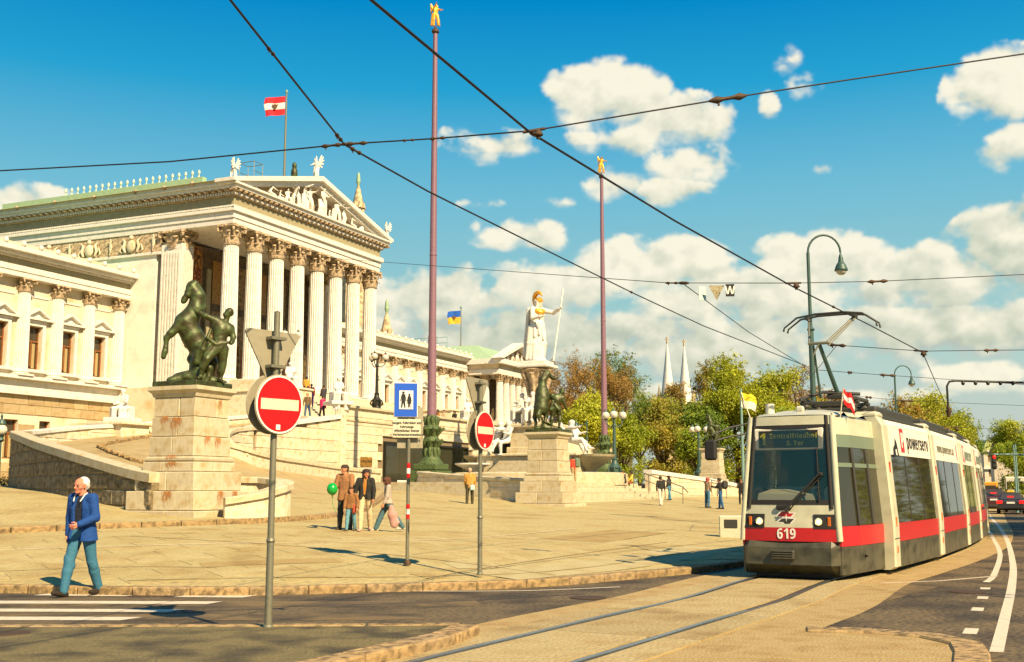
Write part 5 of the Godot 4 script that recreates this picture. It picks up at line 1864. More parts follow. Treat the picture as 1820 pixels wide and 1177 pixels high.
# ---- pedestals, horses, fountain, masts
func pedestal(label: String, at: Vector3, k: float, high: float, stain: bool) -> void:
	var P := thing("statue_pedestal", label, "pedestal", Transform3D(BB, at), "pedestals of the horse tamer statues")
	var tiers := [[3.0, 0.0, 0.055], [2.62, 0.055, 0.2], [2.28, 0.2, 0.345], [1.98, 0.345, 0.42]]
	for t in tiers:
		courses(P, t[0] * k, t[0] * k, high * t[1], high * t[2], 2)
	var b := MB.new()
	b.loft(ring_sq([[1.86, 0.42], [1.92, 0.432], [1.92, 0.447], [1.78, 0.462]], k, high), false, true)
	put(P, "base_moulding", b, M.granite2)
	for c in 3:
		var s := lerpf(1.76, 1.62, c / 2.0) * k
		courses(P, s, s - 0.02, high * (0.462 + c * 0.1507), high * (0.462 + (c + 1) * 0.1507), 2)
	b = MB.new()
	b.loft(ring_sq([[1.6, 0.914], [1.66, 0.92], [1.72, 0.945], [1.86, 0.962], [1.92, 0.97], [1.92, 1.0]], k, high), false, true)
	put(P, "cap_moulding", b, M.granite3)
	if stain:
		# rust runs down the faces: [face, along, top, width, length, distance out]
		for q in [[0, 0.14, 0.76, 0.62, 0.62, 0.85], [0, -0.3, 0.77, 0.45, 0.4, 0.85], [1, -0.25, 0.62, 0.4, 0.42, 0.87], [1, 0.25, 0.61, 0.4, 0.5, 0.87], [0, 0.15, 0.42, 0.6, 0.3, 0.995], [0, 0.1, 0.47, 0.6, 0.22, 0.965], [1, -0.1, 0.2, 0.4, 0.55, 1.315], [0, 0.3, 0.2, 0.5, 0.55, 1.315], [1, 0.6, 0.2, 0.34, 0.5, 1.315], [1, 0.35, 0.91, 0.25, 0.5, 0.835], [0, -0.5, 0.345, 0.5, 0.4, 1.145]]:
			b = MB.new()
			var o: float = q[5] * k
			b.quad_uv(Vector3(-q[3] * 0.5, 0, 0), Vector3(q[3] * 0.5, 0, 0), Vector3(q[3] * 0.5, -q[4], 0), Vector3(-q[3] * 0.5, -q[4], 0), Vector3.BACK)
			if q[0] == 0:
				put(P, "rust_stain", b, M.rust_stain, Vector3(-o, q[2] * high, q[1]), Basis(Vector3.UP, -PI / 2))
			else:
				put(P, "rust_stain", b, M.rust_stain, Vector3(q[1], q[2] * high, o))

func ring_sq(l: Array, k: float, high: float) -> Array:
	return l.map(func(e): 
		var h: float = e[0] * k * 0.5
		return PackedVector3Array([Vector3(-h, e[1] * high, -h), Vector3(h, e[1] * high, -h), Vector3(h, e[1] * high, h), Vector3(-h, e[1] * high, h)]))

func courses(P: Node, sx: float, sz: float, y0: float, y1: float, n: int) -> void:
	var fx := rng.randf_range(0.32, 0.68)
	var fz := rng.randf_range(0.32, 0.68)
	for q in [[0.0, fx, 0.0, fz], [fx, 1.0, 0.0, fz], [0.0, fx, fz, 1.0], [fx, 1.0, fz, 1.0]]:
		put(P, "stone_block", brick_mesh(Vector3((q[1] - q[0]) * sx - 0.012, y1 - y0 - 0.012, (q[3] - q[2]) * sz - 0.012), 0.02), M["granite%d" % (rng.randi() % 4)], Vector3(((q[0] + q[1]) * 0.5 - 0.5) * sx, (y0 + y1) * 0.5, ((q[2] + q[3]) * 0.5 - 0.5) * sz))

func px(l: Array, k: float, ox: float, oy: float) -> Array:
	# bones given on a drawing grid: [x1, y1, z1, x2, y2, z2, r1, r2], y down; k metres to the unit
	return l.map(func(e): return [Vector3((e[0] - ox) * k, (oy - e[1]) * k, e[2] * k), Vector3((e[3] - ox) * k, (oy - e[4]) * k, e[5] * k), e[6] * k, e[7] * k, Color.WHITE, e[8] if e.size() > 8 else 1.0])

func horse_group(label: String, at: Vector3, turn: float, k: float, horse: Array, man: Array, rock: Array, ox: float, oy: float, cell: float, plinth: Vector3, bl_k := 3.0) -> void:
	var G := thing("horse_tamer_statue", label, "statue", Transform3D(Basis(Vector3.UP, turn), at), "bronze horse tamers on pedestals")
	var m := MB.new()
	field(px(horse, k, ox, oy), cell, bl_k * k, m, [], 1.6 * k, 0.11 / k)
	put(G, "horse", m, M.bronze)
	m = MB.new()
	field(px(man, k, ox, oy), cell * 0.8, bl_k * 0.6 * k, m, [], 0.9 * k, 0.14 / k)
	put(G, "tamer", m, M.bronze)
	m = MB.new()
	field(px(rock, k, ox, oy), cell * 1.2, 6.0 * k, m, [[Vector3(0, 0.02, 0), Vector3.DOWN]])
	put(G, "rock_base", m, M.bronze)
	m = MB.new()
	m.bbox(Vector3(0, -plinth.y * 0.5, 0), plinth, 0.03, Basis(Vector3.UP, -turn) * BB)
	put(G, "plinth", m, M.bronze)

func statues() -> void:
	pedestal("tall stone pedestal with rust stains, under the nearest and largest horse statue", w(-10.05, 35.3, 0.85), 1.0, 4.0, true)
	pedestal("stone pedestal under the horse seen from behind, before the fountain", w(1.85, 57.3, 0.8), 0.98, 3.75, false)
	pedestal("far small stone pedestal under the dark horse statue against the green trees", w(17.8, 100.5, 1.2), 1.0, 4.1, false)
	var k := 0.0176
	# rearing horse with its head to the left, a striding man holding its neck
	var horse := [[331, 503, 0, 325, 514, 0, 8.4, 7], [325, 514, 0, 318, 527, 0, 6.2, 4.6], [318, 527, 0, 316, 531, 0, 5.2, 4.8], [333, 508, 0, 329, 517, 0, 7.5, 5], [327, 512, 4, 324, 520, 4, 4, 4], [327, 512, -4, 324, 520, -4, 4, 4], [331, 505, 0, 341, 520, 0, 9, 13], [341, 520, 0, 338, 545, 0, 12, 15], [338, 545, 0, 324, 568, 0, 15, 19], [336, 498, 4, 335, 492, 5, 2.5, 1], [336, 498, -4, 335, 492, -5, 2.5, 1],
		[338, 497, 0, 344, 508, 0, 4, 4.4], [345, 510, 0, 351, 524, 0, 3.4, 4.4], [350, 526, 0, 354, 540, 0, 3.4, 3.6], [349, 541, 0, 351, 556, 0, 3.4, 2.4], [331, 495, 0, 325, 499, 0, 3.6, 2], [326, 498, 0, 320, 505, 0, 2.6, 1.6],
		[321, 570, 0, 334, 594, 0, 19.5, 19.5], [334, 594, 0, 350, 620, 0, 19.5, 19],
		[312, 574, 8, 297, 592, 10, 10, 7], [297, 592, 10, 290, 600, 10, 7, 5.5], [290, 600, 10, 289, 618, 10, 5, 4], [289, 618, 10, 288, 625, 10, 4.5, 5], [288, 625, 10, 286, 634, 10, 5.5, 5],
		[316, 576, -8, 320, 590, -9, 9, 7], [320, 590, -9, 323, 602, -9, 6, 5], [323, 602, -9, 326, 610, -9, 5, 6],
		[348, 618, -10, 336, 634, -11, 17, 10], [336, 634, -11, 343, 652, -11, 9, 6], [343, 652, -11, 330, 662, -11, 5, 4.5], [330, 662, -11, 318, 664, -11, 5, 5],
		[352, 620, 10, 344, 640, 12, 17, 10], [344, 640, 12, 366, 652, 12, 8, 6], [366, 652, 12, 364, 668, 12, 5, 4.5], [364, 668, 12, 361, 676, 12, 5, 6],
		[362, 616, 0, 372, 640, -6, 7, 8], [372, 640, -6, 370, 668, -10, 8, 3]]
	var man := [[392, 551, 8, 389, 556, 9, 7, 5.6], [386, 553, 10, 384, 555, 10, 2.4, 2], [394, 549, 8, 395, 551, 7, 7.2, 6.4], [390, 560, 8, 387, 568, 8, 4.6, 5.4], [370, 567, 10, 396, 579, 6, 8, 8], [377, 576, 9, 389, 582, 8, 14, 13, 1.3], [380, 584, 9, 378, 602, 10, 15, 11.5, 1.2], [378, 600, 10, 377, 616, 10, 12, 13, 1.1],
		[368, 566, 11, 352, 559, 14, 6, 5], [352, 559, 14, 337, 551, 8, 5, 3.6], [337, 551, 8, 331, 546, 6, 4, 3], [397, 581, 6, 402, 595, 8, 6.4, 5], [402, 595, 8, 400, 604, 16, 5, 4], [400, 604, 16, 398, 607, 20, 4.5, 4],
		[370, 618, 13, 357, 638, 20, 11, 7.5], [357, 638, 20, 351, 652, 18, 7, 6.6], [351, 652, 18, 348, 668, 16, 6, 3.8], [348, 669, 16, 344, 672, 24, 3.8, 3], [384, 618, 8, 385, 644, 6, 11, 7], [385, 644, 6, 383, 658, 4, 7, 6.4], [383, 658, 4, 381, 672, 3, 6, 3.8], [381, 673, 4, 388, 677, 12, 4, 3],
		[362, 584, 18, 357, 600, 22, 2.6, 3.4], [357, 600, 22, 372, 611, 20, 3.4, 4], [372, 611, 20, 392, 606, 16, 4, 3], [354, 604, 18, 349, 620, 17, 3.6, 4.6], [349, 620, 17, 344, 632, 14, 4.6, 3], [361, 612, 20, 355, 630, 19, 4, 4.4], [384, 612, 16, 370, 628, 19, 4.4, 3]]
	for e in man:
		e[2] += 7
		e[5] += 7
		e[0] += 3
		e[3] += 3
	var rock := [[300, 676, 0, 330, 666, -4, 8, 10], [312, 668, -8, 322, 664, -10, 8, 7], [330, 668, 0, 372, 674, 4, 10, 9], [372, 676, 4, 392, 678, 2, 7, 6], [345, 640, 0, 350, 668, 0, 14, 16]]
	horse_group("large green bronze statue of a rearing horse held by a striding man", w(-10.05, 35.3, 5.02), 0.284, k, horse, man, rock, 338.0, 678.0, 0.034, Vector3(1.75, 0.17, 1.75))
	# second group: the horse seen from behind, the man at its right
	k = 0.0288
	horse = [[967, 660, -4, 976, 667, -8, 4.5, 3.2], [976, 667, -8, 980, 668, -9, 3.2, 2.6], [965, 655, -4, 964, 652, -5, 1.4, 0.7], [968, 655, -2, 968, 652, -3, 1.4, 0.7], [967, 660, -3, 958, 672, 0, 5, 6.5], [958, 672, 0, 957, 690, 2, 6.5, 9], [963, 655, 0, 955, 672, 2, 2, 3], [957, 692, 2, 957, 704, 4, 12, 13], [957, 704, 4, 955, 722, 8, 13, 13],
		[963, 695, -6, 972, 700, -14, 4.5, 3.5], [972, 700, -14, 976, 708, -14, 3, 2.2], [976, 708, -14, 974, 716, -14, 2.2, 2.6], [951, 694, -8, 946, 700, -16, 4, 3], [946, 700, -16, 947, 710, -16, 2.6, 2.4],
		[949, 724, 10, 944, 738, 8, 7.5, 4.5], [944, 738, 8, 946, 748, 14, 4, 2.8], [946, 748, 14, 945, 757, 14, 2.6, 2.8], [961, 722, 6, 964, 736, 2, 7, 4.5], [964, 736, 2, 962, 746, 8, 3.6, 2.6], [962, 746, 8, 970, 749, 6, 2.4, 2.8],
		[953, 720, 17, 950, 734, 20, 3, 3.6], [950, 734, 20, 952, 746, 20, 3.6, 1.6], [953, 728, 19, 957, 744, 19, 2.4, 1]]
	man = [[993, 689, 0, 992, 693, 1, 4.6, 4.2], [991, 696, 1, 988, 699, 2, 3.2, 3.6], [975, 699, 4, 993, 703, 2, 4.4, 4.6], [981, 704, 4, 987, 705, 3, 8, 7.6, 1.3], [983, 708, 4, 981, 716, 4, 7.4, 6], [981, 715, 4, 981, 722, 4, 6.6, 7], [974, 699, 5, 968, 707, 0, 3.4, 2.8], [968, 707, 0, 966, 700, -6, 2.6, 2], [994, 704, 2, 996, 713, 2, 3.6, 2.8], [996, 713, 2, 999, 720, -1, 2.6, 2], [999, 720, -1, 1000, 723, -2, 2.2, 1.8],
		[978, 722, 5, 975, 736, 4, 5.8, 4], [975, 736, 4, 974, 742, 7, 3.8, 3.4], [974, 742, 7, 973, 754, 6, 3.2, 2], [973, 755, 6, 973, 757, 0, 2.2, 1.8], [985, 722, 3, 988, 735, 0, 5.8, 4], [988, 735, 0, 988, 742, 4, 3.8, 3.4], [988, 742, 4, 987, 754, 5, 3.2, 2], [987, 755, 5, 989, 757, 0, 2.2, 1.8], [979, 716, 9, 986, 724, 8, 3, 4], [976, 710, 8, 972, 724, 8, 2.6, 4]]
	rock = [[948, 757, 6, 972, 757, 2, 4, 5], [972, 757, 2, 990, 758, 2, 5, 3.5], [958, 740, 4, 962, 756, 4, 3, 6]]
	horse_group("dark bronze horse seen from behind with a naked man beside it", w(1.85, 57.3, 4.71), -0.03, k, horse, man, rock, 968.0, 759.0, 0.042, Vector3(1.8, 0.17, 1.8), 1.8)
	# third group, far off: horse with its head up to the left
	k = 0.052
	horse = [[1262, 741, 0, 1259, 746, 1, 2.6, 1.8], [1263, 741, 0, 1266, 752, 0, 2.8, 4], [1266, 752, 0, 1266, 764, 0, 4.5, 6], [1266, 764, 0, 1272, 774, 0, 6, 6], [1262, 766, 2, 1260, 774, 4, 2.6, 1.6], [1260, 774, 4, 1262, 782, 4, 1.5, 1.4], [1273, 776, -2, 1270, 784, -2, 4, 2], [1270, 784, -2, 1271, 792, -2, 1.5, 1.5], [1275, 774, 3, 1279, 784, 3, 4, 2], [1279, 784, 3, 1277, 792, 3, 1.5, 1.5], [1278, 772, 0, 1283, 784, 0, 1.8, 1.2]]
	man = [[1276, 752, 3, 1276, 754, 3, 2.3, 2.1], [1271, 759, 4, 1280, 759, 3, 2.2, 2.3], [1276, 761, 3, 1276, 768, 3, 3.6, 3], [1280, 760, 3, 1283, 768, 4, 1.8, 1.3], [1271, 759, 4, 1266, 756, 5, 1.7, 1.3], [1275, 770, 4, 1274, 782, 5, 2.8, 1.8], [1274, 782, 5, 1274, 792, 5, 1.7, 1.2], [1278, 770, 3, 1280, 781, 3, 2.8, 1.8], [1280, 781, 3, 1280, 792, 3, 1.7, 1.2]]
	rock = [[1260, 793, 0, 1280, 793, 0, 2.4, 2.4], [1269, 780, 0, 1269, 792, 0, 3, 4]]
	horse_group("small dark horse and rider group standing out against green trees", w(17.8, 100.5, 5.46), -0.17, k, horse, man, rock, 1268.0, 794.0, 0.075, Vector3(1.7, 0.16, 1.7), 1.2)
	# seated marble scholars on the ramp walls
	var seat := statue_mesh({"h": 2.35, "thl": 82, "thr": 84, "knl": 80, "knr": 88, "sit": 0.0, "aul": 25, "ell": 70, "aur": 15, "elr": 60, "lean": 2, "sash": 1, "full": 1.2}, 0.055)
	for q in [["white seated scholar statue on the curved parapet, left of the horse pedestal", w(-22.0, 63.4, 5.45), 2.95], ["white seated statue in robes on the corner of the terrace wall beside the steps", bl(-1.75, 10.6, 7.2), 3.7], ["white seated statue at the foot of the cheek wall, half hidden by the horse", bl(-1.6, 6.6, 8.4), 3.5], ["white seated statue beside the fountain, in front of the far pavilion", bl(17.5, 10.6, 7.2), 3.6]]:
		var S := thing("seated_statue", q[0], "statue", Transform3D(Basis(Vector3.UP, q[2]), q[1]), "seated marble scholars")
		var b := MB.new()
		b.bbox(Vector3(0, 0.12, 0.15), Vector3(1.5, 0.24, 1.6), 0.03)
		b.bbox(Vector3(0, 0.55, 0.3), Vector3(0.95, 0.7, 0.7), 0.05)
		put(S, "seat", b, M.marble)
		put(S, "scholar", seat, M.marble, Vector3(0, -0.42, 0.15))
	var b := MB.new()
	b.bbox(Vector3(0, 0, 0), Vector3(2.2, 1.5, 2.2), 0.04)
	b.bbox(Vector3(0, 0.66, 0), Vector3(2.6, 0.2, 2.6), 0.04)
	var o := put(self, "statue_plinth", b, M.white_stone1, w(-22.0, 63.4, 4.67), BB)
	tag(o, "square white plinth under the left seated scholar on the ramp", "plinth")

func fountain() -> void:
	var C := bl(9.7, 20.0, 0)
	var FB := BB * Basis(Vector3.UP, -PI / 2)
	var tf := Transform3D(FB, C)
	var F := thing("fountain", "large white marble fountain with stepped basins and a carved central shaft", "fountain", tf)
	var b := MB.new()
	b.lathe([Vector2(6.4, 2.0), Vector2(6.4, 2.75), Vector2(6.15, 2.85), Vector2(5.95, 2.75), Vector2(5.95, 2.3), Vector2(0.0, 2.3)], 28)
	put(F, "lower_basin", b, M.granite0)
	b = MB.new()
	b.lathe([Vector2(5.9, 2.5), Vector2(0, 2.503)], 24)
	put(F, "water", b, M.dark_glass)
	b = MB.new()
	b.bbox(Vector3(0, 3.0, 0), Vector3(7.4, 2.0, 4.6), 0.05)
	b.bbox(Vector3(0, 4.08, 0), Vector3(7.9, 0.22, 5.0), 0.06)
	put(F, "socle", b, M.granite1)
	for s in [-1.0, 1.0]:
		b = MB.new()
		b.lathe([Vector2(0.5, 2.3), Vector2(0.45, 3.0), Vector2(1.2, 3.5), Vector2(1.75, 3.95), Vector2(1.85, 4.1), Vector2(1.6, 4.12), Vector2(1.2, 3.9), Vector2(0, 3.8)], 18, Vector3(s * 3.9, 0, 0))
		put(F, "side_bowl", b, M.granite1)
	b = MB.new()
	b.lathe([Vector2(0.55, 2.3), Vector2(0.3, 2.6), Vector2(0.28, 2.9), Vector2(0.9, 3.25), Vector2(1.25, 3.4), Vector2(1.25, 3.5), Vector2(1.0, 3.42), Vector2(0, 3.3)], 16, Vector3(-3.4, 0, 3.6))
	put(F, "shell_bowl", b, M.marble)
	b = MB.new()
	b.bbox(Vector3(0, 5.1, 0), Vector3(3.0, 1.9, 3.0), 0.05)
	b.bbox(Vector3(0, 6.15, 0), Vector3(3.5, 0.3, 3.5), 0.07)
	b.bbox(Vector3(0, 4.4, 0), Vector3(3.4, 0.5, 3.4), 0.05)
	put(F, "pedestal", b, M.granite0)
	b = MB.new()
	b.lathe([Vector2(0.95, 6.3), Vector2(0.75, 6.6), Vector2(0.65, 7.4), Vector2(0.65, 8.6), Vector2(0.7, 9.2), Vector2(0.95, 9.9), Vector2(1.15, 10.2), Vector2(0.95, 10.3)], 20)
	for i in 8:
		var a := TAU * i / 8
		b.tube([Vector3(cos(a) * 0.68, 8.4, sin(a) * 0.68), Vector3(cos(a) * 0.8, 9.2, sin(a) * 0.8), Vector3(cos(a) * 1.1, 9.95, sin(a) * 1.1)], [0.12, 0.16, 0.2], 6)
	put(F, "carved_shaft", b, M.carved)
	b = MB.new()
	b.bbox(Vector3(0, 10.45, 0), Vector3(2.4, 0.25, 2.2), 0.06)
	b.bbox(Vector3(0, 10.7, 0), Vector3(1.9, 0.26, 1.7), 0.05)
	put(F, "abacus", b, M.marble)
	# seated figures round the shaft
	var sit := {"h": 2.7, "thl": 80, "thr": 78, "knl": 80, "knr": 78, "aur": 50, "elr": 50, "aul": 20, "ell": 60, "sash": 1, "sit": 0.35, "full": 1.25}
	var sm := statue_mesh(sit, 0.07)
	for q in [["white robed woman seated on the left side of the fountain shaft", Vector3(-1.05, 6.3, 0.2), PI / 2], ["white robed woman seated on the square side of the fountain shaft", Vector3(0.1, 6.3, 1.05), PI]]:
		var o := put(self, "seated_woman_statue", sm, M.marble, tf * (q[1] as Vector3), FB * Basis(Vector3.UP, q[2]))
		tag(o, q[0], "statue", "figures of the fountain")
	# reclining river figures: two at each end
	var rec1 := statue_mesh({"h": 2.6, "thl": 95, "thr": 70, "knl": 50, "knr": 45, "lean": -38, "sit": 0.62, "aur": 60, "aor": 40, "aul": -20, "ell": 30, "robe": false, "sash": 1}, 0.065)
	var rec2 := statue_mesh({"h": 2.5, "thl": 80, "thr": 90, "knl": 85, "knr": 60, "lean": -15, "sit": 0.62, "aur": 85, "aor": 10, "aul": 40, "ell": 60, "robe": false, "hair": "long"}, 0.065)
	var sets := [["white reclining figure with outstretched arm at the right end of the fountain", Vector3(3.2, 4.2, 0.9), -PI / 2 - 0.3, rec2], ["white bearded figure leaning back at the right end of the fountain", Vector3(2.5, 4.2, 0.1), -PI / 2 + 0.2, rec1], ["white reclining figure at the left end of the fountain nearest the wall", Vector3(-3.5, 4.2, 0.3), PI / 2, rec1], ["white figure leaning forward at the left end of the fountain", Vector3(-2.6, 4.2, 1.3), PI / 2 + 0.8, rec2], ["small white crouching figure on the fountain left of the pedestal", Vector3(-1.6, 4.2, 1.9), PI - 0.4, rec2]]
	for q in sets:
		var o := put(self, "river_figure_statue", q[3], M.marble, tf * (q[1] as Vector3), FB * Basis(Vector3.UP, q[2]) * Basis.from_scale(Vector3.ONE * 1.3))
		tag(o, q[0], "statue", "figures of the fountain")
	b = MB.new()
	field([[Vector3(0, 0, 0), Vector3(0.2, 1.5, 0), 0.7, 0.5, Color.WHITE, 1.0], [Vector3(0.1, 1.4, 0), Vector3(0.5, 2.3, 0.1), 0.5, 0.35, Color.WHITE, 1.0], [Vector3(-0.4, 0, 0.3), Vector3(-0.5, 0.8, 0.2), 0.5, 0.3, Color.WHITE, 1.0]], 0.12, 0.3, b)
	var rk := put(self, "bronze_rock", b, M.bronze, tf * Vector3(-3.0, 4.2, -0.6), FB * Basis.from_scale(Vector3.ONE * 0.85))
	tag(rk, "dark craggy rock behind the left figures of the fountain", "rock")
	# the goddess on top
	var A := thing("goddess_statue", "tall white goddess statue with gold helmet and long spear above the fountain", "statue", tf * Transform3D(Basis(Vector3.UP, -2.1), Vector3(0, 10.82, 0)))
	var p := {"h": 4.75, "thl": 8, "knl": 18, "aul": 70, "aol": 46, "ell": 35, "aur": 20, "elr": 75, "aor": 14, "air": 20, "yaw": -8, "tilt": 2, "robe": true, "full": 0.85, "hair": "long"}
	var j := joints(p)
	var s: float = j.s
	var folds := []
	for i in 14:
		var a := TAU * i / 14.0
		var r := 0.15 + 0.03 * (i % 2)
		folds.append([j.pel + Vector3(cos(a) * 0.11, 0.12, sin(a) * 0.1) * s, Vector3(cos(a) * r, 0.05, sin(a) * r * 0.85) * s + Vector3(j.pel.x, 0, j.pel.z), 0.045 * s, 0.05 * s, Color.WHITE, 1.0])
	# cloak down the back
	for i in 5:
		folds.append([j.chest + Vector3(-0.2 + 0.1 * i, 0.16, 0.14) * s, Vector3(-0.26 + 0.13 * i, 0.2, 0.24) * s, 0.05 * s, 0.05 * s, Color.WHITE, 1.0])
	for i in 6:
		var a := PI + PI * i / 5.0
		folds.append([j.pel + Vector3(cos(a) * 0.17, 0.1, sin(a) * 0.15) * s, j.pel + Vector3(cos(a) * 0.22, -0.22 - 0.06 * (i % 3), sin(a) * 0.19) * s, 0.04 * s, 0.035 * s, Color.WHITE, 1.0])
	put(A, "robed_body", statue_mesh(p, 0.062, folds), M.marble)
	b = MB.new()
	var h: Vector3 = j.head
	field([[h + Vector3(0, 0.06, -0.02) * s, h + Vector3(0, 0.05, 0.05) * s, 0.105 * s, 0.105 * s, Color.WHITE, 1.0], [h + Vector3(0, 0.05, 0.09) * s, h + Vector3(0, -0.1, 0.11) * s, 0.07 * s, 0.05 * s, Color.WHITE, 1.0], [h + Vector3(0, 0.08, -0.1) * s, h + Vector3(0, 0.11, -0.13) * s, 0.035 * s, 0.02 * s, Color.WHITE, 1.0]], 0.05, 0.1, b)
	put(A, "helmet", b, M.gold)
	b = MB.new()
	var cr := []
	for i in 8:
		var a := deg_to_rad(-62 + 30 * i)
		cr.append(h + Vector3(0, 0.1 + 0.2 * cos(a), 0.03 + 0.19 * sin(a)) * s)
	b.tube(cr, [0.02 * s, 0.045 * s, 0.06 * s, 0.065 * s, 0.06 * s, 0.05 * s, 0.045 * s, 0.02 * s], 8)
	put(A, "crest", b, M.gold)
	b = MB.new()
	field([[j.chest + Vector3(-0.1, 0.1, -0.1) * s, j.chest + Vector3(0.1, 0.1, -0.1) * s, 0.07 * s, 0.07 * s, Color.WHITE, 1.0], [j.chest + Vector3(0, 0.05, -0.13) * s, j.chest + Vector3(0.02, -0.08, -0.13) * s, 0.08 * s, 0.04 * s, Color.WHITE, 1.0]], 0.06, 0.1, b)
	put(A, "breastplate", b, M.gold)
	b = MB.new()
	var hand: Vector3 = j.wril + j.fdl * 0.08 * s
	var foot := Vector3(hand.x * 0.62, 0.02, hand.z * 0.75)
	b.tube([foot, foot.lerp(hand, 1.28)], 0.05, 7)
	b.tube([foot.lerp(hand, 1.28), foot.lerp(hand, 1.31), foot.lerp(hand, 1.4)], [0.05, 0.09, 0.005], 6)
	put(A, "spear", b, M.white_paint)

func flag_mast(label: String, at: Vector3, k: float) -> void:
	var P := thing("flag_mast", label, "flag mast", Transform3D(BB, at), "masts with gilded figures")
	var b := MB.new()
	b.bbox(Vector3(0, 0.45, 0), Vector3(1.9, 0.9, 1.9), 0.06)
	b.bbox(Vector3(0, 1.1, 0), Vector3(1.6, 0.4, 1.6), 0.06)
	put(P, "base_block", b, M.verdigris)
	b = MB.new()
	b.lathe([Vector2(0.8, 1.3), Vector2(0.62, 1.5), Vector2(0.48, 1.75), Vector2(0.42, 2.3), Vector2(0.46, 2.5), Vector2(0.6, 2.62), Vector2(0.5, 2.75), Vector2(0.42, 2.9), Vector2(0.5, 3.2), Vector2(0.62, 3.35), Vector2(0.55, 3.45), Vector2(0.42, 3.6), Vector2(0.36, 4.05), Vector2(0.29, 4.2)], 14)
	for row in [[2.3, 0.44, 0.72, 2.72], [3.0, 0.42, 0.78, 3.42], [1.75, 0.5, 0.42, 2.3], [3.6, 0.4, 0.42, 4.1]]:
		for i in 10:
			var a := TAU * (i + 0.5 * (int(row[0] * 10) % 2)) / 10.0
			var o := Vector3(cos(a), 0, sin(a))
			b.tube([o * row[1] + Vector3(0, row[0], 0), o * lerpf(row[1], row[2], 0.4) + Vector3(0, lerpf(row[0], row[3], 0.6), 0), o * row[2] + Vector3(0, row[3], 0), o * (row[2] + 0.06) + Vector3(0, row[3] - 0.08, 0)], [0.05, 0.11, 0.08, 0.03], 5)
	put(P, "bronze_foot", b, M.verdigris)
	b = MB.new()
	b.tube([Vector3(0, 4.1, 0), Vector3(0, 9.0, 0), Vector3(0, 9.03, 0), Vector3(0, 17, 0), Vector3(0, 28.0 * k, 0)], [0.27, 0.25, 0.225, 0.2, 0.14], 14)
	for y in [9.0, 14.0]:
		b.lathe([Vector2(0.22, y - 0.06), Vector2(0.24, y), Vector2(0.21, y + 0.06)], 14)
	put(P, "pole", b, M.mast)
	b = MB.new()
	b.lathe([Vector2(0.14, -0.1), Vector2(0.24, 0.0), Vector2(0.22, 0.15), Vector2(0.1, 0.25), Vector2(0.06, 0.4), Vector2(0.0, 0.42)], 12, Vector3(0, 28.0 * k, 0))
	put(P, "cap", b, M.fitting)
	var wings := []
	for q in [-1.0, 1.0]:
		wings.append([Vector3(0.06 * q, 1.05, 0.12), Vector3(0.22 * q, 1.5, 0.2), 0.07, 0.06, Color.WHITE, 1.4])
		wings.append([Vector3(0.2 * q, 1.4, 0.2), Vector3(0.16 * q, 0.7, 0.26), 0.09, 0.03, Color.WHITE, 1.6])
	put(P, "gilded_figure", statue_mesh({"h": 1.5, "aul": 60, "aol": 30, "aur": 100, "thl": 12}, 0.045, wings), M.gold, Vector3(0, 28.0 * k + 0.38, 0), Basis(Vector3.UP, PI - 0.6))

func candelabra(label: String, at: Vector3, high: float, arms: int, turn := 0.0, paint := "iron_green") -> void:
	var P := thing("candelabra_lamp", label, "street lamp", Transform3D(Basis(Vector3.UP, turn), at), "globe candelabra lamps")
	var k := high / 6.5
	var b := MB.new()
	b.lathe([Vector2(0.62, 0), Vector2(0.62, 0.25), Vector2(0.5, 0.3), Vector2(0.4, 0.8), Vector2(0.42, 1.2), Vector2(0.52, 1.35), Vector2(0.3, 1.6), Vector2(0.22, 1.9), Vector2(0.28, 2.0), Vector2(0.17, 2.1), Vector2(0.12, 4.6), Vector2(0.2, 4.7), Vector2(0.12, 4.85), Vector2(0.1, 5.3), Vector2(0.2, 5.4), Vector2(0.06, 5.6)].map(func(p): return p * k), 14)
	for i in 6:
		var a := TAU * i / 6
		b.tube([Vector3(cos(a) * 0.38, 0.8, sin(a) * 0.38) * k, Vector3(cos(a) * 0.6, 1.0, sin(a) * 0.6) * k, Vector3(cos(a) * 0.5, 1.4, sin(a) * 0.5) * k], [0.06 * k, 0.1 * k, 0.05 * k], 5)
	put(P, "post", b, M[paint])
	for i in arms:
		var a := TAU * i / arms
		var o := Vector3(cos(a), 0, sin(a))
		b = MB.new()
		b.tube([Vector3(0, 4.7, 0) * k, (o * 0.4 + Vector3(0, 4.6, 0)) * k, (o * 0.75 + Vector3(0, 4.9, 0)) * k, (o * 0.8 + Vector3(0, 5.2, 0)) * k], 0.05 * k, 6)
		b.lathe([Vector2(0.08 * k, 0), Vector2(0.2 * k, 0.1 * k), Vector2(0.14 * k, 0.12 * k)], 10, (o * 0.8 + Vector3(0, 5.15, 0)) * k)
		b.lathe([Vector2(0.16 * k, 0.0), Vector2(0.12 * k, 0.14 * k), Vector2(0.05 * k, 0.2 * k), Vector2(0, 0.34 * k)], 10, (o * 0.8 + Vector3(0, 5.82, 0)) * k)
		var h := put(P, "arm", b, M[paint])
		b = MB.new()
		b.sphere((o * 0.8 + Vector3(0, 5.55, 0)) * k, Vector3.ONE * 0.33 * k, 14, 9)
		put(h, "globe", b, M.globe)

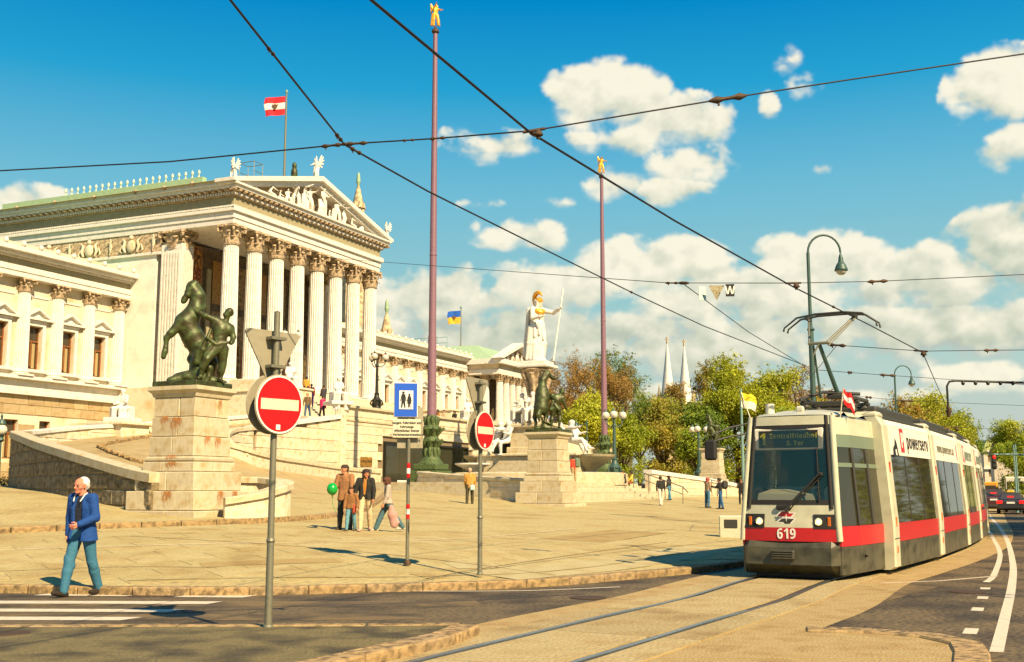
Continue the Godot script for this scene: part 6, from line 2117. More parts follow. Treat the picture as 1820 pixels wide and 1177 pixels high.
func cloth_flag(b: MB, wd: float, ht: float, bands: Array, wave: float, droop := 0.1) -> void:
	# hangs from x = 0 towards -x, its top at y 0; bands of colour from the top
	var n := 14
	for side in [0.006, -0.006]:
		for k in bands.size():
			b.col = bands[k]
			for i in n:
				for v in 3:
					var q := []
					for e in [[i, v], [i + 1, v], [i + 1, v + 1], [i, v + 1]]:
						var t: float = e[0] / float(n)
						var f: float = (k + e[1] / 3.0) / bands.size()
						q.append(Vector3(-wd * t * (1.0 - 0.05 * sin(f * 5.0 + t * 3.0)), -ht * f - droop * t * ht * (1.0 + 0.3 * sin(t * 7.0)), wave * sin(t * 8.0 + f * 1.6) * t + side))
					b.quad(q[0], q[1], q[2], q[3], Vector3(0, 0, signf(side)))
	b.col = Color.WHITE

func flagpole(label: String, at: Vector3, high: float, wd: float, ht: float, bands: Array, r: float, crest: bool) -> void:
	var P := thing("flagpole", label, "flag", Transform3D(Basis.IDENTITY, at))
	var b := MB.new()
	b.tube([Vector3.ZERO, Vector3(0, high, 0)], [r, r * 0.7], 10)
	b.lathe([Vector2(r * 2.6, 0), Vector2(r * 2.2, 0.25), Vector2(r * 1.2, 0.4), Vector2(r, 0.7)], 10)
	put(P, "pole", b, M.galvanised)
	b = MB.new()
	b.sphere(Vector3(0, high + 0.12, 0), Vector3(0.13, 0.2, 0.13), 8, 6)
	put(P, "finial", b, M.pale_green)
	b = MB.new()
	cloth_flag(b, wd, ht, bands, wd * 0.06)
	var f := put(P, "flag_cloth", b, M.figure, Vector3(-r, high - 0.25, 0))
	if crest:
		for sd in [-1.0, 1.0]:
			var c := MB.new()
			c.col = Color(0.12, 0.06, 0.02)
			c.prism([Vector2(0, -0.3), Vector2(0.1, -0.3), Vector2(0.08, -0.1), Vector2(0.22, -0.02), Vector2(0.26, 0.2), Vector2(0.14, 0.12), Vector2(0.06, 0.14), Vector2(0.0, 0.3), Vector2(-0.06, 0.14), Vector2(-0.14, 0.12), Vector2(-0.26, 0.2), Vector2(-0.22, -0.02), Vector2(-0.08, -0.1), Vector2(-0.1, -0.3)], -0.004, 0.004, Transform3D.IDENTITY)
			put(f, "eagle_crest", c, M.figure, Vector3(-wd * 0.5, -ht * 0.55, sd * (0.02 + wd * 0.04)))

func roof_things() -> void:
	var wing_bones := []
	for q in [-1.0, 1.0]:
		for e in [[0.26, 1.75], [0.42, 1.6], [0.5, 1.35], [0.46, 1.05], [0.34, 0.8]]:
			wing_bones.append([Vector3(0.07 * q, 1.0, 0.13), Vector3(e[0] * q, e[1], 0.3), 0.1, 0.07, Color.WHITE, 1.3])
	var wm := statue_mesh({"h": 1.45, "thl": 20, "knl": 20, "aur": 50, "full": 1.2}, 0.05, wing_bones)
	for q in [["white winged figure on the near lower corner of the temple roof", bl(-1.3, 1.0, 23.85), 0.8, 0.9], ["white winged figure on the far lower corner of the temple roof", bl(20.3, 1.0, 23.85), 0.8, 0.9], ["large white winged figure on the peak of the temple roof", bl(9.66, 0.6, 26.75), 1.05, 2.6]]:
		var o := put(self, "winged_statue", wm, M.marble, q[1], Basis(Vector3.UP, q[3]) * Basis.from_scale(Vector3.ONE * q[2]))
		tag(o, q[0], "statue", "winged roof figures")
	var b := MB.new()
	b.sphere(Vector3(0, 0.55, 0), Vector3(0.28, 0.6, 0.28), 8, 6)
	b.box(Vector3(0, 0.1, 0), Vector3(0.7, 0.2, 0.7))
	b.sphere(Vector3(0, 1.2, 0), Vector3(0.2, 0.3, 0.2), 8, 6)
	var o := put(self, "roof_ornament", b, M.bronze, bl(9.5, -1.4, 26.7), BB)
	tag(o, "small dark ornament on the temple roof beside the flagpole", "ornament")
	b = MB.new()
	for z in [-0.7, 0.7]:
		for x in [-0.55, 0.55]:
			b.tube([Vector3(x, 0, z), Vector3(x, 1.5, z)], 0.03, 4)
		for y in [0.75, 1.5]:
			b.tube([Vector3(-0.55, y, z), Vector3(0.55, y, z)], 0.03, 4)
	for x in [-0.55, 0.55]:
		b.tube([Vector3(x, 1.5, -0.7), Vector3(x, 1.5, 0.7)], 0.03, 4)
	o = put(self, "roof_hatch_rail", b, M.galvanised, bl(5.4, -2.6, 25.6), BB)
	tag(o, "thin metal guard rail frame on the temple roof", "railing")
	var red := Color(0.6, 0.012, 0.02)
	var white := Color(0.7, 0.67, 0.58)
	flagpole("red and white striped flag with eagle crest on the temple roof", bl(9.66, -2.5, 26.5), 7.8, 1.65, 1.6, [red, white, red], 0.1, true)
	flagpole("blue and yellow flag with small crest on the far pavilion roof", bl(61.2, -12.0, 19.4), 5.0, 1.6, 1.65, [Color(0.01, 0.09, 0.4), Color(0.75, 0.36, 0.02)], 0.07, true)

func horn_lamp(label: String, at: Vector3, high: float, reach: float) -> void:
	var P := thing("street_lamp", label, "street lamp", Transform3D(Basis.IDENTITY, at), "hooked green street lamps")
	var b := MB.new()
	b.tube([Vector3(0, 0, 0), Vector3(0, high * 0.42, 0), Vector3(0, high * 0.421, 0), Vector3(0, high * 0.72, 0), Vector3(0, high * 0.721, 0), Vector3(0, high, 0)], [0.14, 0.13, 0.1, 0.095, 0.065, 0.06], 12)
	for y in [0.25, 0.421, 0.721]:
		b.lathe([Vector2(0.08, high * y - 0.08), Vector2(0.145, high * y), Vector2(0.08, high * y + 0.08)], 12)
	put(P, "post", b, M.iron_green)
	b = MB.new()
	var arc := []
	for i in 13:
		var a := PI - PI * i / 12.0
		arc.append(Vector3(reach * 0.5 + cos(a) * reach * 0.5, high + sin(a) * reach * 0.55, 0))
	b.tube(arc, 0.04, 8)
	put(P, "hook_arm", b, M.iron_green)
	b = MB.new()
	var top := high - 0.05
	b.lathe([Vector2(0.23, top - 0.62), Vector2(0.24, top - 0.58), Vector2(0.17, top - 0.4), Vector2(0.1, top - 0.3), Vector2(0.075, top - 0.12), Vector2(0.04, top), Vector2(0, top + 0.05)], 16, Vector3(reach, 0, 0))
	var h := put(P, "lamp_shade", b, M.iron_green)
	b = MB.new()
	b.sphere(Vector3(reach, top - 0.62, 0), Vector3(0.19, 0.16, 0.19), 14, 8)
	put(h, "bulb_glass", b, M.globe)

# ---- the tram. Every module's frame: x to the right seen from the front, -z towards the tail.
func side_x(y: float, hw: float) -> float:
	return hw - maxf(0.0, y - 1.0) * 0.075

func side_panel(parent: Node, called: String, y0: float, y1: float, z0: float, z1: float, s: float, hw: float, m: Material, out := 0.0, thick := 0.05) -> MeshInstance3D:
	var b := MB.new()
	var x0 := (side_x(y0, hw) + out) * s
	var x1 := (side_x(y1, hw) + out) * s
	var t := thick * s
	b.loft([PackedVector3Array([Vector3(x0 - t, y0, z0), Vector3(x0, y0, z0), Vector3(x0, y0, z1), Vector3(x0 - t, y0, z1)]), PackedVector3Array([Vector3(x1 - t, y1, z0), Vector3(x1, y1, z0), Vector3(x1, y1, z1), Vector3(x1 - t, y1, z1)])], false, true)
	return put(parent, called, b, m)

func tram_module(tr: Node, t: Transform3D, L: float, k: int) -> void:
	# a body section between two portals
	var hw := 1.15
	var z0 := -0.28
	var z1 := -L + 0.28
	var sec := Node3D.new()
	sec.name = "section"
	for s in [-1.0, 1.0]:
		var parts := [["skirt", 0.13, 0.64, "tram_grey", 0.0], ["red_band", 0.645, 1.015, "tram_red", 0.008], ["fascia_panel", 2.42, 3.04, "tram_white", 0.006]]
		for p in parts:
			var o := side_panel(tr, p[0], p[1], p[2], z0, z1, s, hw, M[p[3]], p[4])
			o.transform = t
			if p[0] == "fascia_panel" and s > 0:
				adverts(o, k, z0, z1)
		var n := 3
		for i in n:
			var za := lerpf(z0, z1, i / float(n))
			var zb := lerpf(z0, z1, (i + 1) / float(n))
			var g := side_panel(tr, "window", 1.02, 2.415, za - 0.02, zb + 0.02, s, hw, M.tram_glass, -0.012, 0.02)
			g.transform = t
			side_panel(g, "window_bar", 2.0, 2.05, za - 0.03, zb + 0.03, s, hw, M.tram_dark, -0.03, 0.03)
			side_panel(g, "mullion", 1.02, 2.41, za + 0.03, za - 0.03, s, hw, M.tram_dark, -0.005, 0.06)
	var b := MB.new()
	b.box(Vector3(0, 0.22, (z0 + z1) * 0.5), Vector3(2.1, 0.14, z0 - z1 + 0.4))
	put(tr, "floor", b, M.tram_dark).transform = t
	b = MB.new()
	b.loft([roof_ring(z0 + 0.05, hw), roof_ring(z1 - 0.05, hw)], false, true)
	var rf := put(tr, "roof", b, M.tram_white)
	rf.transform = t
	b = MB.new()
	b.bbox(Vector3(0, 3.33, (z0 + z1) * 0.5), Vector3(1.5, 0.26, (z0 - z1) * 0.86), 0.05)
	b.bbox(Vector3(0.88, 3.12, (z0 + z1) * 0.5), Vector3(0.09, 0.2, (z0 - z1) * 0.98), 0.02)
	put(rf, "roof_equipment", b, M.tram_dark)
	b = MB.new()
	b.box(Vector3(0, 0.16, (z0 + z1) * 0.5), Vector3(1.7, 0.22, z0 - z1))
	put(tr, "underframe", b, M.rubber).transform = t
	for q in 4:
		for s in [-1.0, 1.0]:
			b = MB.new()
			var z := lerpf(z0 - 0.5, z1 + 0.5, q / 3.0)
			b.bbox(Vector3(s * 0.65, 0.62, z), Vector3(0.85, 0.12, 0.42), 0.04)
			b.bbox(Vector3(s * 0.65, 0.95, z - 0.22), Vector3(0.85, 0.7, 0.09), 0.04)
			put(tr, "seat", b, M.seat_red if (q + k) % 3 == 0 else M.tram_teal).transform = t
	sec.free()

func roof_ring(z: float, hw: float) -> PackedVector3Array:
	return PackedVector3Array([Vector3(-side_x(3.045, hw), 3.045, z), Vector3(side_x(3.045, hw), 3.045, z), Vector3(side_x(3.045, hw) - 0.08, 3.16, z), Vector3(0.6, 3.27, z), Vector3(-0.6, 3.27, z), Vector3(-side_x(3.045, hw) + 0.08, 3.16, z)])

func adverts(panel: Node, k: int, z0: float, z1: float) -> void:
	# printed on the side panels above the windows; lettering runs away from the front
	var tilt := Basis(Vector3.UP, PI / 2) * Basis(Vector3.RIGHT, -0.075)
	var at := func(z: float, y: float): return Vector3(side_x(y, 1.15) + 0.009, y, z)
	var L := z0 - z1
	if k == 0:
		var b := MB.new()
		b.bbox(Vector3.ZERO, Vector3(0.34, 0.52, 0.012), 0.005)
		var e := put(panel, "red_emblem", b, M.tram_red, at.call(z0 - L * 0.3, 2.75), tilt)
		text_on(e, "lettering", "P", 0.34, M.sign_white, Vector3(0, 0, 0.007), Basis.IDENTITY)
		text_on(panel, "lettering", "powerserv", 0.33, M.sign_black, at.call(z0 - L * 0.68, 2.74), tilt, "Droid Sans", 0.006, 1.1)
		b = MB.new()
		b.prism([Vector2(-0.2, -0.2), Vector2(0.06, -0.2), Vector2(0.02, -0.05), Vector2(0.18, -0.02), Vector2(0.24, -0.2), Vector2(0.32, -0.16), Vector2(0.22, 0.1), Vector2(0.1, 0.2), Vector2(0.02, 0.06), Vector2(-0.16, -0.02)], 0.0, 0.006, Transform3D.IDENTITY)
		put(panel, "dark_print", b, M.sign_black, at.call(z0 - L * 0.12, 2.58), tilt)
	elif k == 1:
		text_on(panel, "lettering", "www.powerserv.at", 0.22, M.galvanised, at.call(z0 - L * 0.45, 2.72), tilt, "Droid Sans", 0.006, 1.25)
		var b := MB.new()
		b.bbox(Vector3.ZERO, Vector3(0.1, 0.42, 0.012), 0.005)
		put(panel, "red_stripe", b, M.tram_red, at.call(z0 - L * 0.9, 2.72), tilt)
	else:
		var b := MB.new()
		b.bbox(Vector3.ZERO, Vector3(0.4, 0.5, 0.012), 0.005)
		var e := put(panel, "red_emblem", b, M.tram_red, at.call(z0 - L * 0.2, 2.74), tilt)
		text_on(e, "lettering", "P", 0.34, M.sign_white, Vector3(0, 0, 0.007), Basis.IDENTITY)
		text_on(panel, "lettering", "powerserv", 0.36, M.tram_teal, at.call(z0 - L * 0.6, 2.72), tilt, "Droid Sans", 0.006, 1.0)

func portal(tr: Node, t: Transform3D) -> void:
	var b := MB.new()
	var hw := 1.19
	for s in [-1.0, 1.0]:
		b = MB.new()
		var rings := []
		for y in [0.1, 0.16, 1.0, 2.0, 3.0, 3.12, 3.24]:
			var x := side_x(y, hw) - (0.1 if y < 0.12 else 0.0) - maxf(0, y - 3.0) * 0.5
			var d := 0.24
			rings.append(PackedVector3Array([Vector3(s * (x - 0.45), y, d), Vector3(s * (x - 0.03), y, d), Vector3(s * x, y, d - 0.05), Vector3(s * x, y, -d + 0.05), Vector3(s * (x - 0.03), y, -d), Vector3(s * (x - 0.45), y, -d)]))
		b.loft(rings, false, true)
		var o := put(tr, "portal", b, M.tram_cream)
		o.transform = t
		b = MB.new()
		b.box(Vector3(s * (hw + 0.004), 0.72, 0), Vector3(0.012, 0.012, 0.44))
		put(o, "panel_seam", b, M.tram_dark)
		for q in [[1.05, 0.2, "lamp_amber"], [0.5, 0.14, "lamp_amber"], [2.15, 0.22, "sign_red"]]:
			b = MB.new()
			b.bbox(Vector3(s * (side_x(q[0], hw) + 0.006), q[0], 0.05), Vector3(0.02, q[1], 0.06), 0.008)
			put(o, "reflector", b, M[q[2]])
	b = MB.new()
	b.bbox(Vector3(0, 3.22, 0), Vector3(1.9, 0.14, 0.5), 0.05)
	put(tr, "portal_top", b, M.tram_cream).transform = t
	b = MB.new()
	b.box(Vector3(0, 1.65, 0), Vector3(2.0, 3.0, 0.1))
	var g := MB.new()
	for s in [-1.0, 1.0]:
		g.box(Vector3(s * 0.78, 1.6, 0), Vector3(0.3, 2.7, 0.3))
	put(tr, "bellows", g, M.rubber).transform = t

func fw(y: float) -> float:
	return lerpf(0.93, 0.79, clampf((y - 0.7) / 2.4, 0.0, 1.0))

func fz(x: float, y: float) -> float:
	return 0.07 * (1.0 - pow(x / 0.93, 2.0)) - maxf(0.0, y - 1.0) * 0.13

func front_patch(y0: float, y1: float, x0: float, x1: float, out := 0.0, rows := 2) -> MB:
	# x0, x1 as shares of the half width, -1 to 1
	var b := MB.new()
	var n := 10
	for r in rows:
		for i in n:
			var q := []
			for e in [[i, r], [i + 1, r], [i + 1, r + 1], [i, r + 1]]:
				var y := lerpf(y0, y1, e[1] / float(rows))
				var x := lerpf(x0, x1, e[0] / float(n)) * fw(y)
				q.append(Vector3(x, y, fz(x, y) + out))
			b.quad(q[0], q[1], q[2], q[3], Vector3.BACK)
	return b

func tram() -> void:
	var tr := thing("tram", "red and cream low floor tram numbered 619 coming round the bend", "tram")
	var head := deg_to_rad(31.5)
	var cb := Basis(Vector3(cos(head), 0, sin(head)), Vector3.UP, Vector3(-sin(head), 0, cos(head)))
	var ct := Transform3D(cb, w(5.26, 21.62))
	var cab := Node3D.new()
	# cab front
	var c: MeshInstance3D
	var b := front_patch(0.98, 1.41, -1, 1)
	var face := put(tr, "front_panel", b, M.tram_cream)
	face.transform = ct
	b = front_patch(0.73, 0.985, -1, 1, 0.004)
	put(tr, "front_red_band", b, M.tram_red).transform = ct
	b = front_patch(1.41, 1.5, -1, 1, 0.006)
	put(tr, "windscreen_seal", b, M.rubber).transform = ct
	b = front_patch(1.45, 2.96, -0.96, 0.96, 0.0, 4)
	var ws := put(tr, "windscreen", b, M.screen_glass)
	ws.transform = ct
	b = front_patch(2.93, 3.1, -1, 1, 0.012)
	put(tr, "front_header", b, M.tram_cream).transform = ct
	b = front_patch(2.86, 2.95, -0.97, 0.97, 0.006)
	put(ws, "upper_edge", b, M.rubber)
	for s in [-1.0, 1.0]:
		b = MB.new()
		var pts := []
		for i in 9:
			var y := 0.74 + i * 0.295
			pts.append(Vector3(s * (fw(y) + 0.005), y, fz(fw(y), y) - 0.03))
		b.tube(pts, 0.062, 8)
		put(tr, "corner_pillar", b, M.tram_cream).transform = ct
		b = MB.new()
		pts = pts.slice(2, 9).map(func(p): return p + Vector3(-s * 0.1, 0, 0.03))
		b.tube(pts, 0.045, 6)
		put(ws, "side_seal", b, M.rubber)
	# bumper: a bevelled trough of dark plastic
	b = MB.new()
	var ol := func(y: float, sx: float, f: float, back: float): return PackedVector3Array([Vector3(-0.97 * sx, y, -0.9), Vector3(-0.97 * sx, y, -0.12 - back), Vector3(-0.8 * sx, y, f), Vector3(0.8 * sx, y, f), Vector3(0.97 * sx, y, -0.12 - back), Vector3(0.97 * sx, y, -0.9)])
	b.loft([ol.call(0.1, 0.97, -0.22, 0.1), ol.call(0.3, 1.0, 0.13, 0.0), ol.call(0.62, 1.0, 0.11, 0.0), ol.call(0.735, 0.985, 0.03, 0.02)], false, true)
	var bp := put(tr, "bumper", b, M.tram_grey)
	bp.transform = ct
	b = MB.new()
	b.bbox(Vector3(-0.1, 0.48, 0.15), Vector3(0.46, 0.19, 0.1), 0.03)
	var gr := put(bp, "coupler_cover", b, M.tram_dark)
	for i in 4:
		b = MB.new()
		b.bbox(Vector3(-0.1, 0.42 + i * 0.042, 0.2), Vector3(0.42, 0.018, 0.03), 0.006)
		put(gr, "slat", b, M.tram_grey)
	for s in [-1.0, 1.0]:
		b = front_patch(0.97, 1.235, 0.52 * s, 0.97 * s, 0.012, 1)
		var hl := put(tr, "headlight", b, M.rubber)
		hl.transform = ct
		b = MB.new()
		b.lathe([Vector2(0.075, 0), Vector2(0.078, 0.02), Vector2(0.066, 0.025), Vector2(0.05, 0.006), Vector2(0, 0.0)], 16, Vector3(s * 0.57, 1.1, fz(0.57, 1.1) + 0.013), Basis(Vector3.RIGHT, PI / 2))
		put(hl, "lamp_rim", b, M.chrome)
		b = MB.new()
		b.sphere(Vector3(s * 0.57, 1.1, fz(0.57, 1.1) + 0.012), Vector3(0.058, 0.058, 0.02), 12, 6)
		put(hl, "lens", b, M.lit_white)
		b = MB.new()
		b.bbox(Vector3(s * 0.76, 1.1, fz(0.76, 1.1) + 0.015), Vector3(0.06, 0.17, 0.02), 0.008)
		put(hl, "indicator", b, M.lamp_amber)
	# emblem and number
	var lg := Node3D.new()
	b = MB.new()
	b.prism([Vector2(-0.21, 0.02), Vector2(-0.1, 0.135), Vector2(0.05, 0.135), Vector2(0.08, 0.1), Vector2(0.2, 0.1), Vector2(0.12, 0.0), Vector2(0.19, -0.02), Vector2(0.08, -0.135), Vector2(-0.06, -0.135), Vector2(-0.08, -0.1), Vector2(-0.2, -0.1), Vector2(-0.12, 0.0)], 0.0, 0.004, Transform3D.IDENTITY)
	var em := put(tr, "emblem", b, M.sign_white)
	em.transform = ct * Transform3D(Basis.IDENTITY, Vector3(-0.04, 1.17, fz(0.04, 1.17) + 0.008))
	b = MB.new()
	b.prism([Vector2(-0.17, 0.022), Vector2(-0.085, 0.115), Vector2(0.03, 0.115), Vector2(0.06, 0.08), Vector2(0.15, 0.08), Vector2(0.09, 0.022)], 0.004, 0.007, Transform3D.IDENTITY)
	put(em, "red_chevron", b, M.tram_red)
	b = MB.new()
	b.prism([Vector2(0.15, -0.022), Vector2(0.06, -0.115), Vector2(-0.03, -0.115), Vector2(-0.06, -0.08), Vector2(-0.16, -0.08), Vector2(-0.09, -0.022)], 0.004, 0.007, Transform3D.IDENTITY)
	put(em, "dark_chevron", b, M.tram_dark)
	b = MB.new()
	b.prism([Vector2(0, 0.08), Vector2(0.012, 0.012), Vector2(0.06, 0), Vector2(0.012, -0.012), Vector2(0, -0.08), Vector2(-0.012, -0.012), Vector2(-0.06, 0), Vector2(-0.012, 0.012)], 0.007, 0.009, Transform3D.IDENTITY)
	put(em, "white_star", b, M.sign_white)
	var no := text_on(tr, "number", "619", 0.2, M.sign_white, Vector3.ZERO, Basis.IDENTITY)
	no.transform = ct * Transform3D(Basis.from_scale(Vector3(0.85, 1, 1)), Vector3(-0.04, 0.87, fz(0.04, 0.87) + 0.01))
	# destination display behind the glass
	b = MB.new()
	b.bbox(Vector3(-0.03, 2.66, -0.22), Vector3(1.36, 0.42, 0.08), 0.02)
	var dd := put(tr, "destination_display", b, M.tram_white)
	dd.transform = ct
	b = MB.new()
	b.box(Vector3(-0.03, 2.66, -0.185), Vector3(1.16, 0.33, 0.02))
	put(dd, "display_panel", b, M.rubber)
	text_on(dd, "lettering", "1", 0.24, M.lit_sign, Vector3(-0.52, 2.66, -0.172), Basis.IDENTITY)
	text_on(dd, "lettering", "Zentralfriedhof", 0.095, M.lit_sign, Vector3(0.07, 2.72, -0.172), Basis.IDENTITY)
	text_on(dd, "lettering", "3. Tor", 0.095, M.lit_sign, Vector3(0.1, 2.58, -0.172), Basis.IDENTITY)
	# dashboard, wiper, mirror
	b = MB.new()
	b.loft([PackedVector3Array([Vector3(-0.68, 1.42, -0.14), Vector3(0.5, 1.42, -0.14), Vector3(0.42, 1.42, -0.75), Vector3(-0.6, 1.42, -0.75)]), PackedVector3Array([Vector3(-0.66, 1.62, -0.2), Vector3(0.4, 1.6, -0.2), Vector3(0.36, 1.76, -0.72), Vector3(-0.4, 1.76, -0.72)])], false, true)
	put(tr, "dashboard", b, M.dash).transform = ct
	b = MB.new()
	b.bbox(Vector3(0.7, 1.55, -0.5), Vector3(0.22, 0.4, 0.5), 0.06)
	put(tr, "control_box", b, M.dash).transform = ct
	b = MB.new()
	b.bbox(Vector3(0, 1.2, -0.7), Vector3(1.7, 0.42, 0.9), 0.03)
	put(tr, "cab_console", b, M.tram_dark).transform = ct
	var wp := MB.new()
	var arm := func(x: float, y: float, o: float): return Vector3(x, y, fz(x, y) + o)
	wp.tube([arm.call(-0.05, 1.3, 0.06), arm.call(0.05, 1.42, 0.07), arm.call(0.6, 2.0, 0.06)], [0.05, 0.028, 0.02], 6)
	wp.tube([arm.call(0.03, 1.3, 0.05), arm.call(0.12, 1.42, 0.06), arm.call(0.62, 1.94, 0.05)], 0.014, 5)
	wp.bbox(arm.call(-0.1, 1.36, 0.03), Vector3(0.26, 0.1, 0.06), 0.02)
	wp.bbox(arm.call(0.61, 1.98, 0.05), Vector3(0.1, 0.08, 0.06), 0.02)
	var wm := put(tr, "wiper_arm", wp, M.rubber)
	wm.transform = ct
	b = MB.new()
	b.tube([arm.call(0.58, 1.48, 0.025), arm.call(0.56, 2.0, 0.03), arm.call(0.53, 2.5, 0.025)], 0.014, 5)
	put(wm, "wiper_blade", b, M.rubber)
	b = MB.new()
	b.tube([Vector3(-0.82, 3.0, -0.3), Vector3(-1.1, 2.9, 0.1), Vector3(-1.38, 2.75, 0.34)], 0.02, 6)
	b.tube([Vector3(-0.84, 2.8, -0.3), Vector3(-1.1, 2.72, 0.1), Vector3(-1.38, 2.62, 0.34)], 0.02, 6)
	var mr := put(tr, "mirror_arm", b, M.tram_dark)
	mr.transform = ct
	b = MB.new()
	b.bbox(Vector3(-1.4, 2.46, 0.36), Vector3(0.24, 0.4, 0.12), 0.04)
	put(mr, "mirror", b, M.rubber)
	# cab sides widen from the nose to the first portal
	for s in [-1.0, 1.0]:
		var plan := [[0.945, -0.06], [1.09, -0.85], [1.17, -2.44]]
		for seg in 2:
			var rows := [["skirt", 0.13, 0.64, "tram_grey", 0.0], ["red_band", 0.645, 1.015, "tram_red", 0.008], ["side_window", 1.02, 2.12, "tram_glass", -0.01], ["window_rail", 2.12, 2.2, "tram_teal", 0.004], ["upper_window", 2.2, 2.5, "tram_glass", -0.01], ["teal_panel", 2.5, 2.74, "tram_teal", 0.0], ["upper_panel", 2.74, 3.07, "tram_cream", 0.004]]
			for r in rows:
				var p: Array = plan[seg]
				var q: Array = plan[seg + 1]
				var o: float = r[4]
				var pt := func(e: Array, y: float, in_: float): return Vector3((e[0] - maxf(0, y - 1.0) * 0.075 + o - in_) * s, y, e[1] - (maxf(0.0, y - 1.0) * 0.13 if e == plan[0] else 0.0))
				var y0: float = r[1]
				var y1: float = r[2]
				b = MB.new()
				b.loft([PackedVector3Array([pt.call(p, y0, 0.04), pt.call(p, y0, 0.0), pt.call(q, y0, 0.0), pt.call(q, y0, 0.04)]), PackedVector3Array([pt.call(p, y1, 0.04), pt.call(p, y1, 0.0), pt.call(q, y1, 0.0), pt.call(q, y1, 0.04)])], false, true)
				put(tr, r[0], b, M[r[3]]).transform = ct
		for e in [[1.09, -0.85], [1.13, -1.75]]:
			b = MB.new()
			b.tube([Vector3(s * (e[0] + 0.0), 1.02, e[1]), Vector3(s * (e[0] - 0.08), 2.12, e[1]), Vector3(s * (e[0] - 0.115), 2.5, e[1])], 0.035, 5)
			put(tr, "window_post", b, M.tram_dark).transform = ct
	b = MB.new()
	var rr := []
	for e in [[0.0, 0.79, 3.1, 3.12], [-0.3, 0.83, 3.09, 3.2], [-0.9, 0.93, 3.08, 3.27], [-2.4, 0.99, 3.07, 3.3]]:
		rr.append(PackedVector3Array([Vector3(-e[1], e[2] - 0.03, e[0] - 0.27), Vector3(e[1], e[2] - 0.03, e[0] - 0.27), Vector3(e[1] * 0.85, lerpf(e[2], e[3], 0.7), e[0] - 0.25), Vector3(e[1] * 0.4, e[3], e[0] - 0.22), Vector3(-e[1] * 0.4, e[3], e[0] - 0.22), Vector3(-e[1] * 0.85, lerpf(e[2], e[3], 0.7), e[0] - 0.25)]))
	b.loft(rr, true, true)
	var rf := put(tr, "cab_roof", b, M.tram_cream)
	rf.transform = ct
	b = MB.new()
	b.bbox(Vector3(0.05, 3.27, -0.75), Vector3(0.16, 0.12, 0.1), 0.03)
	put(rf, "marker_lamp", b, M.globe)
	b = MB.new()
	b.lathe([Vector2(0.09, 3.05), Vector2(0.09, 3.42), Vector2(0.0, 3.43)], 12, Vector3(-0.68, 0, -1.1))
	put(rf, "aerial", b, M.tram_white)
	b = MB.new()
	b.box(Vector3(0, 0.22, -1.3), Vector3(1.9, 0.14, 2.2))
	put(tr, "floor", b, M.tram_dark).transform = ct
	b = MB.new()
	b.box(Vector3(0, 0.15, -1.4), Vector3(1.5, 0.2, 2.4))
	put(tr, "underframe", b, M.rubber).transform = ct
	b = MB.new()
	b.box(Vector3(-0.35, 1.5, -2.2), Vector3(1.2, 2.4, 0.05))
	put(tr, "cab_partition", b, M.tram_dark).transform = ct
	# small flags on the roof corners
	for f in [[-0.86, -0.5, [Color(0.75, 0.6, 0.02), Color(0.7, 0.66, 0.5)], -1.0, 0.28], [0.86, -0.62, [Color(0.6, 0.01, 0.01), Color(0.7, 0.68, 0.6), Color(0.6, 0.01, 0.01)], 1.0, -0.12]]:
		b = MB.new()
		var foot := Vector3(f[0], 3.02, f[1])
		var tip := foot + Vector3(-f[4] * 0.75, 0.62, 0.0)
		b.tube([foot, tip], 0.012, 5)
		var pl := put(rf, "flag_stick", b, M.sign_cream)
		b = MB.new()
		cloth_flag(b, 0.3 if f[3] < 0 else 0.2, 0.3, f[2], 0.05, 0.3 if f[3] < 0 else 0.7)
		put(pl, "small_flag", b, M.figure, tip, Basis(Vector3.UP, PI + 0.5))
	cab.free()
	lg.free()
	# body modules along the bend
	var pts := [w(6.79, 23.75), w(9.33, 28.04), w(11.92, 32.9), w(13.96, 37.0), w(16.1, 41.6)]
	for i in 4:
		var d: Vector3 = (pts[i + 1] - pts[i])
		var L := d.length()
		d = d.normalized()
		var t := Transform3D(Basis(Vector3(-d.z, 0, d.x), Vector3.UP, -d), pts[i])
		tram_module(tr, t, L, i)
	for i in 5:
		var d: Vector3 = (pts[mini(i + 1, 4)] - pts[maxi(i - 1, 0)]).normalized()
		portal(tr, Transform3D(Basis(Vector3(-d.z, 0, d.x), Vector3.UP, -d), pts[i]))
	# tail
	var td: Vector3 = (pts[4] - pts[3]).normalized()
	var tt := Transform3D(Basis(Vector3(-td.z, 0, td.x), Vector3.UP, -td), pts[4])
	b = MB.new()
	b.loft([PackedVector3Array([Vector3(-1.1, 0.15, -0.25), Vector3(1.1, 0.15, -0.25), Vector3(0.9, 0.15, -2.6), Vector3(-0.9, 0.15, -2.6)]), PackedVector3Array([Vector3(-1.12, 1.0, -0.25), Vector3(1.12, 1.0, -0.25), Vector3(0.93, 1.0, -2.7), Vector3(-0.93, 1.0, -2.7)])], false, true)
	put(tr, "tail_lower", b, M.tram_red).transform = tt
	b = MB.new()
	b.loft([PackedVector3Array([Vector3(-1.12, 1.0, -0.25), Vector3(1.12, 1.0, -0.25), Vector3(0.93, 1.0, -2.69), Vector3(-0.93, 1.0, -2.69)]), PackedVector3Array([Vector3(-0.97, 3.1, -0.25), Vector3(0.97, 3.1, -0.25), Vector3(0.78, 3.1, -2.4), Vector3(-0.78, 3.1, -2.4)])], false, true)
	put(tr, "tail_upper", b, M.tram_dark).transform = tt
	pantograph(tr, Transform3D(cb, w(6.85, 23.9)))

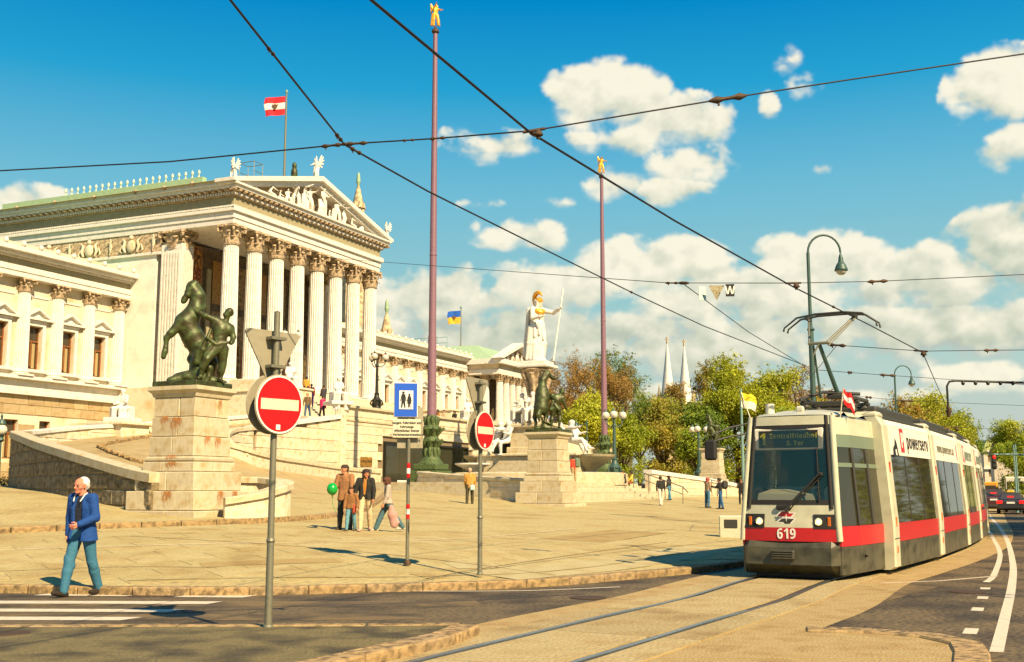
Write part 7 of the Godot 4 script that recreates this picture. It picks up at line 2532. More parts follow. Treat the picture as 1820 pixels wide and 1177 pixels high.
func pantograph(tr: Node, t: Transform3D) -> void:
	var b := MB.new()
	for z in [-0.5, 0.35]:
		b.bbox(Vector3(0, 3.5, z), Vector3(1.25, 0.07, 0.09), 0.02)
	for x in [-0.55, 0.55]:
		b.bbox(Vector3(x, 3.57, 0), Vector3(0.07, 0.08, 1.15), 0.02)
		for z in [-0.5, 0.4]:
			b.lathe([Vector2(0.08, 3.3), Vector2(0.1, 3.34), Vector2(0.07, 3.38), Vector2(0.1, 3.42), Vector2(0.07, 3.47)], 8, Vector3(x * 0.9, 0, z))
	b.bbox(Vector3(0.1, 3.66, -0.1), Vector3(0.5, 0.1, 0.3), 0.03)
	b.tube([Vector3(-0.6, 3.6, 0.3), Vector3(-0.2, 3.75, 0.1), Vector3(0.5, 3.7, -0.2)], 0.04, 6)
	var o := put(tr, "pantograph", b, M.tram_dark)
	o.transform = t
	var kn := Vector3(-0.06, 4.72, 0.75)
	b = MB.new()
	b.tube([Vector3(0.08, 3.66, -0.1), kn], [0.052, 0.04], 8)
	b.tube([Vector3(-0.22, 3.62, 0.2), kn + Vector3(-0.12, -0.05, 0)], 0.025, 6)
	put(o, "lower_arm", b, M.iron_green)
	b = MB.new()
	b.bbox(kn, Vector3(0.46, 0.06, 0.08), 0.02)
	b.tube([kn + Vector3(-0.2, 0, 0), Vector3(-0.48, 5.34, 0.0)], 0.022, 6)
	b.tube([kn + Vector3(0.16, 0, 0), Vector3(0.5, 5.34, 0.0)], 0.026, 6)
	b.tube([kn + Vector3(0.2, -0.06, 0), Vector3(0.52, 5.3, 0.0)], 0.014, 6)
	b.tube([kn + Vector3(0, -0.02, 0.02), kn + Vector3(-0.12, -0.28, 0.08)], 0.02, 6)
	put(o, "upper_arm", b, M.galvanised)
	b = MB.new()
	for z in [-0.14, 0.14]:
		b.tube([Vector3(-1.0, 5.1, z), Vector3(-0.98, 5.18, z), Vector3(-0.7, 5.38, z), Vector3(-0.3, 5.43, z), Vector3(0.3, 5.43, z), Vector3(0.7, 5.38, z), Vector3(0.98, 5.18, z), Vector3(1.0, 5.08, z)], [0.024, 0.018, 0.022, 0.026, 0.026, 0.022, 0.018, 0.024], 7)
	b.box(Vector3(-0.5, 5.36, 0), Vector3(0.06, 0.06, 0.34))
	b.box(Vector3(0.5, 5.36, 0), Vector3(0.06, 0.06, 0.34))
	put(o, "contact_bow", b, M.tram_dark)

# ---- signs, wires, boxes, cars, far buildings
func disc_sign(P: Node, at: Vector3, b: Basis, called: String, face_mat: Material, bar: bool) -> void:
	# a round plate, its face towards +z of b
	var m := MB.new()
	var turn := b * Basis(Vector3.RIGHT, PI / 2)
	m.lathe([Vector2(0.35, -0.012), Vector2(0.36, 0.0), Vector2(0.35, 0.012), Vector2(0, 0.012)], 36, at, turn)
	m.lathe([Vector2(0.0, -0.012), Vector2(0.35, -0.0121)], 36, at, turn)
	var d := put(P, called, m, M.sign_back)
	m = MB.new()
	m.lathe([Vector2(0.345, 0.0125), Vector2(0.345, 0.0135), Vector2(0, 0.0135)], 36, at, turn)
	put(d, "white_rim", m, M.sign_white)
	m = MB.new()
	m.lathe([Vector2(0.325, 0.014), Vector2(0.325, 0.015), Vector2(0, 0.015)], 36, at, turn)
	put(d, "red_face", m, face_mat)
	if bar:
		m = MB.new()
		m.box(at + b * Vector3(0, 0, 0.018), Vector3(0.56, 0.13, 0.004), b)
		put(d, "white_bar", m, M.sign_cream)
		m = MB.new()
		m.box(at + b * Vector3(-0.02, -0.27, 0.018), Vector3(0.06, 0.06, 0.003), b)
		put(d, "sticker", m, M.sign_white)

func tri_back(P: Node, at: Vector3, b: Basis) -> void:
	# a give-way triangle seen from behind
	var m := MB.new()
	m.prism([Vector2(-0.38, 0.3), Vector2(0.38, 0.3), Vector2(0.41, 0.26), Vector2(0.04, -0.36), Vector2(-0.04, -0.36), Vector2(-0.41, 0.26)], -0.01, 0.01, Transform3D(b, at))
	var d := put(P, "triangle_plate", m, M.sign_back)
	m = MB.new()
	m.prism([Vector2(-0.36, 0.285), Vector2(0.36, 0.285), Vector2(0.0, -0.34)], -0.013, -0.0105, Transform3D(b, at))
	put(d, "red_rim", m, M.sign_red)
	m = MB.new()
	m.prism([Vector2(-0.26, 0.225), Vector2(0.26, 0.225), Vector2(0.0, -0.22)], -0.016, -0.0135, Transform3D(b, at))
	put(d, "white_face", m, M.sign_white)

func clamp_ring(P: Node, at: Vector3, b: Basis) -> void:
	var m := MB.new()
	m.box(at, Vector3(0.22, 0.035, 0.12), b)
	put(P, "clamp", m, M.galvanised)

func no_entry(label: String, at: Vector3, high: float, disc: float, tri_y: float, turn: float) -> void:
	var P := thing("no_entry_sign", label, "road sign", Transform3D(Basis.IDENTITY, at))
	var m := MB.new()
	m.tube([Vector3(0, 0, 0), Vector3(0, 1.0, 0), Vector3(0, 1.001, 0), Vector3(0, high, 0)], [0.044, 0.042, 0.039, 0.037], 14)
	m.lathe([Vector2(0.06, 0), Vector2(0.06, 0.02), Vector2(0.045, 0.04)], 14)
	m.lathe([Vector2(0.044, 0.98), Vector2(0.055, 1.0), Vector2(0.044, 1.03)], 14)
	m.lathe([Vector2(0.037, high), Vector2(0.042, high + 0.005), Vector2(0.0, high + 0.02)], 14)
	put(P, "post", m, M.galvanised)
	var b := Basis(Vector3.UP, turn)
	disc_sign(P, Vector3(0, disc, 0) + b.z * 0.085, b, "round_plate", M.sign_red, true)
	disc_sign(P, Vector3(0, disc + 0.01, 0) - b.z * 0.085, b * Basis(Vector3.UP, PI), "round_plate", M.sign_red, true)
	tri_back(P, Vector3(0, tri_y, 0) - b.z * 0.075, b)
	for y in [disc - 0.18, disc + 0.2, tri_y - 0.14, tri_y + 0.2]:
		clamp_ring(P, Vector3(0, y, 0), b)

func pedestrian_sign() -> void:
	var P := thing("pedestrian_zone_sign", "blue pedestrian zone sign on a pole with red and white bands", "road sign", Transform3D(Basis.IDENTITY, w(-1.99, 21.76, 0.28)))
	var m := MB.new()
	m.tube([Vector3(0, 0, 0), Vector3(0, 3.46, 0)], 0.034, 12)
	put(P, "post", m, M.galvanised)
	for y in [[0.86, 0.95, 0], [0.95, 1.05, 1], [1.05, 1.14, 0], [1.63, 1.72, 0], [1.72, 1.82, 1], [1.82, 1.92, 0]]:
		m = MB.new()
		m.lathe([Vector2(0.0365, y[0]), Vector2(0.0365, y[1])], 14)
		put(P, "band", m, M.sign_white if y[2] else M.sign_red)
	m = MB.new()
	m.lathe([Vector2(0.07, 0), Vector2(0.07, 0.03), Vector2(0.05, 0.09)], 12)
	put(P, "foot", m, M.fitting)
	var b := Basis(Vector3.UP, 0.12)
	m = MB.new()
	m.bbox(Vector3(-0.06, 3.13, 0.055), Vector3(0.46, 0.67, 0.018), 0.008, b)
	var pl := put(P, "blue_plate", m, M.sign_white)
	m = MB.new()
	m.bbox(Vector3(-0.06, 3.13, 0.066), Vector3(0.435, 0.645, 0.006), 0.002, b)
	put(pl, "blue_face", m, M.sign_blue)
	m = MB.new()
	m.box(b * Vector3(-0.06, 0, 0.064) + Vector3(0, 3.13, 0) + Vector3(0, 0, 0.006), Vector3(0.27, 0.36, 0.004), b)
	put(pl, "white_field", m, M.sign_white)
	# two walking figures
	var fg := func(x: float, y: float, s: float, skirt: bool) -> MeshInstance3D:
		var q := MB.new()
		var t := Transform3D(b, b * Vector3(x, 0, 0.071) + Vector3(0, y, 0.003))
		var head := []
		for i in 10:
			head.append(Vector2(cos(TAU * i / 10) * 0.026, 0.14 + sin(TAU * i / 10) * 0.026) * s)
		q.prism(head, 0.0, 0.003, t)
		var body := [Vector2(-0.035, 0.11), Vector2(0.035, 0.11), Vector2(0.06, -0.02), Vector2(0.045, -0.03), Vector2(0.03, 0.05), Vector2(0.035, -0.04), Vector2(0.045, -0.15), Vector2(0.02, -0.15), Vector2(0.0, -0.05), Vector2(-0.02, -0.15), Vector2(-0.045, -0.15), Vector2(-0.035, -0.04), Vector2(-0.03, 0.05), Vector2(-0.045, -0.03), Vector2(-0.06, -0.02)]
		if skirt:
			body = [Vector2(-0.03, 0.11), Vector2(0.03, 0.11), Vector2(0.055, 0.0), Vector2(0.04, -0.01), Vector2(0.028, 0.04), Vector2(0.05, -0.06), Vector2(0.025, -0.06), Vector2(0.03, -0.15), Vector2(0.008, -0.15), Vector2(0.0, -0.06), Vector2(-0.008, -0.15), Vector2(-0.03, -0.15), Vector2(-0.025, -0.06), Vector2(-0.05, -0.06), Vector2(-0.028, 0.04), Vector2(-0.04, -0.01), Vector2(-0.055, 0.0)]
		q.prism(body.map(func(v): return v * s), 0.0, 0.003, t)
		return put(pl, "pictogram", q, M.sign_black)
	fg.call(-0.115, 3.13, 1.0, false)
	fg.call(0.0, 3.11, 0.85, true)
	m = MB.new()
	m.bbox(Vector3(-0.04, 2.58, 0.055), Vector3(0.54, 0.36, 0.016), 0.008, b)
	var lp := put(P, "text_plate", m, M.sign_cream)
	var y := 2.69
	for s in ["ausgen. Fahrräder und", "Fahrzeuge", "öffentlicher Dienst", "u. Parlamentsverwaltung"]:
		text_on(lp, "lettering", s, 0.044, M.sign_black, b * Vector3(-0.04, 0, 0.066) + Vector3(0, y, 0), b, "Droid Sans", 0.004, 0.9)
		y -= 0.076
	m = MB.new()
	m.bbox(Vector3(0.02, 2.6, -0.05), Vector3(0.5, 0.8, 0.016), 0.008, b)
	put(P, "rear_plate", m, M.sign_back)

func wire(called: String, label: String, pts: Array, r: float, fits: Array, sag := 0.0) -> void:
	var P := thing(called, label, "wire", Transform3D.IDENTITY, "tram overhead wires")
	var path := []
	for i in pts.size() - 1:
		for k in 6:
			var t := k / 6.0
			path.append((pts[i] as Vector3).lerp(pts[i + 1], t) - Vector3(0, sag * 4.0 * t * (1.0 - t), 0))
	path.append(pts[-1])
	var b := MB.new()
	b.tube(path, r, 6)
	put(P, "cable", b, M.wire)
	for f in fits:
		# [segment, share, length, kind]
		var a: Vector3 = pts[f[0]]
		var e: Vector3 = pts[f[0] + 1]
		var p := a.lerp(e, f[1])
		var d := (e - a).normalized()
		b = MB.new()
		var s: float = f[2]
		match f[3]:
			"strain":
				b.tube([p - d * s * 0.5, p - d * s * 0.3, p - d * s * 0.12, p + d * s * 0.12, p + d * s * 0.3, p + d * s * 0.5], [s * 0.03, s * 0.1, s * 0.05, s * 0.05, s * 0.1, s * 0.03], 7)
				b.tube([p - d * s * 0.25, p - d * s * 0.25 - Vector3(0, s * 0.16, 0)], s * 0.03, 5)
			"hanger":
				b.tube([p - d * s * 0.5, p + d * s * 0.5], s * 0.07, 6)
				b.lathe([Vector2(s * 0.1, -s * 0.12), Vector2(s * 0.22, -s * 0.3), Vector2(s * 0.22, -s * 0.36), Vector2(s * 0.09, -s * 0.42), Vector2(s * 0.09, -s * 0.52)], 8, p + d * s * 0.2 + Vector3(0, s * 0.1, 0))
			"lump":
				b.tube([p - d * s * 0.5, p - d * s * 0.2, p + d * s * 0.2, p + d * s * 0.5], [s * 0.06, s * 0.14, s * 0.14, s * 0.06], 7)
		put(P, "wire_fitting", b, M.fitting)

func wires() -> void:
	var c1 := [w(-2.4, 5.0, 5.45), w(-1.09, 8.26, 5.45), w(0.18, 11.5, 5.45), w(2.3, 15.5, 5.45), w(5.26, 20.72, 5.45), w(8.09, 25.4, 5.45), w(11.38, 30.95, 5.45), w(23.08, 59.2, 5.45)]
	wire("contact_wire", "thick contact wire above the track, touched by the tram's pantograph", c1, 0.0135, [[2, 0.02, 0.16, "lump"], [4, 0.5, 0.2, "lump"], [4, 0.8, 0.2, "lump"]])
	wire("contact_wire", "contact wire above the square, crossed by the long span wire", [w(-2.6, 5.0, 5.45), w(-2.18, 8.26, 5.45), w(-1.84, 11.95, 5.45), w(-1.07, 13.9, 5.45), w(0.83, 18.1, 5.45), w(2.34, 21.4, 5.45), w(4.44, 25.8, 5.45), w(8.95, 34.2, 5.45)], 0.011, [[1, 0.28, 0.2, "strain"], [1, 0.93, 0.26, "strain"], [2, 0.12, 0.26, "strain"], [4, 0.97, 0.16, "lump"]])
	wire("span_wire", "long dark span wire rising to the right across the sky", [w(-9.5, 14.0, 5.5), w(-6.23, 13.0, 5.45), w(-3.96, 12.6, 5.45), w(-1.85, 12.0, 5.47), w(-0.85, 11.8, 5.47), w(0.21, 11.5, 5.46), w(2.29, 11.6, 5.85), w(3.6, 11.7, 6.09), w(6.5, 11.9, 6.6)], 0.0085, [[2, 0.93, 0.26, "strain"], [3, 0.14, 0.26, "strain"], [3, 0.02, 0.14, "lump"], [3, 0.72, 0.16, "strain"], [4, 0.04, 0.2, "strain"], [5, 0.01, 0.24, "hanger"], [6, 0.02, 0.42, "strain"]])
	wire("span_wire", "span wire carrying three small signal plates beside the hooked lamp", [w(-17.8, 60, 14.7), w(-4.65, 38, 9.46), w(0.28, 28, 7.14), w(3.13, 22, 5.76), w(5.23, 20.6, 5.5), w(6.87, 20.8, 5.57), w(9.93, 21, 5.75)], 0.008, [[3, 0.02, 0.3, "strain"], [3, 0.12, 0.24, "lump"], [4, 0.0, 0.3, "hanger"], [5, 0.0, 0.4, "strain"]])
	wire("tie_wire", "thin slanting tie wire running down behind the pantograph", [w(3.42, 21.9, 5.7), w(5.94, 28, 5.62), w(8.92, 34, 5.39)], 0.009, [])
	wire("span_wire", "short span wire on the right, carrying the bend of the contact wire", [w(9.48, 33, 5.93), w(11.4, 31, 5.5), w(15.0, 32, 5.66)], 0.011, [[0, 0.05, 0.6, "strain"], [0, 0.98, 0.4, "hanger"], [1, 0.6, 0.5, "strain"]])
	wire("tie_wire", "short tie wire dropping to the lamp post from the span wire", [w(9.6, 33, 5.91), w(10.2, 38, 5.55)], 0.01, [])
	wire("span_wire", "thin far span wire crossing behind the second lamp", [w(10.7, 40, 5.94), w(15.4, 48, 6.59), w(22.4, 48, 6.11)], 0.012, [[1, 0.1, 0.7, "strain"], [0, 0.6, 0.6, "strain"]])
	wire("span_wire", "thinnest and lowest far span wire over the tram's tail", [w(14.6, 58, 6.8), w(18.6, 60, 6.61), w(22.1, 64, 6.71), w(29.8, 64, 6.39)], 0.012, [[1, 0.2, 0.8, "strain"], [2, 0.05, 0.8, "strain"]])
	wire("span_wire", "faint span wire high above the avenue in the distance", [w(30, 110, 8.2), w(56, 120, 7.9)], 0.02, [[0, 0.3, 1.2, "strain"], [0, 0.6, 1.0, "hanger"]])
	# plates on the second span wire
	var m := MB.new()
	m.bbox(Vector3(0, -0.13, 0), Vector3(0.165, 0.24, 0.012), 0.004)
	var o := put(self, "signal_plate", m, M.sign_black, w(4.18, 21.25, 5.61), Basis(Vector3.UP, -0.1))
	tag(o, "small black plate with a white W hanging from the span wire", "signal plate")
	text_on(o, "lettering", "W", 0.16, M.sign_white, Vector3(0, -0.13, 0.007), Basis.IDENTITY)
	m = MB.new()
	m.prism([Vector2(-0.15, 0), Vector2(0.15, 0), Vector2(0.0, -0.29)], -0.006, 0.006, Transform3D.IDENTITY)
	o = put(self, "signal_plate", m, M.frieze, w(3.95, 21.4, 5.6))
	tag(o, "olive triangular plate hanging point down from the span wire", "signal plate")
	m = MB.new()
	m.bbox(Vector3(0, -0.14, 0), Vector3(0.15, 0.27, 0.01), 0.004)
	o = put(self, "signal_plate", m, M.pale_blue, w(3.7, 21.55, 5.61), Basis(Vector3.UP, 0.2))
	tag(o, "pale blue rectangular plate hanging leftmost on the span wire", "signal plate")

func car(label: String, at: Vector3, turn: float, paint: Color, taxi: bool, tall := 1.46) -> void:
	# a saloon; its tail faces +z of its frame
	var P := thing("parked_car" if false else "car", label, "car", Transform3D(Basis(Vector3.UP, turn), at), "cars waiting on the avenue")
	var pm := mat("paint%d" % rng.randi(), paint, 0.3)
	pm.clearcoat_enabled = true
	pm.clearcoat = 0.8
	var k := tall / 1.46
	var ring := func(z: float, hw: float, y0: float, y1: float): return PackedVector3Array([Vector3(-hw * 0.92, y0, z), Vector3(hw * 0.92, y0, z), Vector3(hw, y0 + 0.12, z), Vector3(hw, y1 - 0.14, z), Vector3(hw * 0.9, y1, z), Vector3(-hw * 0.9, y1, z), Vector3(-hw, y1 - 0.14, z), Vector3(-hw, y0 + 0.12, z)])
	var b := MB.new()
	b.loft([ring.call(2.3, 0.78, 0.42, 0.86 * k), ring.call(2.2, 0.88, 0.3, 0.98 * k), ring.call(1.4, 0.92, 0.24, 1.0 * k), ring.call(-1.0, 0.92, 0.24, 0.94), ring.call(-2.1, 0.87, 0.26, 0.8), ring.call(-2.35, 0.75, 0.36, 0.68)], true, true)
	put(P, "body", b, pm)
	var cab := func(z: float, hw: float, y0: float, y1: float): return PackedVector3Array([Vector3(-hw * 1.12, y0, z), Vector3(hw * 1.12, y0, z), Vector3(hw, y1 - 0.06, z), Vector3(hw * 0.85, y1, z), Vector3(-hw * 0.85, y1, z), Vector3(-hw, y1 - 0.06, z)])
	b = MB.new()
	b.loft([cab.call(1.6, 0.74, 0.96 * k, 1.0 * k), cab.call(0.75, 0.66, 0.96, 1.43 * k), cab.call(-0.5, 0.66, 0.93, 1.45 * k), cab.call(-1.3, 0.74, 0.92, 0.98)], false, true)
	put(P, "cabin", b, M.tram_dark)
	b = MB.new()
	b.bbox(Vector3(0, 1.44 * k, 0.1), Vector3(1.16, 0.05, 1.3), 0.02)
	put(P, "roof", b, pm)
	b = MB.new()
	b.quad(Vector3(-0.68, 1.02 * k, 1.62), Vector3(0.68, 1.02 * k, 1.62), Vector3(0.56, 1.4 * k, 0.83), Vector3(-0.56, 1.4 * k, 0.83), Vector3(0, 0.5, 1))
	put(P, "rear_window", b, M.window_glass)
	for s in [-1.0, 1.0]:
		b = MB.new()
		b.bbox(Vector3(s * 0.7, 0.82 * k, 2.26), Vector3(0.36, 0.2, 0.1), 0.03)
		put(P, "tail_light", b, M.lit_red)
		for z in [1.4, -1.4]:
			b = MB.new()
			b.lathe([Vector2(0.2, -0.1), Vector2(0.32, -0.1), Vector2(0.34, 0.0), Vector2(0.32, 0.1), Vector2(0.2, 0.1)], 16, Vector3(s * 0.82, 0.33, z), Basis(Vector3.BACK, PI / 2))
			var wl := put(P, "wheel", b, M.rubber)
			b = MB.new()
			b.lathe([Vector2(0.0, 0.06), Vector2(0.2, 0.08)], 12, Vector3(s * 0.82, 0.33, z), Basis(Vector3.BACK, -s * PI / 2))
			put(wl, "rim", b, M.chrome)
	b = MB.new()
	b.bbox(Vector3(0, 0.78 * k, 2.31), Vector3(0.52, 0.12, 0.02), 0.005)
	put(P, "number_plate", b, M.sign_white)
	b = MB.new()
	b.bbox(Vector3(0, 0.47, 2.3), Vector3(1.6, 0.2, 0.12), 0.04)
	put(P, "rear_bumper", b, M.tram_dark if not taxi else pm)
	b = MB.new()
	b.bbox(Vector3(0, 1.2 * k, 1.3), Vector3(0.4, 0.06, 0.03), 0.01)
	put(P, "brake_light", b, M.lit_red)
	b = MB.new()
	b.bbox(Vector3(0, 0.9 * k, 2.3), Vector3(0.9, 0.035, 0.02), 0.008)
	put(P, "chrome_strip", b, M.chrome)
	if taxi:
		b = MB.new()
		b.bbox(Vector3(0, 1.54 * k, 0.1), Vector3(0.5, 0.14, 0.2), 0.04)
		put(P, "roof_sign", b, M.taxi_yellow)

func van(label: String, at: Vector3, turn: float, paint: Material, size: Vector3, called: String) -> void:
	var P := thing(called, label, called, Transform3D(Basis(Vector3.UP, turn), at))
	var b := MB.new()
	b.bbox(Vector3(0, size.y * 0.5 + 0.2, -size.z * 0.5), Vector3(size.x, size.y - 0.3, size.z), 0.14)
	put(P, "body", b, paint)
	b = MB.new()
	b.bbox(Vector3(0, size.y * 0.68, 0.012), Vector3(size.x * 0.8, size.y * 0.3, 0.04), 0.015)
	put(P, "rear_window", b, M.window_glass)
	for s in [-1.0, 1.0]:
		b = MB.new()
		b.bbox(Vector3(s * size.x * 0.42, size.y * 0.26, 0.015), Vector3(0.16, 0.4, 0.05), 0.02)
		put(P, "tail_light", b, M.lit_red)
		for z in [-1.0, -size.z + 1.2]:
			b = MB.new()
			b.lathe([Vector2(0.0, -0.12), Vector2(0.42, -0.12), Vector2(0.42, 0.12), Vector2(0.0, 0.12)], 14, Vector3(s * (size.x * 0.5 - 0.14), 0.42, z), Basis(Vector3.BACK, PI / 2))
			put(P, "wheel", b, M.rubber)
	b = MB.new()
	b.bbox(Vector3(0, 0.5, 0.02), Vector3(size.x * 0.94, 0.3, 0.08), 0.03)
	put(P, "bumper", b, M.tram_dark)

func street_things() -> void:
	no_entry("nearest round red no entry sign on a green grey post by the crossing", w(-2.84, 13.45, 0.1), 3.72, 2.6, 3.2, 0.87)
	no_entry("farther round red no entry sign standing alone on the paved square", w(-0.57, 20.36, 0.2), 3.45, 2.55, 3.2, 1.1)
	pedestrian_sign()
	horn_lamp("tall hooked green lamp rising behind the pantograph", w(10.73, 40, 0.1), 10.1, 1.18)
	horn_lamp("smaller and more distant hooked green lamp above the tram's tail", w(26.3, 77, 0.1), 9.4, 1.15)
	horn_lamp("thin pale hooked lamp between the fountain and the brown trees", w(6.9, 104, 1.9), 6.2, -1.0)
	var b := MB.new()
	b.tube([Vector3(0, 0, 0), Vector3(0, 9.4, 0)], [0.14, 0.09], 10)
	b.lathe([Vector2(0.2, 0), Vector2(0.2, 0.3), Vector2(0.14, 0.4)], 10)
	var o := put(self, "mast_pole", b, M.pale_green, w(18.35, 90, 0.3))
	tag(o, "slim pale green pole at the tram's left, before the trees", "pole")
	# bracket on the far right with a hanging end
	var P := thing("bracket_mast", "dark mast on the right with a long bracket arm reaching left", "mast", Transform3D(Basis.IDENTITY, w(22.6, 45, 0)))
	b = MB.new()
	b.tube([Vector3.ZERO, Vector3(0, 6.6, 0)], [0.13, 0.1], 10)
	put(P, "post", b, M.black_iron)
	b = MB.new()
	b.tube([Vector3(0, 5.9, 0), Vector3(-2.5, 5.95, 0), Vector3(-4.8, 6.02, 0), Vector3(-5.05, 5.98, 0), Vector3(-5.15, 5.8, 0), Vector3(-5.15, 4.9, 0)], 0.045, 8)
	for i in 9:
		b.lathe([Vector2(0.05, -0.08), Vector2(0.08, 0), Vector2(0.05, 0.08)], 6, Vector3(-0.5 - 0.5 * i, 5.92, 0))
	put(P, "bracket_arm", b, M.black_iron)
	b = MB.new()
	b.tube([Vector3(-5.15, 5.0, 0), Vector3(-5.12, 4.8, 0), Vector3(-5.15, 4.55, 0)], [0.05, 0.12, 0.04], 7)
	put(P, "insulator", b, M.fitting)
	# traffic light on an arm from the right
	P = thing("traffic_light", "traffic light showing red on an arm over the avenue", "traffic light", Transform3D(Basis.IDENTITY, w(30.6, 66, 0)))
	b = MB.new()
	b.tube([Vector3.ZERO, Vector3(0, 3.4, 0), Vector3(-0.3, 3.7, 0), Vector3(-2.5, 3.72, 0)], [0.09, 0.07, 0.06, 0.05], 8)
	put(P, "post", b, M.pale_green)
	b = MB.new()
	b.bbox(Vector3(-2.55, 3.28, 0.1), Vector3(0.26, 0.84, 0.2), 0.04)
	var h := put(P, "housing", b, M.black_iron)
	for i in 3:
		b = MB.new()
		b.sphere(Vector3(-2.55, 3.56 - i * 0.28, 0.2), Vector3(0.09, 0.09, 0.05), 12, 6)
		put(h, "lens", b, M.lit_red if i == 0 else M.rubber)
	for q in [[36.5, 80.5, 5.0], [38.2, 84, 5.2], [40, 86.5, 5.0]]:
		b = MB.new()
		b.tube([Vector3.ZERO, Vector3(0, q[2], 0)], [0.08, 0.05], 8)
		b.lathe([Vector2(0.12, 0), Vector2(0.1, 0.4)], 8)
		o = put(self, "avenue_pole", b, M.pale_green, w(q[0] + 1.0, q[1] + 4))
		tag(o, "slim pale pole beside the avenue, %s" % ["nearest to the waiting cars", "second of three", "farthest of three"][int(q[0] - 36) / 2], "pole", "pale poles beside the avenue")
	# concrete box near the tram
	P = thing("utility_box", "low concrete box with a dark plate, left of the tram", "box", Transform3D(Basis(Vector3.UP, -0.25), w(6.75, 35.0, 0.2)))
	b = MB.new()
	b.bbox(Vector3(0, 0.35, 0), Vector3(0.74, 0.7, 0.6), 0.03)
	b.bbox(Vector3(0.45, 0.38, -0.1), Vector3(0.18, 0.76, 0.5), 0.02)
	put(P, "casing", b, M.sign_cream)
	b = MB.new()
	b.bbox(Vector3(-0.02, 0.46, 0.3), Vector3(0.4, 0.26, 0.03), 0.01)
	put(P, "dark_plate", b, M.tram_dark)
	# lamp and planter by the ramp's outer end
	P = thing("globe_lamp", "small lamp with one white globe beside the curved ramp wall", "street lamp", Transform3D(Basis.IDENTITY, w(-23.1, 51.0, 1.3)))
	b = MB.new()
	b.tube([Vector3.ZERO, Vector3(0, 2.6, 0)], [0.09, 0.06], 8)
	b.lathe([Vector2(0.06, 2.5), Vector2(0.16, 2.6), Vector2(0.1, 2.72), Vector2(0.17, 2.82)], 10)
	b.lathe([Vector2(0.15, 3.28), Vector2(0.2, 3.34), Vector2(0.14, 3.5), Vector2(0.04, 3.56), Vector2(0.06, 3.7), Vector2(0, 3.85)], 10)
	put(P, "post", b, M.iron_green)
	b = MB.new()
	b.sphere(Vector3(0, 3.06, 0), Vector3(0.26, 0.26, 0.26), 14, 9)
	put(P, "globe", b, M.globe)
	# handrails on the fountain steps
	for q in [["slim metal handrail on the fountain steps beside the globe lamp", w(8.3, 77.5, 2.1), w(10.6, 70.5, 0.9)], ["slim metal handrail on the far steps near the distant horse pedestal", w(14.0, 92, 2.0), w(16.6, 88, 1.2)]]:
		P = thing("handrail", q[0], "handrail")
		var a: Vector3 = q[1]
		var e: Vector3 = q[2]
		b = MB.new()
		b.tube([a + Vector3(0, 0.95, 0), e + Vector3(0, 0.95, 0), e + Vector3(0.3, 0.6, 0.2)], 0.035, 6)
		b.tube([a + Vector3(0, 0.5, 0), e + Vector3(0, 0.5, 0)], 0.025, 6)
		put(P, "rail", b, M.galvanised)
		for t in [0.0, 0.33, 0.66, 1.0]:
			b = MB.new()
			b.tube([a.lerp(e, t) - Vector3(0, 0.3, 0), a.lerp(e, t) + Vector3(0, 0.95, 0)], 0.03, 6)
			put(P, "upright", b, M.galvanised)
	var ha := -0.42
	car("black taxi with yellow roof sign waiting nearest on the avenue", w(35.3, 80.5), ha, Color(0.012, 0.01, 0.008), true)
	car("tall dark red car waiting left of the taxi on the avenue", w(37.1, 87.5), ha, Color(0.06, 0.008, 0.006), false, 1.75)
	car("dark blue car waiting right of the taxi on the avenue", w(39.6, 86), ha, Color(0.02, 0.03, 0.06), false)
	car("grey car far ahead between the tram and the taxi", w(49.5, 119), ha, Color(0.2, 0.18, 0.15), false)
	van("white coach seen from behind under the green trees", w(66.5, 150), ha, M.tram_white, Vector3(2.5, 3.3, 10), "coach")
	van("small orange lorry far off beside the tram's tail", w(67.2, 160), ha, M.orange_paint, Vector3(2.3, 2.7, 6), "lorry")

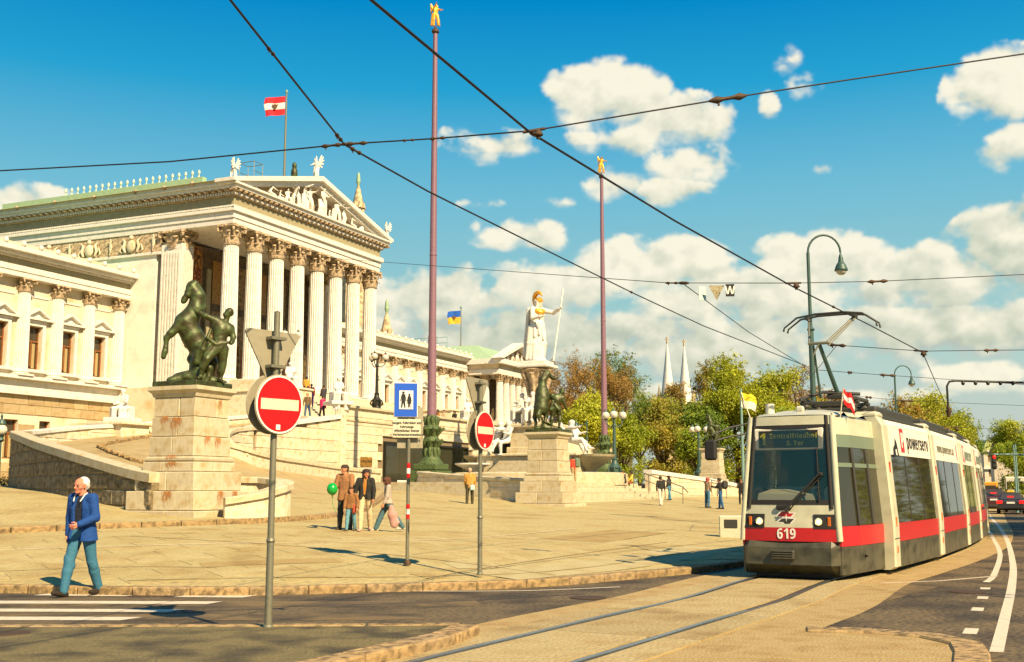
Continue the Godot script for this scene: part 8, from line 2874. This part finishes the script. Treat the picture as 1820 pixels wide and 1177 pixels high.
func far_buildings() -> void:
	# spires of the town hall and of a church beyond the square
	for q in [["gothic tower top with green figure rising behind the temple pediment", w(-29.5, 210, 0), 57.0, 5.5, 1.0, true], ["gothic turret standing above the roof of the right wing", w(-24, 213, 0), 32.8, 5.0, 1.0, true]]:
		var P := thing("gothic_tower", q[0], "tower", Transform3D(Basis(Vector3.UP, 0.4), q[1]))
		var H: float = q[2]
		var b := MB.new()
		b.box(Vector3(0, H * 0.5 - 5, 0), Vector3(q[3], H - 10, q[3]))
		put(P, "shaft", b, M.gothic)
		for t in [[H - 10.0, 3.6, 4.5], [H - 5.5, 2.4, 3.4]]:
			for i in 8:
				var a := TAU * i / 8
				b = MB.new()
				b.box(Vector3(cos(a) * t[1] * 0.42, t[0] + t[2] * 0.5, sin(a) * t[1] * 0.42), Vector3(0.45, t[2], 0.45))
				b.lathe([Vector2(0.4, t[0] + t[2]), Vector2(0.0, t[0] + t[2] + 1.4)], 6, Vector3(cos(a) * t[1] * 0.5, 0, sin(a) * t[1] * 0.5))
				put(P, "pier", b, M.gothic)
			b = MB.new()
			b.lathe([Vector2(t[1] * 0.3, t[0]), Vector2(t[1] * 0.3, t[0] + t[2]), Vector2(t[1] * 0.55, t[0] + t[2] + 0.1), Vector2(t[1] * 0.5, t[0] + t[2] + 0.4)], 8)
			put(P, "lantern_stage", b, M.porch_panel)
		b = MB.new()
		b.lathe([Vector2(1.3, H - 2.2), Vector2(0.5, H + 1.5), Vector2(0.2, H + 2.5)], 8)
		put(P, "spire", b, M.gothic)
		b = MB.new()
		b.lathe([Vector2(0.2, H + 2.3), Vector2(0.45, H + 3.2), Vector2(0.3, H + 4.6), Vector2(0.0, H + 5.2)], 6)
		put(P, "finial", b, M.copper)
	for q in [["left of the two white church spires above the trees", w(125, 900, 0), 118.0], ["right of the two white church spires above the trees", w(141, 915, 0), 118.0]]:
		var P := thing("church_spire", q[0], "church tower", Transform3D(Basis(Vector3.UP, 0.5), q[1]))
		var b := MB.new()
		b.box(Vector3(0, 35, 0), Vector3(13, 70, 13))
		put(P, "tower", b, M.gothic)
		b = MB.new()
		b.lathe([Vector2(6.2, 70), Vector2(0.8, q[2] - 3), Vector2(0.5, q[2])], 8)
		put(P, "spire", b, M.spire_white)
		for i in 4:
			var a := TAU * (i + 0.5) / 4
			b = MB.new()
			b.lathe([Vector2(1.7, 62), Vector2(1.7, 76), Vector2(0, 86)], 6, Vector3(cos(a) * 7.0, 0, sin(a) * 7.0))
			put(P, "pinnacle", b, M.gothic)
		b = MB.new()
		b.box(Vector3(0, q[2] + 2.5, 0), Vector3(0.9, 6, 0.9))
		b.box(Vector3(0, q[2] + 3.5, 0), Vector3(3.0, 0.9, 0.9))
		put(P, "cross", b, M.gothic)
	var P := thing("slender_spire", "thin dark spire far behind the trees beside the mast", "church tower", Transform3D(Basis.IDENTITY, w(60, 600, 0)))
	var b := MB.new()
	b.box(Vector3(0, 18, 0), Vector3(7, 36, 7))
	put(P, "tower", b, M.slate)
	b = MB.new()
	b.lathe([Vector2(3.4, 36), Vector2(0.3, 58), Vector2(0.0, 61)], 8)
	put(P, "spire", b, M.slate)
	# blocks along the avenue
	for q in [["cream stucco house front beyond the trees at the avenue's end", w(114, 262, 0), 9.0, 10.5, M.stucco], ["long pale house at the far right behind the coach", w(131, 300, 0), 26.0, 8.0, M.stucco]]:
		P = thing("town_house", q[0], "building", Transform3D(Basis(Vector3.UP, -0.2), q[1]))
		b = MB.new()
		var wd: float = q[2]
		var ht: float = q[3]
		var holes := []
		for fl in 3:
			for i in int(wd / 2.6):
				holes.append([-wd * 0.5 + 0.9 + i * 2.6, 1.2 + fl * ht / 3.1, 1.1, 2.0])
		holed(b, -wd * 0.5, wd * 0.5, 0, ht, 0.0, holes, 0.4)
		b.box(Vector3(0, ht * 0.5, -6.5), Vector3(wd, ht - 0.02, 12.0))
		put(P, "wall", b, q[4])
		for hl in holes:
			sash_window(P, hl[0], hl[1], hl[2], hl[3], 0.0, false)
		b = MB.new()
		for y in [ht, ht * 0.62]:
			b.box(Vector3(0, y, 0.2), Vector3(wd + 0.4, 0.35, 0.6))
		put(P, "cornice", b, M.marble)
		b = MB.new()
		b.prism([Vector2(-wd * 0.5 - 0.2, ht + 0.2), Vector2(wd * 0.5 + 0.2, ht + 0.2), Vector2(wd * 0.4, ht + 2.6), Vector2(-wd * 0.4, ht + 2.6)], -12.0, 0.3, Transform3D.IDENTITY)
		put(P, "roof", b, M.copper_pale)
	P = thing("mansard_house", "brown mansard roofed building at the right edge behind the trees", "building", Transform3D(Basis(Vector3.UP, -0.35), w(97, 205, 0)))
	b = MB.new()
	b.box(Vector3(0, 4.0, -6), Vector3(18, 8.0, 12))
	put(P, "wall", b, M.stucco)
	b = MB.new()
	b.loft([PackedVector3Array([Vector3(-9.4, 8.0, 0.4), Vector3(9.4, 8.0, 0.4), Vector3(9.4, 8.0, -12.4), Vector3(-9.4, 8.0, -12.4)]), PackedVector3Array([Vector3(-8.6, 10.4, -0.6), Vector3(8.6, 10.4, -0.6), Vector3(8.6, 10.4, -11.4), Vector3(-8.6, 10.4, -11.4)]), PackedVector3Array([Vector3(-3, 12.6, -4), Vector3(3, 12.6, -4), Vector3(3, 12.6, -8), Vector3(-3, 12.6, -8)])], false, true)
	put(P, "mansard_roof", b, M.slate)
	for i in 5:
		b = MB.new()
		b.bbox(Vector3(-7.2 + i * 3.6, 9.1, 0.1), Vector3(1.3, 1.5, 0.8), 0.05)
		var d := put(P, "dormer", b, M.stucco)
		b = MB.new()
		b.box(Vector3(-7.2 + i * 3.6, 9.1, 0.52), Vector3(0.8, 1.1, 0.05))
		put(d, "pane", b, M.window_glass)
	b = MB.new()
	b.prism([Vector2(-80, 0), Vector2(80, 0), Vector2(70, 21), Vector2(20, 23), Vector2(0, 20), Vector2(-60, 22)], -20, 0, Transform3D.IDENTITY)
	P = struct("far_hill", b, M.far_green)
	P.transform = Transform3D(Basis(Vector3.UP, -0.3), w(205, 470))

# ---- trees: trunk and limbs grown by branching, crown as thousands of small leaf clumps
var leaf_meshes := {}

func leaf_clump(size: float, n: int, sd: int, slim := 0.5) -> Mesh:
	var r := RandomNumberGenerator.new()
	r.seed = sd
	var b := MB.new()
	for i in n:
		var d := Vector3(r.randf_range(-1, 1), r.randf_range(-0.8, 0.9), r.randf_range(-1, 1))
		var nn := Vector3(r.randf_range(-1, 1), r.randf_range(-0.2, 1), r.randf_range(-1, 1)).normalized()
		var t := nn.cross(Vector3(r.randf_range(-1, 1), r.randf_range(-1, 1), r.randf_range(-1, 1))).normalized()
		var s := nn.cross(t)
		var c := d * size * 0.9
		var l := size * r.randf_range(0.2, 0.36)
		var g := r.randf_range(0.7, 1.2)
		b.col = Color(g, g, g)
		b.quad(c - t * l, c + s * l * slim, c + t * l, c - s * l * slim, nn)
	return b.mesh()

func tree(label: String, at: Vector3, high: float, wide: float, tint: Color, tint2: Color, leaves: int, clump := 0.5, bare := 0.0, group := "trees of the park") -> void:
	var r := RandomNumberGenerator.new()
	r.seed = hash(label)
	var P := thing("tree", label, "tree", Transform3D(Basis(Vector3.UP, r.randf() * TAU), at), group)
	var b := MB.new()
	var tips := []
	var tr := high * 0.022 + 0.06
	var trunk_h := high * (0.22 + 0.08 * r.randf())
	b.tube([Vector3(0, -0.4, 0), Vector3(0, 0.3, 0), Vector3(r.randf_range(-0.2, 0.2), trunk_h * 0.6, r.randf_range(-0.2, 0.2)), Vector3(0, trunk_h, 0)], [tr * 1.5, tr * 1.1, tr * 0.9, tr * 0.8], 8)
	var stack := []
	var nl := 6 if bare < 0.5 else 7
	for i in nl:
		var a := TAU * (i + r.randf() * 0.6) / nl
		var out := r.randf_range(0.35, 0.9)
		stack.append([Vector3(0, trunk_h * r.randf_range(0.85, 1.0), 0), Vector3(cos(a) * out, r.randf_range(0.7, 1.3), sin(a) * out).normalized(), high * r.randf_range(0.24, 0.34), tr * 0.5, 0])
	stack.append([Vector3(0, trunk_h, 0), Vector3(0.1, 1, 0).normalized(), high * 0.36, tr * 0.65, 0])
	var most := 3 if bare > 0.3 else 2
	while stack.size():
		var s: Array = stack.pop_back()
		var p: Vector3 = s[0]
		var d: Vector3 = s[1]
		var L: float = s[2]
		var q := p + d * L * 0.5 + Vector3(r.randf_range(-1, 1), r.randf_range(0, 1), r.randf_range(-1, 1)) * L * 0.1
		var e := p + d * L + Vector3(r.randf_range(-1, 1), r.randf_range(0, 1), r.randf_range(-1, 1)) * L * 0.12
		var lim := Vector3(wide * 0.5, 0, wide * 0.5)
		var hr := Vector2(e.x, e.z).length()
		if hr > wide * 0.48:
			e.x *= wide * 0.48 / hr
			e.z *= wide * 0.48 / hr
		e.y = minf(e.y, high * 0.98)
		b.tube([p, q, e], [s[3], s[3] * 0.75, s[3] * 0.5], 5 if s[4] < 2 else 3, false)
		tips.append([q.lerp(e, 0.5), L, s[4]])
		tips.append([e, L, s[4]])
		if s[4] < most:
			var kids := 3 if s[4] < 2 else 4
			for i in kids:
				var dd := (d + Vector3(r.randf_range(-1, 1), r.randf_range(-0.35, 0.8), r.randf_range(-1, 1)) * 0.75).normalized()
				stack.append([q.lerp(e, r.randf_range(0.3, 1.0)), dd, L * r.randf_range(0.5, 0.72), s[3] * 0.48, s[4] + 1])
	put(P, "trunk", b, M.bark)
	var key := "%.2f" % clump
	if not leaf_meshes.has(key):
		leaf_meshes[key] = leaf_clump(clump, 13, 3)
	var mm := MultiMesh.new()
	mm.transform_format = MultiMesh.TRANSFORM_3D
	mm.use_colors = true
	mm.mesh = leaf_meshes[key]
	mm.instance_count = leaves
	for i in leaves:
		var tp: Array = tips[r.randi() % tips.size()]
		while tp[2] == 0 and r.randf() < 0.75:
			tp = tips[r.randi() % tips.size()]
		var sp: float = tp[1] * (0.42 if bare < 0.3 else 0.25) + 0.2
		var v := Vector3(r.randfn(), r.randfn() * 0.8, r.randfn()) * sp * 0.62
		var p: Vector3 = tp[0] + v
		p.y = maxf(p.y, high * 0.12)
		if i % 9 == 0 and bare < 0.5: p = Vector3(p.x * 0.9, high * r.randf_range(0.06, 0.3), p.z * 0.9)
		var sc := r.randf_range(0.6, 1.35)
		mm.set_instance_transform(i, Transform3D(Basis(Vector3(r.randf() - 0.5, r.randf() - 0.5, r.randf() - 0.5).normalized(), r.randf() * TAU).scaled(Vector3.ONE * sc), p))
		var c := tint.lerp(tint2, clampf(r.randf() * 0.7 + sin(p.x * 0.9 + p.y * 0.7) * 0.25 + cos(p.z * 0.8) * 0.2, 0, 1))
		mm.set_instance_color(i, c * r.randf_range(1.0, 1.5))
	var mi := MultiMeshInstance3D.new()
	mi.name = "crown"
	mi.multimesh = mm
	mi.material_override = M.leaf
	mi.set_meta("kind", "stuff")
	P.add_child(mi, true)

func trees() -> void:
	var yg := Color(0.27, 0.31, 0.015)
	var yg2 := Color(0.42, 0.43, 0.02)
	var gr := Color(0.1, 0.17, 0.015)
	var gr2 := Color(0.21, 0.29, 0.016)
	var br := Color(0.24, 0.15, 0.03)
	var br2 := Color(0.38, 0.23, 0.045)
	var ol := Color(0.21, 0.22, 0.02)
	tree("tall bare tree with brown buds behind the fountain", w(9.2, 134, 1.8), 17.0, 11.5, br, br2, 2600, 0.3, 1.0)
	tree("second brown budding tree just left of the farther mast", w(4.6, 150, 1.8), 17.0, 10, br, Color(0.26, 0.16, 0.03), 2000, 0.3, 1.0)
	tree("yellow green tree low behind the fountain's right figures", w(8.2, 121, 1.8), 10.0, 9.0, yg, yg2, 2200, 0.42)
	tree("yellow green bush tree between the fountain and the mast", w(12.2, 126, 1.8), 8.0, 8.0, yg, gr2, 1800, 0.42)
	tree("thin light green tree standing alone on the skyline", w(26.0, 230, 2), 21.0, 8.0, gr2, yg, 900, 0.5, 0.4)
	tree("second thin light tree on the skyline beside the spire", w(29.0, 222, 2), 18.0, 10.0, yg, yg2, 1100, 0.5, 0.3)
	tree("brown and olive tree right of the globe lamp", w(18.4, 136, 1.8), 11.0, 10.0, ol, Color(0.34, 0.27, 0.03), 2400, 0.42, 0.2)
	tree("olive tree behind the people on the square", w(21.8, 146, 1.8), 12.5, 10.0, ol, yg, 2200, 0.42, 0.2)
	tree("dark green tree left of the far horse pedestal", w(23.6, 139, 1.6), 11.5, 9.0, gr, gr2, 2600, 0.42)
	tree("low bright green tree in front of the dark green one", w(20.6, 126, 1.6), 7.0, 7.5, gr2, yg, 1800, 0.38)
	tree("tall yellow green tree behind the far horse statue", w(28.4, 142, 1.6), 16.5, 13.0, yg, yg2, 4200, 0.45)
	tree("tall brown topped tree under the church spires", w(27.5, 165, 1.6), 19.0, 12.0, br, ol, 2600, 0.42, 0.4)
	tree("broad yellow green tree between the far horse and the tram", w(33.0, 140, 1.4), 16.0, 13.0, yg, yg2, 4200, 0.45)
	tree("green tree low at the tram's left side", w(31.4, 126, 1.4), 9.5, 9.0, gr2, yg, 2400, 0.42)
	tree("brown budding tree at the top left of the tram", w(38.4, 148, 1.4), 16.5, 9.0, br, br2, 2200, 0.34, 0.8)
	tree("mid green tree standing behind the tram's windscreen", w(40.5, 150, 1.2), 14.0, 11.0, gr2, yg, 2600, 0.45)
	for i in 6:
		tree("%s tree rising over the tram's roof, %s in the row" % [["olive brown", "yellow green", "golden green", "olive", "fresh green", "dark green"][i], ["first", "second", "third", "fourth", "fifth", "last"][i]], w(47.0 + i * 5.4, 132 + i * 12.0, 0.6), [12.5, 13.5, 15.0, 15.0, 14.0, 13.0][i], 10.0, [ol, yg, yg, ol, gr2, gr][i], [br2, yg2, Color(0.42, 0.36, 0.02), yg2, yg, gr2][i], 2300, 0.45, [0.2, 0.1, 0.1, 0.2, 0.0, 0.0][i], "row of trees behind the tram")
	tree("large light green tree over the coach at the avenue's right", w(77, 172, 0), 12.0, 13.0, gr2, yg2, 3600, 0.45)
	tree("dark green tree at the right edge before the mansard roof", w(74.5, 160, 0), 9.0, 9.0, gr, gr2, 2400, 0.45)
	tree("golden green tree at the far right beside the waiting cars", w(64.8, 142, 0), 8.5, 8.0, yg, gr2, 2200, 0.42)
	tree("small dark tree on the pavilion's far side", w(15.5, 165, 2), 21.0, 9.0, gr, ol, 1800, 0.42)
	# trees along the near side of the avenue, out of view: their shade falls on the road
	for q in [[15.5, 8.6, 9.0, "nearest"], [25.0, 38.0, 14.0, "second"], [29.5, 43.0, 13.0, "between the second and third"], [30.5, 47.0, 14.0, "third"], [37.0, 58.0, 14.0, "fourth"]]:
		tree("avenue tree on the right of the road, %s from the crossing" % q[3], w(q[0], q[1], 0), q[2], 9.0, ol, gr2, 2200, 0.34, 0.1, "avenue trees right of the road")
	# shrubs and planter
	var P := thing("shrub", "small dark green shrub in a white planter beside the ramp", "shrub", Transform3D(Basis.IDENTITY, w(-23.6, 52.5, 1.2)))
	var b := MB.new()
	b.bbox(Vector3(0, 0.25, 0), Vector3(1.6, 0.5, 0.7), 0.04)
	put(P, "planter", b, M.white_stone1)
	var r := RandomNumberGenerator.new()
	r.seed = 8
	var mm := MultiMesh.new()
	mm.transform_format = MultiMesh.TRANSFORM_3D
	mm.use_colors = true
	mm.mesh = leaf_clump(0.14, 7, 5)
	mm.instance_count = 160
	for i in 160:
		mm.set_instance_transform(i, Transform3D(Basis(Vector3.UP, r.randf() * TAU), Vector3(r.randfn() * 0.3, 0.7 + r.randfn() * 0.16, r.randfn() * 0.2)))
		mm.set_instance_color(i, gr * r.randf_range(0.6, 1.2))
	var mi := MultiMeshInstance3D.new()
	mi.name = "foliage"
	mi.multimesh = mm
	mi.material_override = M.leaf
	mi.set_meta("kind", "stuff")
	P.add_child(mi, true)

func people() -> void:
	var red_skin := Color(0.55, 0.2, 0.12)
	var skin := Color(0.5, 0.22, 0.11)
	var navy := Color(0.003, 0.045, 0.2)
	# the man on the crossing
	person("elderly white-haired man in a blue jacket and jeans walking over the crossing", w(-6.95, 18.5, 0.0), PI - 0.35, {"h": 1.98, "fine": 0.017, "thr": 17, "knr": 6, "ftr": 10, "thl": -12, "knl": 12, "aul": 2, "ell": 62, "ail": 28, "aol": 14, "aur": -8, "elr": 12, "aor": 14, "lean": 4, "yaw": 14, "tilt": 4, "girth": 1.1, "wide": 0.95, "hem": 0.14, "open": true, "stripe": true, "coat": navy, "collar": Color(0.008, 0.012, 0.02), "under": Color(0.012, 0.018, 0.028), "legs": Color(0.03, 0.13, 0.2), "shoe": Color(0.02, 0.012, 0.006), "skin": red_skin, "hair": "thin", "haircol": Color(0.72, 0.66, 0.56), "curll": 75.0})
	# others' belongings are things of their own
	# the family
	person("bearded man in a tan jacket standing behind the boy with the green balloon", w(-4.5, 30.7, 0.62), PI - 0.25, {"h": 1.8, "fine": 0.026, "thr": 8, "thl": -6, "aur": 10, "elr": 30, "aor": 14, "aul": 14, "ell": 25, "coat": Color(0.28, 0.13, 0.05), "under": Color(0.05, 0.04, 0.03), "legs": Color(0.03, 0.032, 0.025), "shoe": Color(0.04, 0.025, 0.012), "skin": skin, "hair": "short", "yaw": 30, "hem": 0.16}, "family on the square")
	person("small boy in a striped jacket and light jeans in front of the bearded man", w(-4.28, 30.3, 0.6), PI - 0.15, {"h": 1.22, "fine": 0.022, "thr": 16, "thl": -8, "knl": 8, "aur": 8, "elr": 20, "aul": 5, "aol": 20, "coat": Color(0.22, 0.1, 0.03), "legs": Color(0.1, 0.24, 0.28), "shoe": Color(0.1, 0.05, 0.01), "skin": skin, "hair": "short", "haircol": Color(0.06, 0.025, 0.01), "tilt": 12, "hem": 0.06}, "family on the square")
	person("woman with black jacket, pink scarf and cream trousers walking in the family", w(-3.92, 30.4, 0.6), PI, {"h": 1.7, "fine": 0.026, "thr": 12, "thl": -12, "knl": 12, "aul": 5, "ell": 15, "aol": 12, "aur": 2, "elr": 14, "aor": 18, "coat": Color(0.014, 0.013, 0.008), "collar": Color(0.62, 0.42, 0.36), "under": Color(0.38, 0.16, 0.02), "legs": Color(0.55, 0.42, 0.24), "shoe": Color(0.65, 0.3, 0.28), "skin": Color(0.5, 0.2, 0.1), "hair": "bob", "haircol": Color(0.025, 0.014, 0.008), "yaw": -25, "open": true, "hem": 0.06}, "family on the square")
	person("girl in blue flared jeans and grey waistcoat striding left with a pink jacket", w(-3.35, 30.8, 0.59), PI / 2 + 0.25, {"h": 1.56, "fine": 0.024, "thr": 28, "knr": 6, "thl": -26, "knl": 10, "aul": 10, "ell": 12, "aur": -6, "elr": 10, "coat": Color(0.36, 0.3, 0.24), "under": Color(0.4, 0.3, 0.24), "legs": Color(0.05, 0.11, 0.13), "shoe": Color(0.5, 0.42, 0.35), "skin": Color(0.5, 0.22, 0.12), "hair": "bob", "haircol": Color(0.09, 0.03, 0.012), "tilt": 14, "loose": 0.022, "hem": 0.04}, "family on the square")
	var b := MB.new()
	b.sphere(Vector3.ZERO, Vector3(0.145, 0.16, 0.145), 20, 14)
	var o := put(self, "balloon", b, M.balloon, w(-4.78, 30.2, 1.71))
	tag(o, "round bright green balloon held beside the boy", "balloon")
	b = MB.new()
	b.tube([Vector3(0, -0.15, 0), Vector3(0.02, -0.4, 0.02), Vector3(0.12, -0.62, 0.05)], 0.006, 4)
	b.lathe([Vector2(0.025, -0.175), Vector2(0.0, -0.15)], 8)
	put(o, "string", b, M.balloon)
	b = MB.new()
	field([[Vector3(0, 0, 0), Vector3(0.03, -0.2, 0.02), 0.07, 0.12, Color(0.42, 0.22, 0.18), 1.3], [Vector3(0.03, -0.2, 0.02), Vector3(0.08, -0.45, 0), 0.11, 0.1, Color(0.45, 0.24, 0.2), 1.4], [Vector3(0.08, -0.2, 0), Vector3(0.17, -0.4, 0.0), 0.06, 0.06, Color(0.45, 0.24, 0.2), 1.0]], 0.02, 0.05, b)
	o = put(self, "folded_jacket", b, M.figure, w(-3.25, 30.65, 1.22))
	tag(o, "pink jacket dangling from the striding girl's hand", "jacket")
	b = MB.new()
	b.bbox(Vector3.ZERO, Vector3(0.1, 0.26, 0.2), 0.04)
	o = put(self, "hand_bag", b, M.seat_red, w(-4.2, 30.3, 1.18))
	tag(o, "small red bag at the walking woman's side", "bag")
	# others on the square, farther off
	person("man in a yellow ochre jacket seen from behind with a blue bag", w(-1.95, 52.4, 0.96), -0.1, {"h": 1.78, "thr": 8, "thl": -6, "coat": Color(0.5, 0.25, 0.05), "legs": Color(0.05, 0.042, 0.015), "skin": skin, "haircol": Color(0.4, 0.3, 0.2), "hem": 0.1})
	b = MB.new()
	b.bbox(Vector3.ZERO, Vector3(0.22, 0.26, 0.1), 0.04)
	o = put(self, "shoulder_bag", b, M.pale_blue, w(-1.82, 52.2, 1.78))
	tag(o, "pale blue shoulder bag on the ochre jacket's back", "bag")
	person("man in a black jacket and white trousers walking away over the square", w(8.49, 64.8, 0.78), 0.3, {"h": 1.74, "thr": 14, "thl": -12, "coat": Color(0.015, 0.012, 0.01), "legs": Color(0.62, 0.55, 0.42), "shoe": Color(0.3, 0.25, 0.2), "aul": -10, "aol": 16, "aor": 14})
	person("woman in a black top and blue trousers near the fountain steps", w(10.4, 75, 1.0), 0.9, {"h": 1.66, "thr": 10, "thl": -8, "coat": Color(0.02, 0.016, 0.012), "legs": Color(0.05, 0.2, 0.3), "hair": "long"})
	person("person in a grey coat and jeans, left one of the standing pair", w(11.1, 64.6, 0.68), -1.0, {"h": 1.74, "coat": Color(0.3, 0.22, 0.13), "legs": Color(0.04, 0.14, 0.22), "aul": 50, "ell": 70, "hair": "long", "haircol": Color(0.3, 0.06, 0.05)})
	person("man in black with a dark backpack, right one of the standing pair", w(11.55, 63.0, 0.62), 1.2, {"h": 1.76, "coat": Color(0.012, 0.012, 0.012), "legs": Color(0.015, 0.08, 0.2), "aul": 40, "aur": 40, "ell": 60, "elr": 60, "thr": 8, "thl": -8})
	b = MB.new()
	b.bbox(Vector3.ZERO, Vector3(0.34, 0.46, 0.24), 0.09)
	o = put(self, "backpack", b, M.tram_dark, w(11.8, 62.95, 1.95))
	tag(o, "dark backpack on the man in black beside the tram", "backpack")
	person("woman in a black suit standing at the tram's left edge", w(15.05, 74.6, 0.72), PI - 0.3, {"h": 1.7, "coat": Color(0.016, 0.012, 0.01), "legs": Color(0.014, 0.012, 0.012), "hair": "long", "haircol": Color(0.12, 0.05, 0.02), "aur": 30, "elr": 80})
	person("person in a red jacket standing on the fountain platform", bl(1.54, 25.85, 2.1), 0.5, {"h": 1.74, "coat": Color(0.5, 0.04, 0.015), "legs": Color(0.33, 0.22, 0.1), "haircol": Color(0.04, 0.02, 0.01)})
	b = MB.new()
	b.bbox(Vector3.ZERO, Vector3(0.36, 0.6, 0.28), 0.1)
	o = put(self, "backpack", b, M.tram_teal, bl(1.66, 26.05, 3.35))
	tag(o, "grey green backpack on the person in the red jacket", "backpack")
	person("person in black sitting on the platform edge beside the mast", bl(10.2, 26.3, 2.1), PI - 1.0, {"h": 1.74, "thl": 85, "thr": 85, "knl": 70, "knr": 75, "sit": 0.78, "coat": Color(0.014, 0.012, 0.01), "legs": Color(0.02, 0.018, 0.014), "aul": 30, "aur": 30, "ell": 40, "elr": 40, "lean": 12})
	person("person in a yellow top sitting under the globe lamp", bl(11.5, 26.4, 2.1), PI - 1.2, {"h": 1.72, "thl": 85, "thr": 80, "knl": 50, "knr": 60, "sit": 0.78, "coat": Color(0.55, 0.42, 0.06), "legs": Color(0.22, 0.07, 0.02), "aul": 35, "aur": 30, "hair": "long"})
	# on the terrace and steps
	person("man in a brown jacket and cap walking down towards the ramp", bl(-3.0, 9.0, 6.25), PI - 0.3, {"h": 1.76, "thr": 12, "thl": -12, "coat": Color(0.16, 0.1, 0.04), "legs": Color(0.04, 0.09, 0.14), "hair": "cap", "haircol": Color(0.4, 0.2, 0.06), "aol": 18, "aor": 18})
	person("woman in a pink jacket with a backpack on the upper ramp", bl(-1.3, 9.0, 6.3), -0.6, {"h": 1.66, "thr": 10, "thl": -10, "coat": Color(0.55, 0.02, 0.12), "legs": Color(0.02, 0.015, 0.015)})
	person("person in red and purple on the temple steps", bl(3.3, 5.0, 7.6), 0.2, {"h": 1.7, "coat": Color(0.4, 0.07, 0.03), "legs": Color(0.1, 0.05, 0.25), "thr": 10, "thl": -10})
	person("person in dark clothes with an orange bag on the temple steps", bl(4.9, 5.0, 7.6), 0.8, {"h": 1.72, "coat": Color(0.03, 0.025, 0.03), "legs": Color(0.02, 0.02, 0.03)})
	person("person in yellow standing high on the steps beside a column", bl(5.0, 3.4, 8.35), 0.0, {"h": 1.7, "coat": Color(0.5, 0.25, 0.03), "legs": Color(0.03, 0.03, 0.03)})
	var i := 0
	for q in [["black coat", 10.96, Color(0.02, 0.015, 0.015), 1.0, "the terrace parapet, left of the near mast"], ["purple jacket", 13.4, Color(0.1, 0.04, 0.1), 0.4, "the terrace parapet right of the near mast, first in the row"], ["ochre jacket", 14.2, Color(0.3, 0.14, 0.03), -0.3, "the terrace parapet, in the middle of the row"], ["cream coat", 15.2, Color(0.5, 0.38, 0.22), 0.2, "the terrace parapet beside the person in ochre"], ["black hooded coat", 17.1, Color(0.015, 0.012, 0.01), 0.0, "the terrace parapet, standing apart at the right"]]:
		i += 1
		person("%s behind %s" % [q[0], q[4]], bl(q[1], 9.6, 6.3), PI + q[3] - 0.6, {"h": 1.72 + 0.03 * (i % 3), "coat": q[2], "legs": Color(0.03, 0.03, 0.03), "hair": "long" if i % 2 else "short", "aul": 30, "ell": 60})
	# in the tram
	var head := deg_to_rad(31.5)
	var ct := Transform3D(Basis(Vector3(cos(head), 0, sin(head)), Vector3.UP, Vector3(-sin(head), 0, cos(head))), w(5.26, 21.62))
	person("tram driver in a blue shirt seen dimly through the windscreen", ct * Vector3(0.32, 0.95, -1.05), PI - 0.55, {"h": 1.76, "thl": 85, "thr": 85, "knl": 80, "knr": 80, "sit": 0.88, "coat": Color(0.04, 0.16, 0.38), "legs": Color(0.02, 0.02, 0.03), "aul": 45, "aur": 45, "ell": 45, "elr": 45, "skin": Color(0.5, 0.25, 0.16)})
	person("passenger in orange seated behind the driver's cab", ct * Vector3(0.75, 0.55, -1.5), PI, {"h": 1.65, "thl": 85, "thr": 85, "knl": 85, "knr": 85, "sit": 0.5, "coat": Color(0.5, 0.12, 0.02), "legs": Color(0.03, 0.03, 0.03)})
	person("passenger in a white blouse standing near the first portal", ct * Vector3(0.72, 0.3, -2.1), PI, {"h": 1.68, "coat": Color(0.6, 0.52, 0.42), "legs": Color(0.03, 0.03, 0.05), "hair": "long"})

func _ready() -> void:
	rng.seed = 7
	stage()
	make_materials()
	ground_and_roads()
	parliament()
	forecourt()
	statues()
	fountain()
	flag_mast("nearer maroon flag mast with ornate green bronze foot and gilded top figure", bl(-5.1, 19.3, 1.9), 1.01)
	flag_mast("farther maroon flag mast beside the globe lamp, gilded figure on top", bl(26.1, 19.3, 2.1), 0.955)
	candelabra("globe candelabra lamp close to the farther maroon mast", w(8.15, 90, 2.1), 6.4, 3, 0.4)
	candelabra("globe candelabra lamp between the far horse statue and the trees", w(18.7, 113, 2.0), 6.6, 3, 0.2)
	candelabra("dark candelabra lamp on the terrace in front of the right wing", bl(7.4, 8.0, 7.2), 5.0, 3, 0.3, "black_iron")
	candelabra("dark candelabra lamp behind the nearest round red sign", bl(1.85, 4.0, 8.5), 4.9, 3, 0.1, "black_iron")
	roof_things()
	tram()
	street_things()
	wires()
	far_buildings()
	people()
	trees()
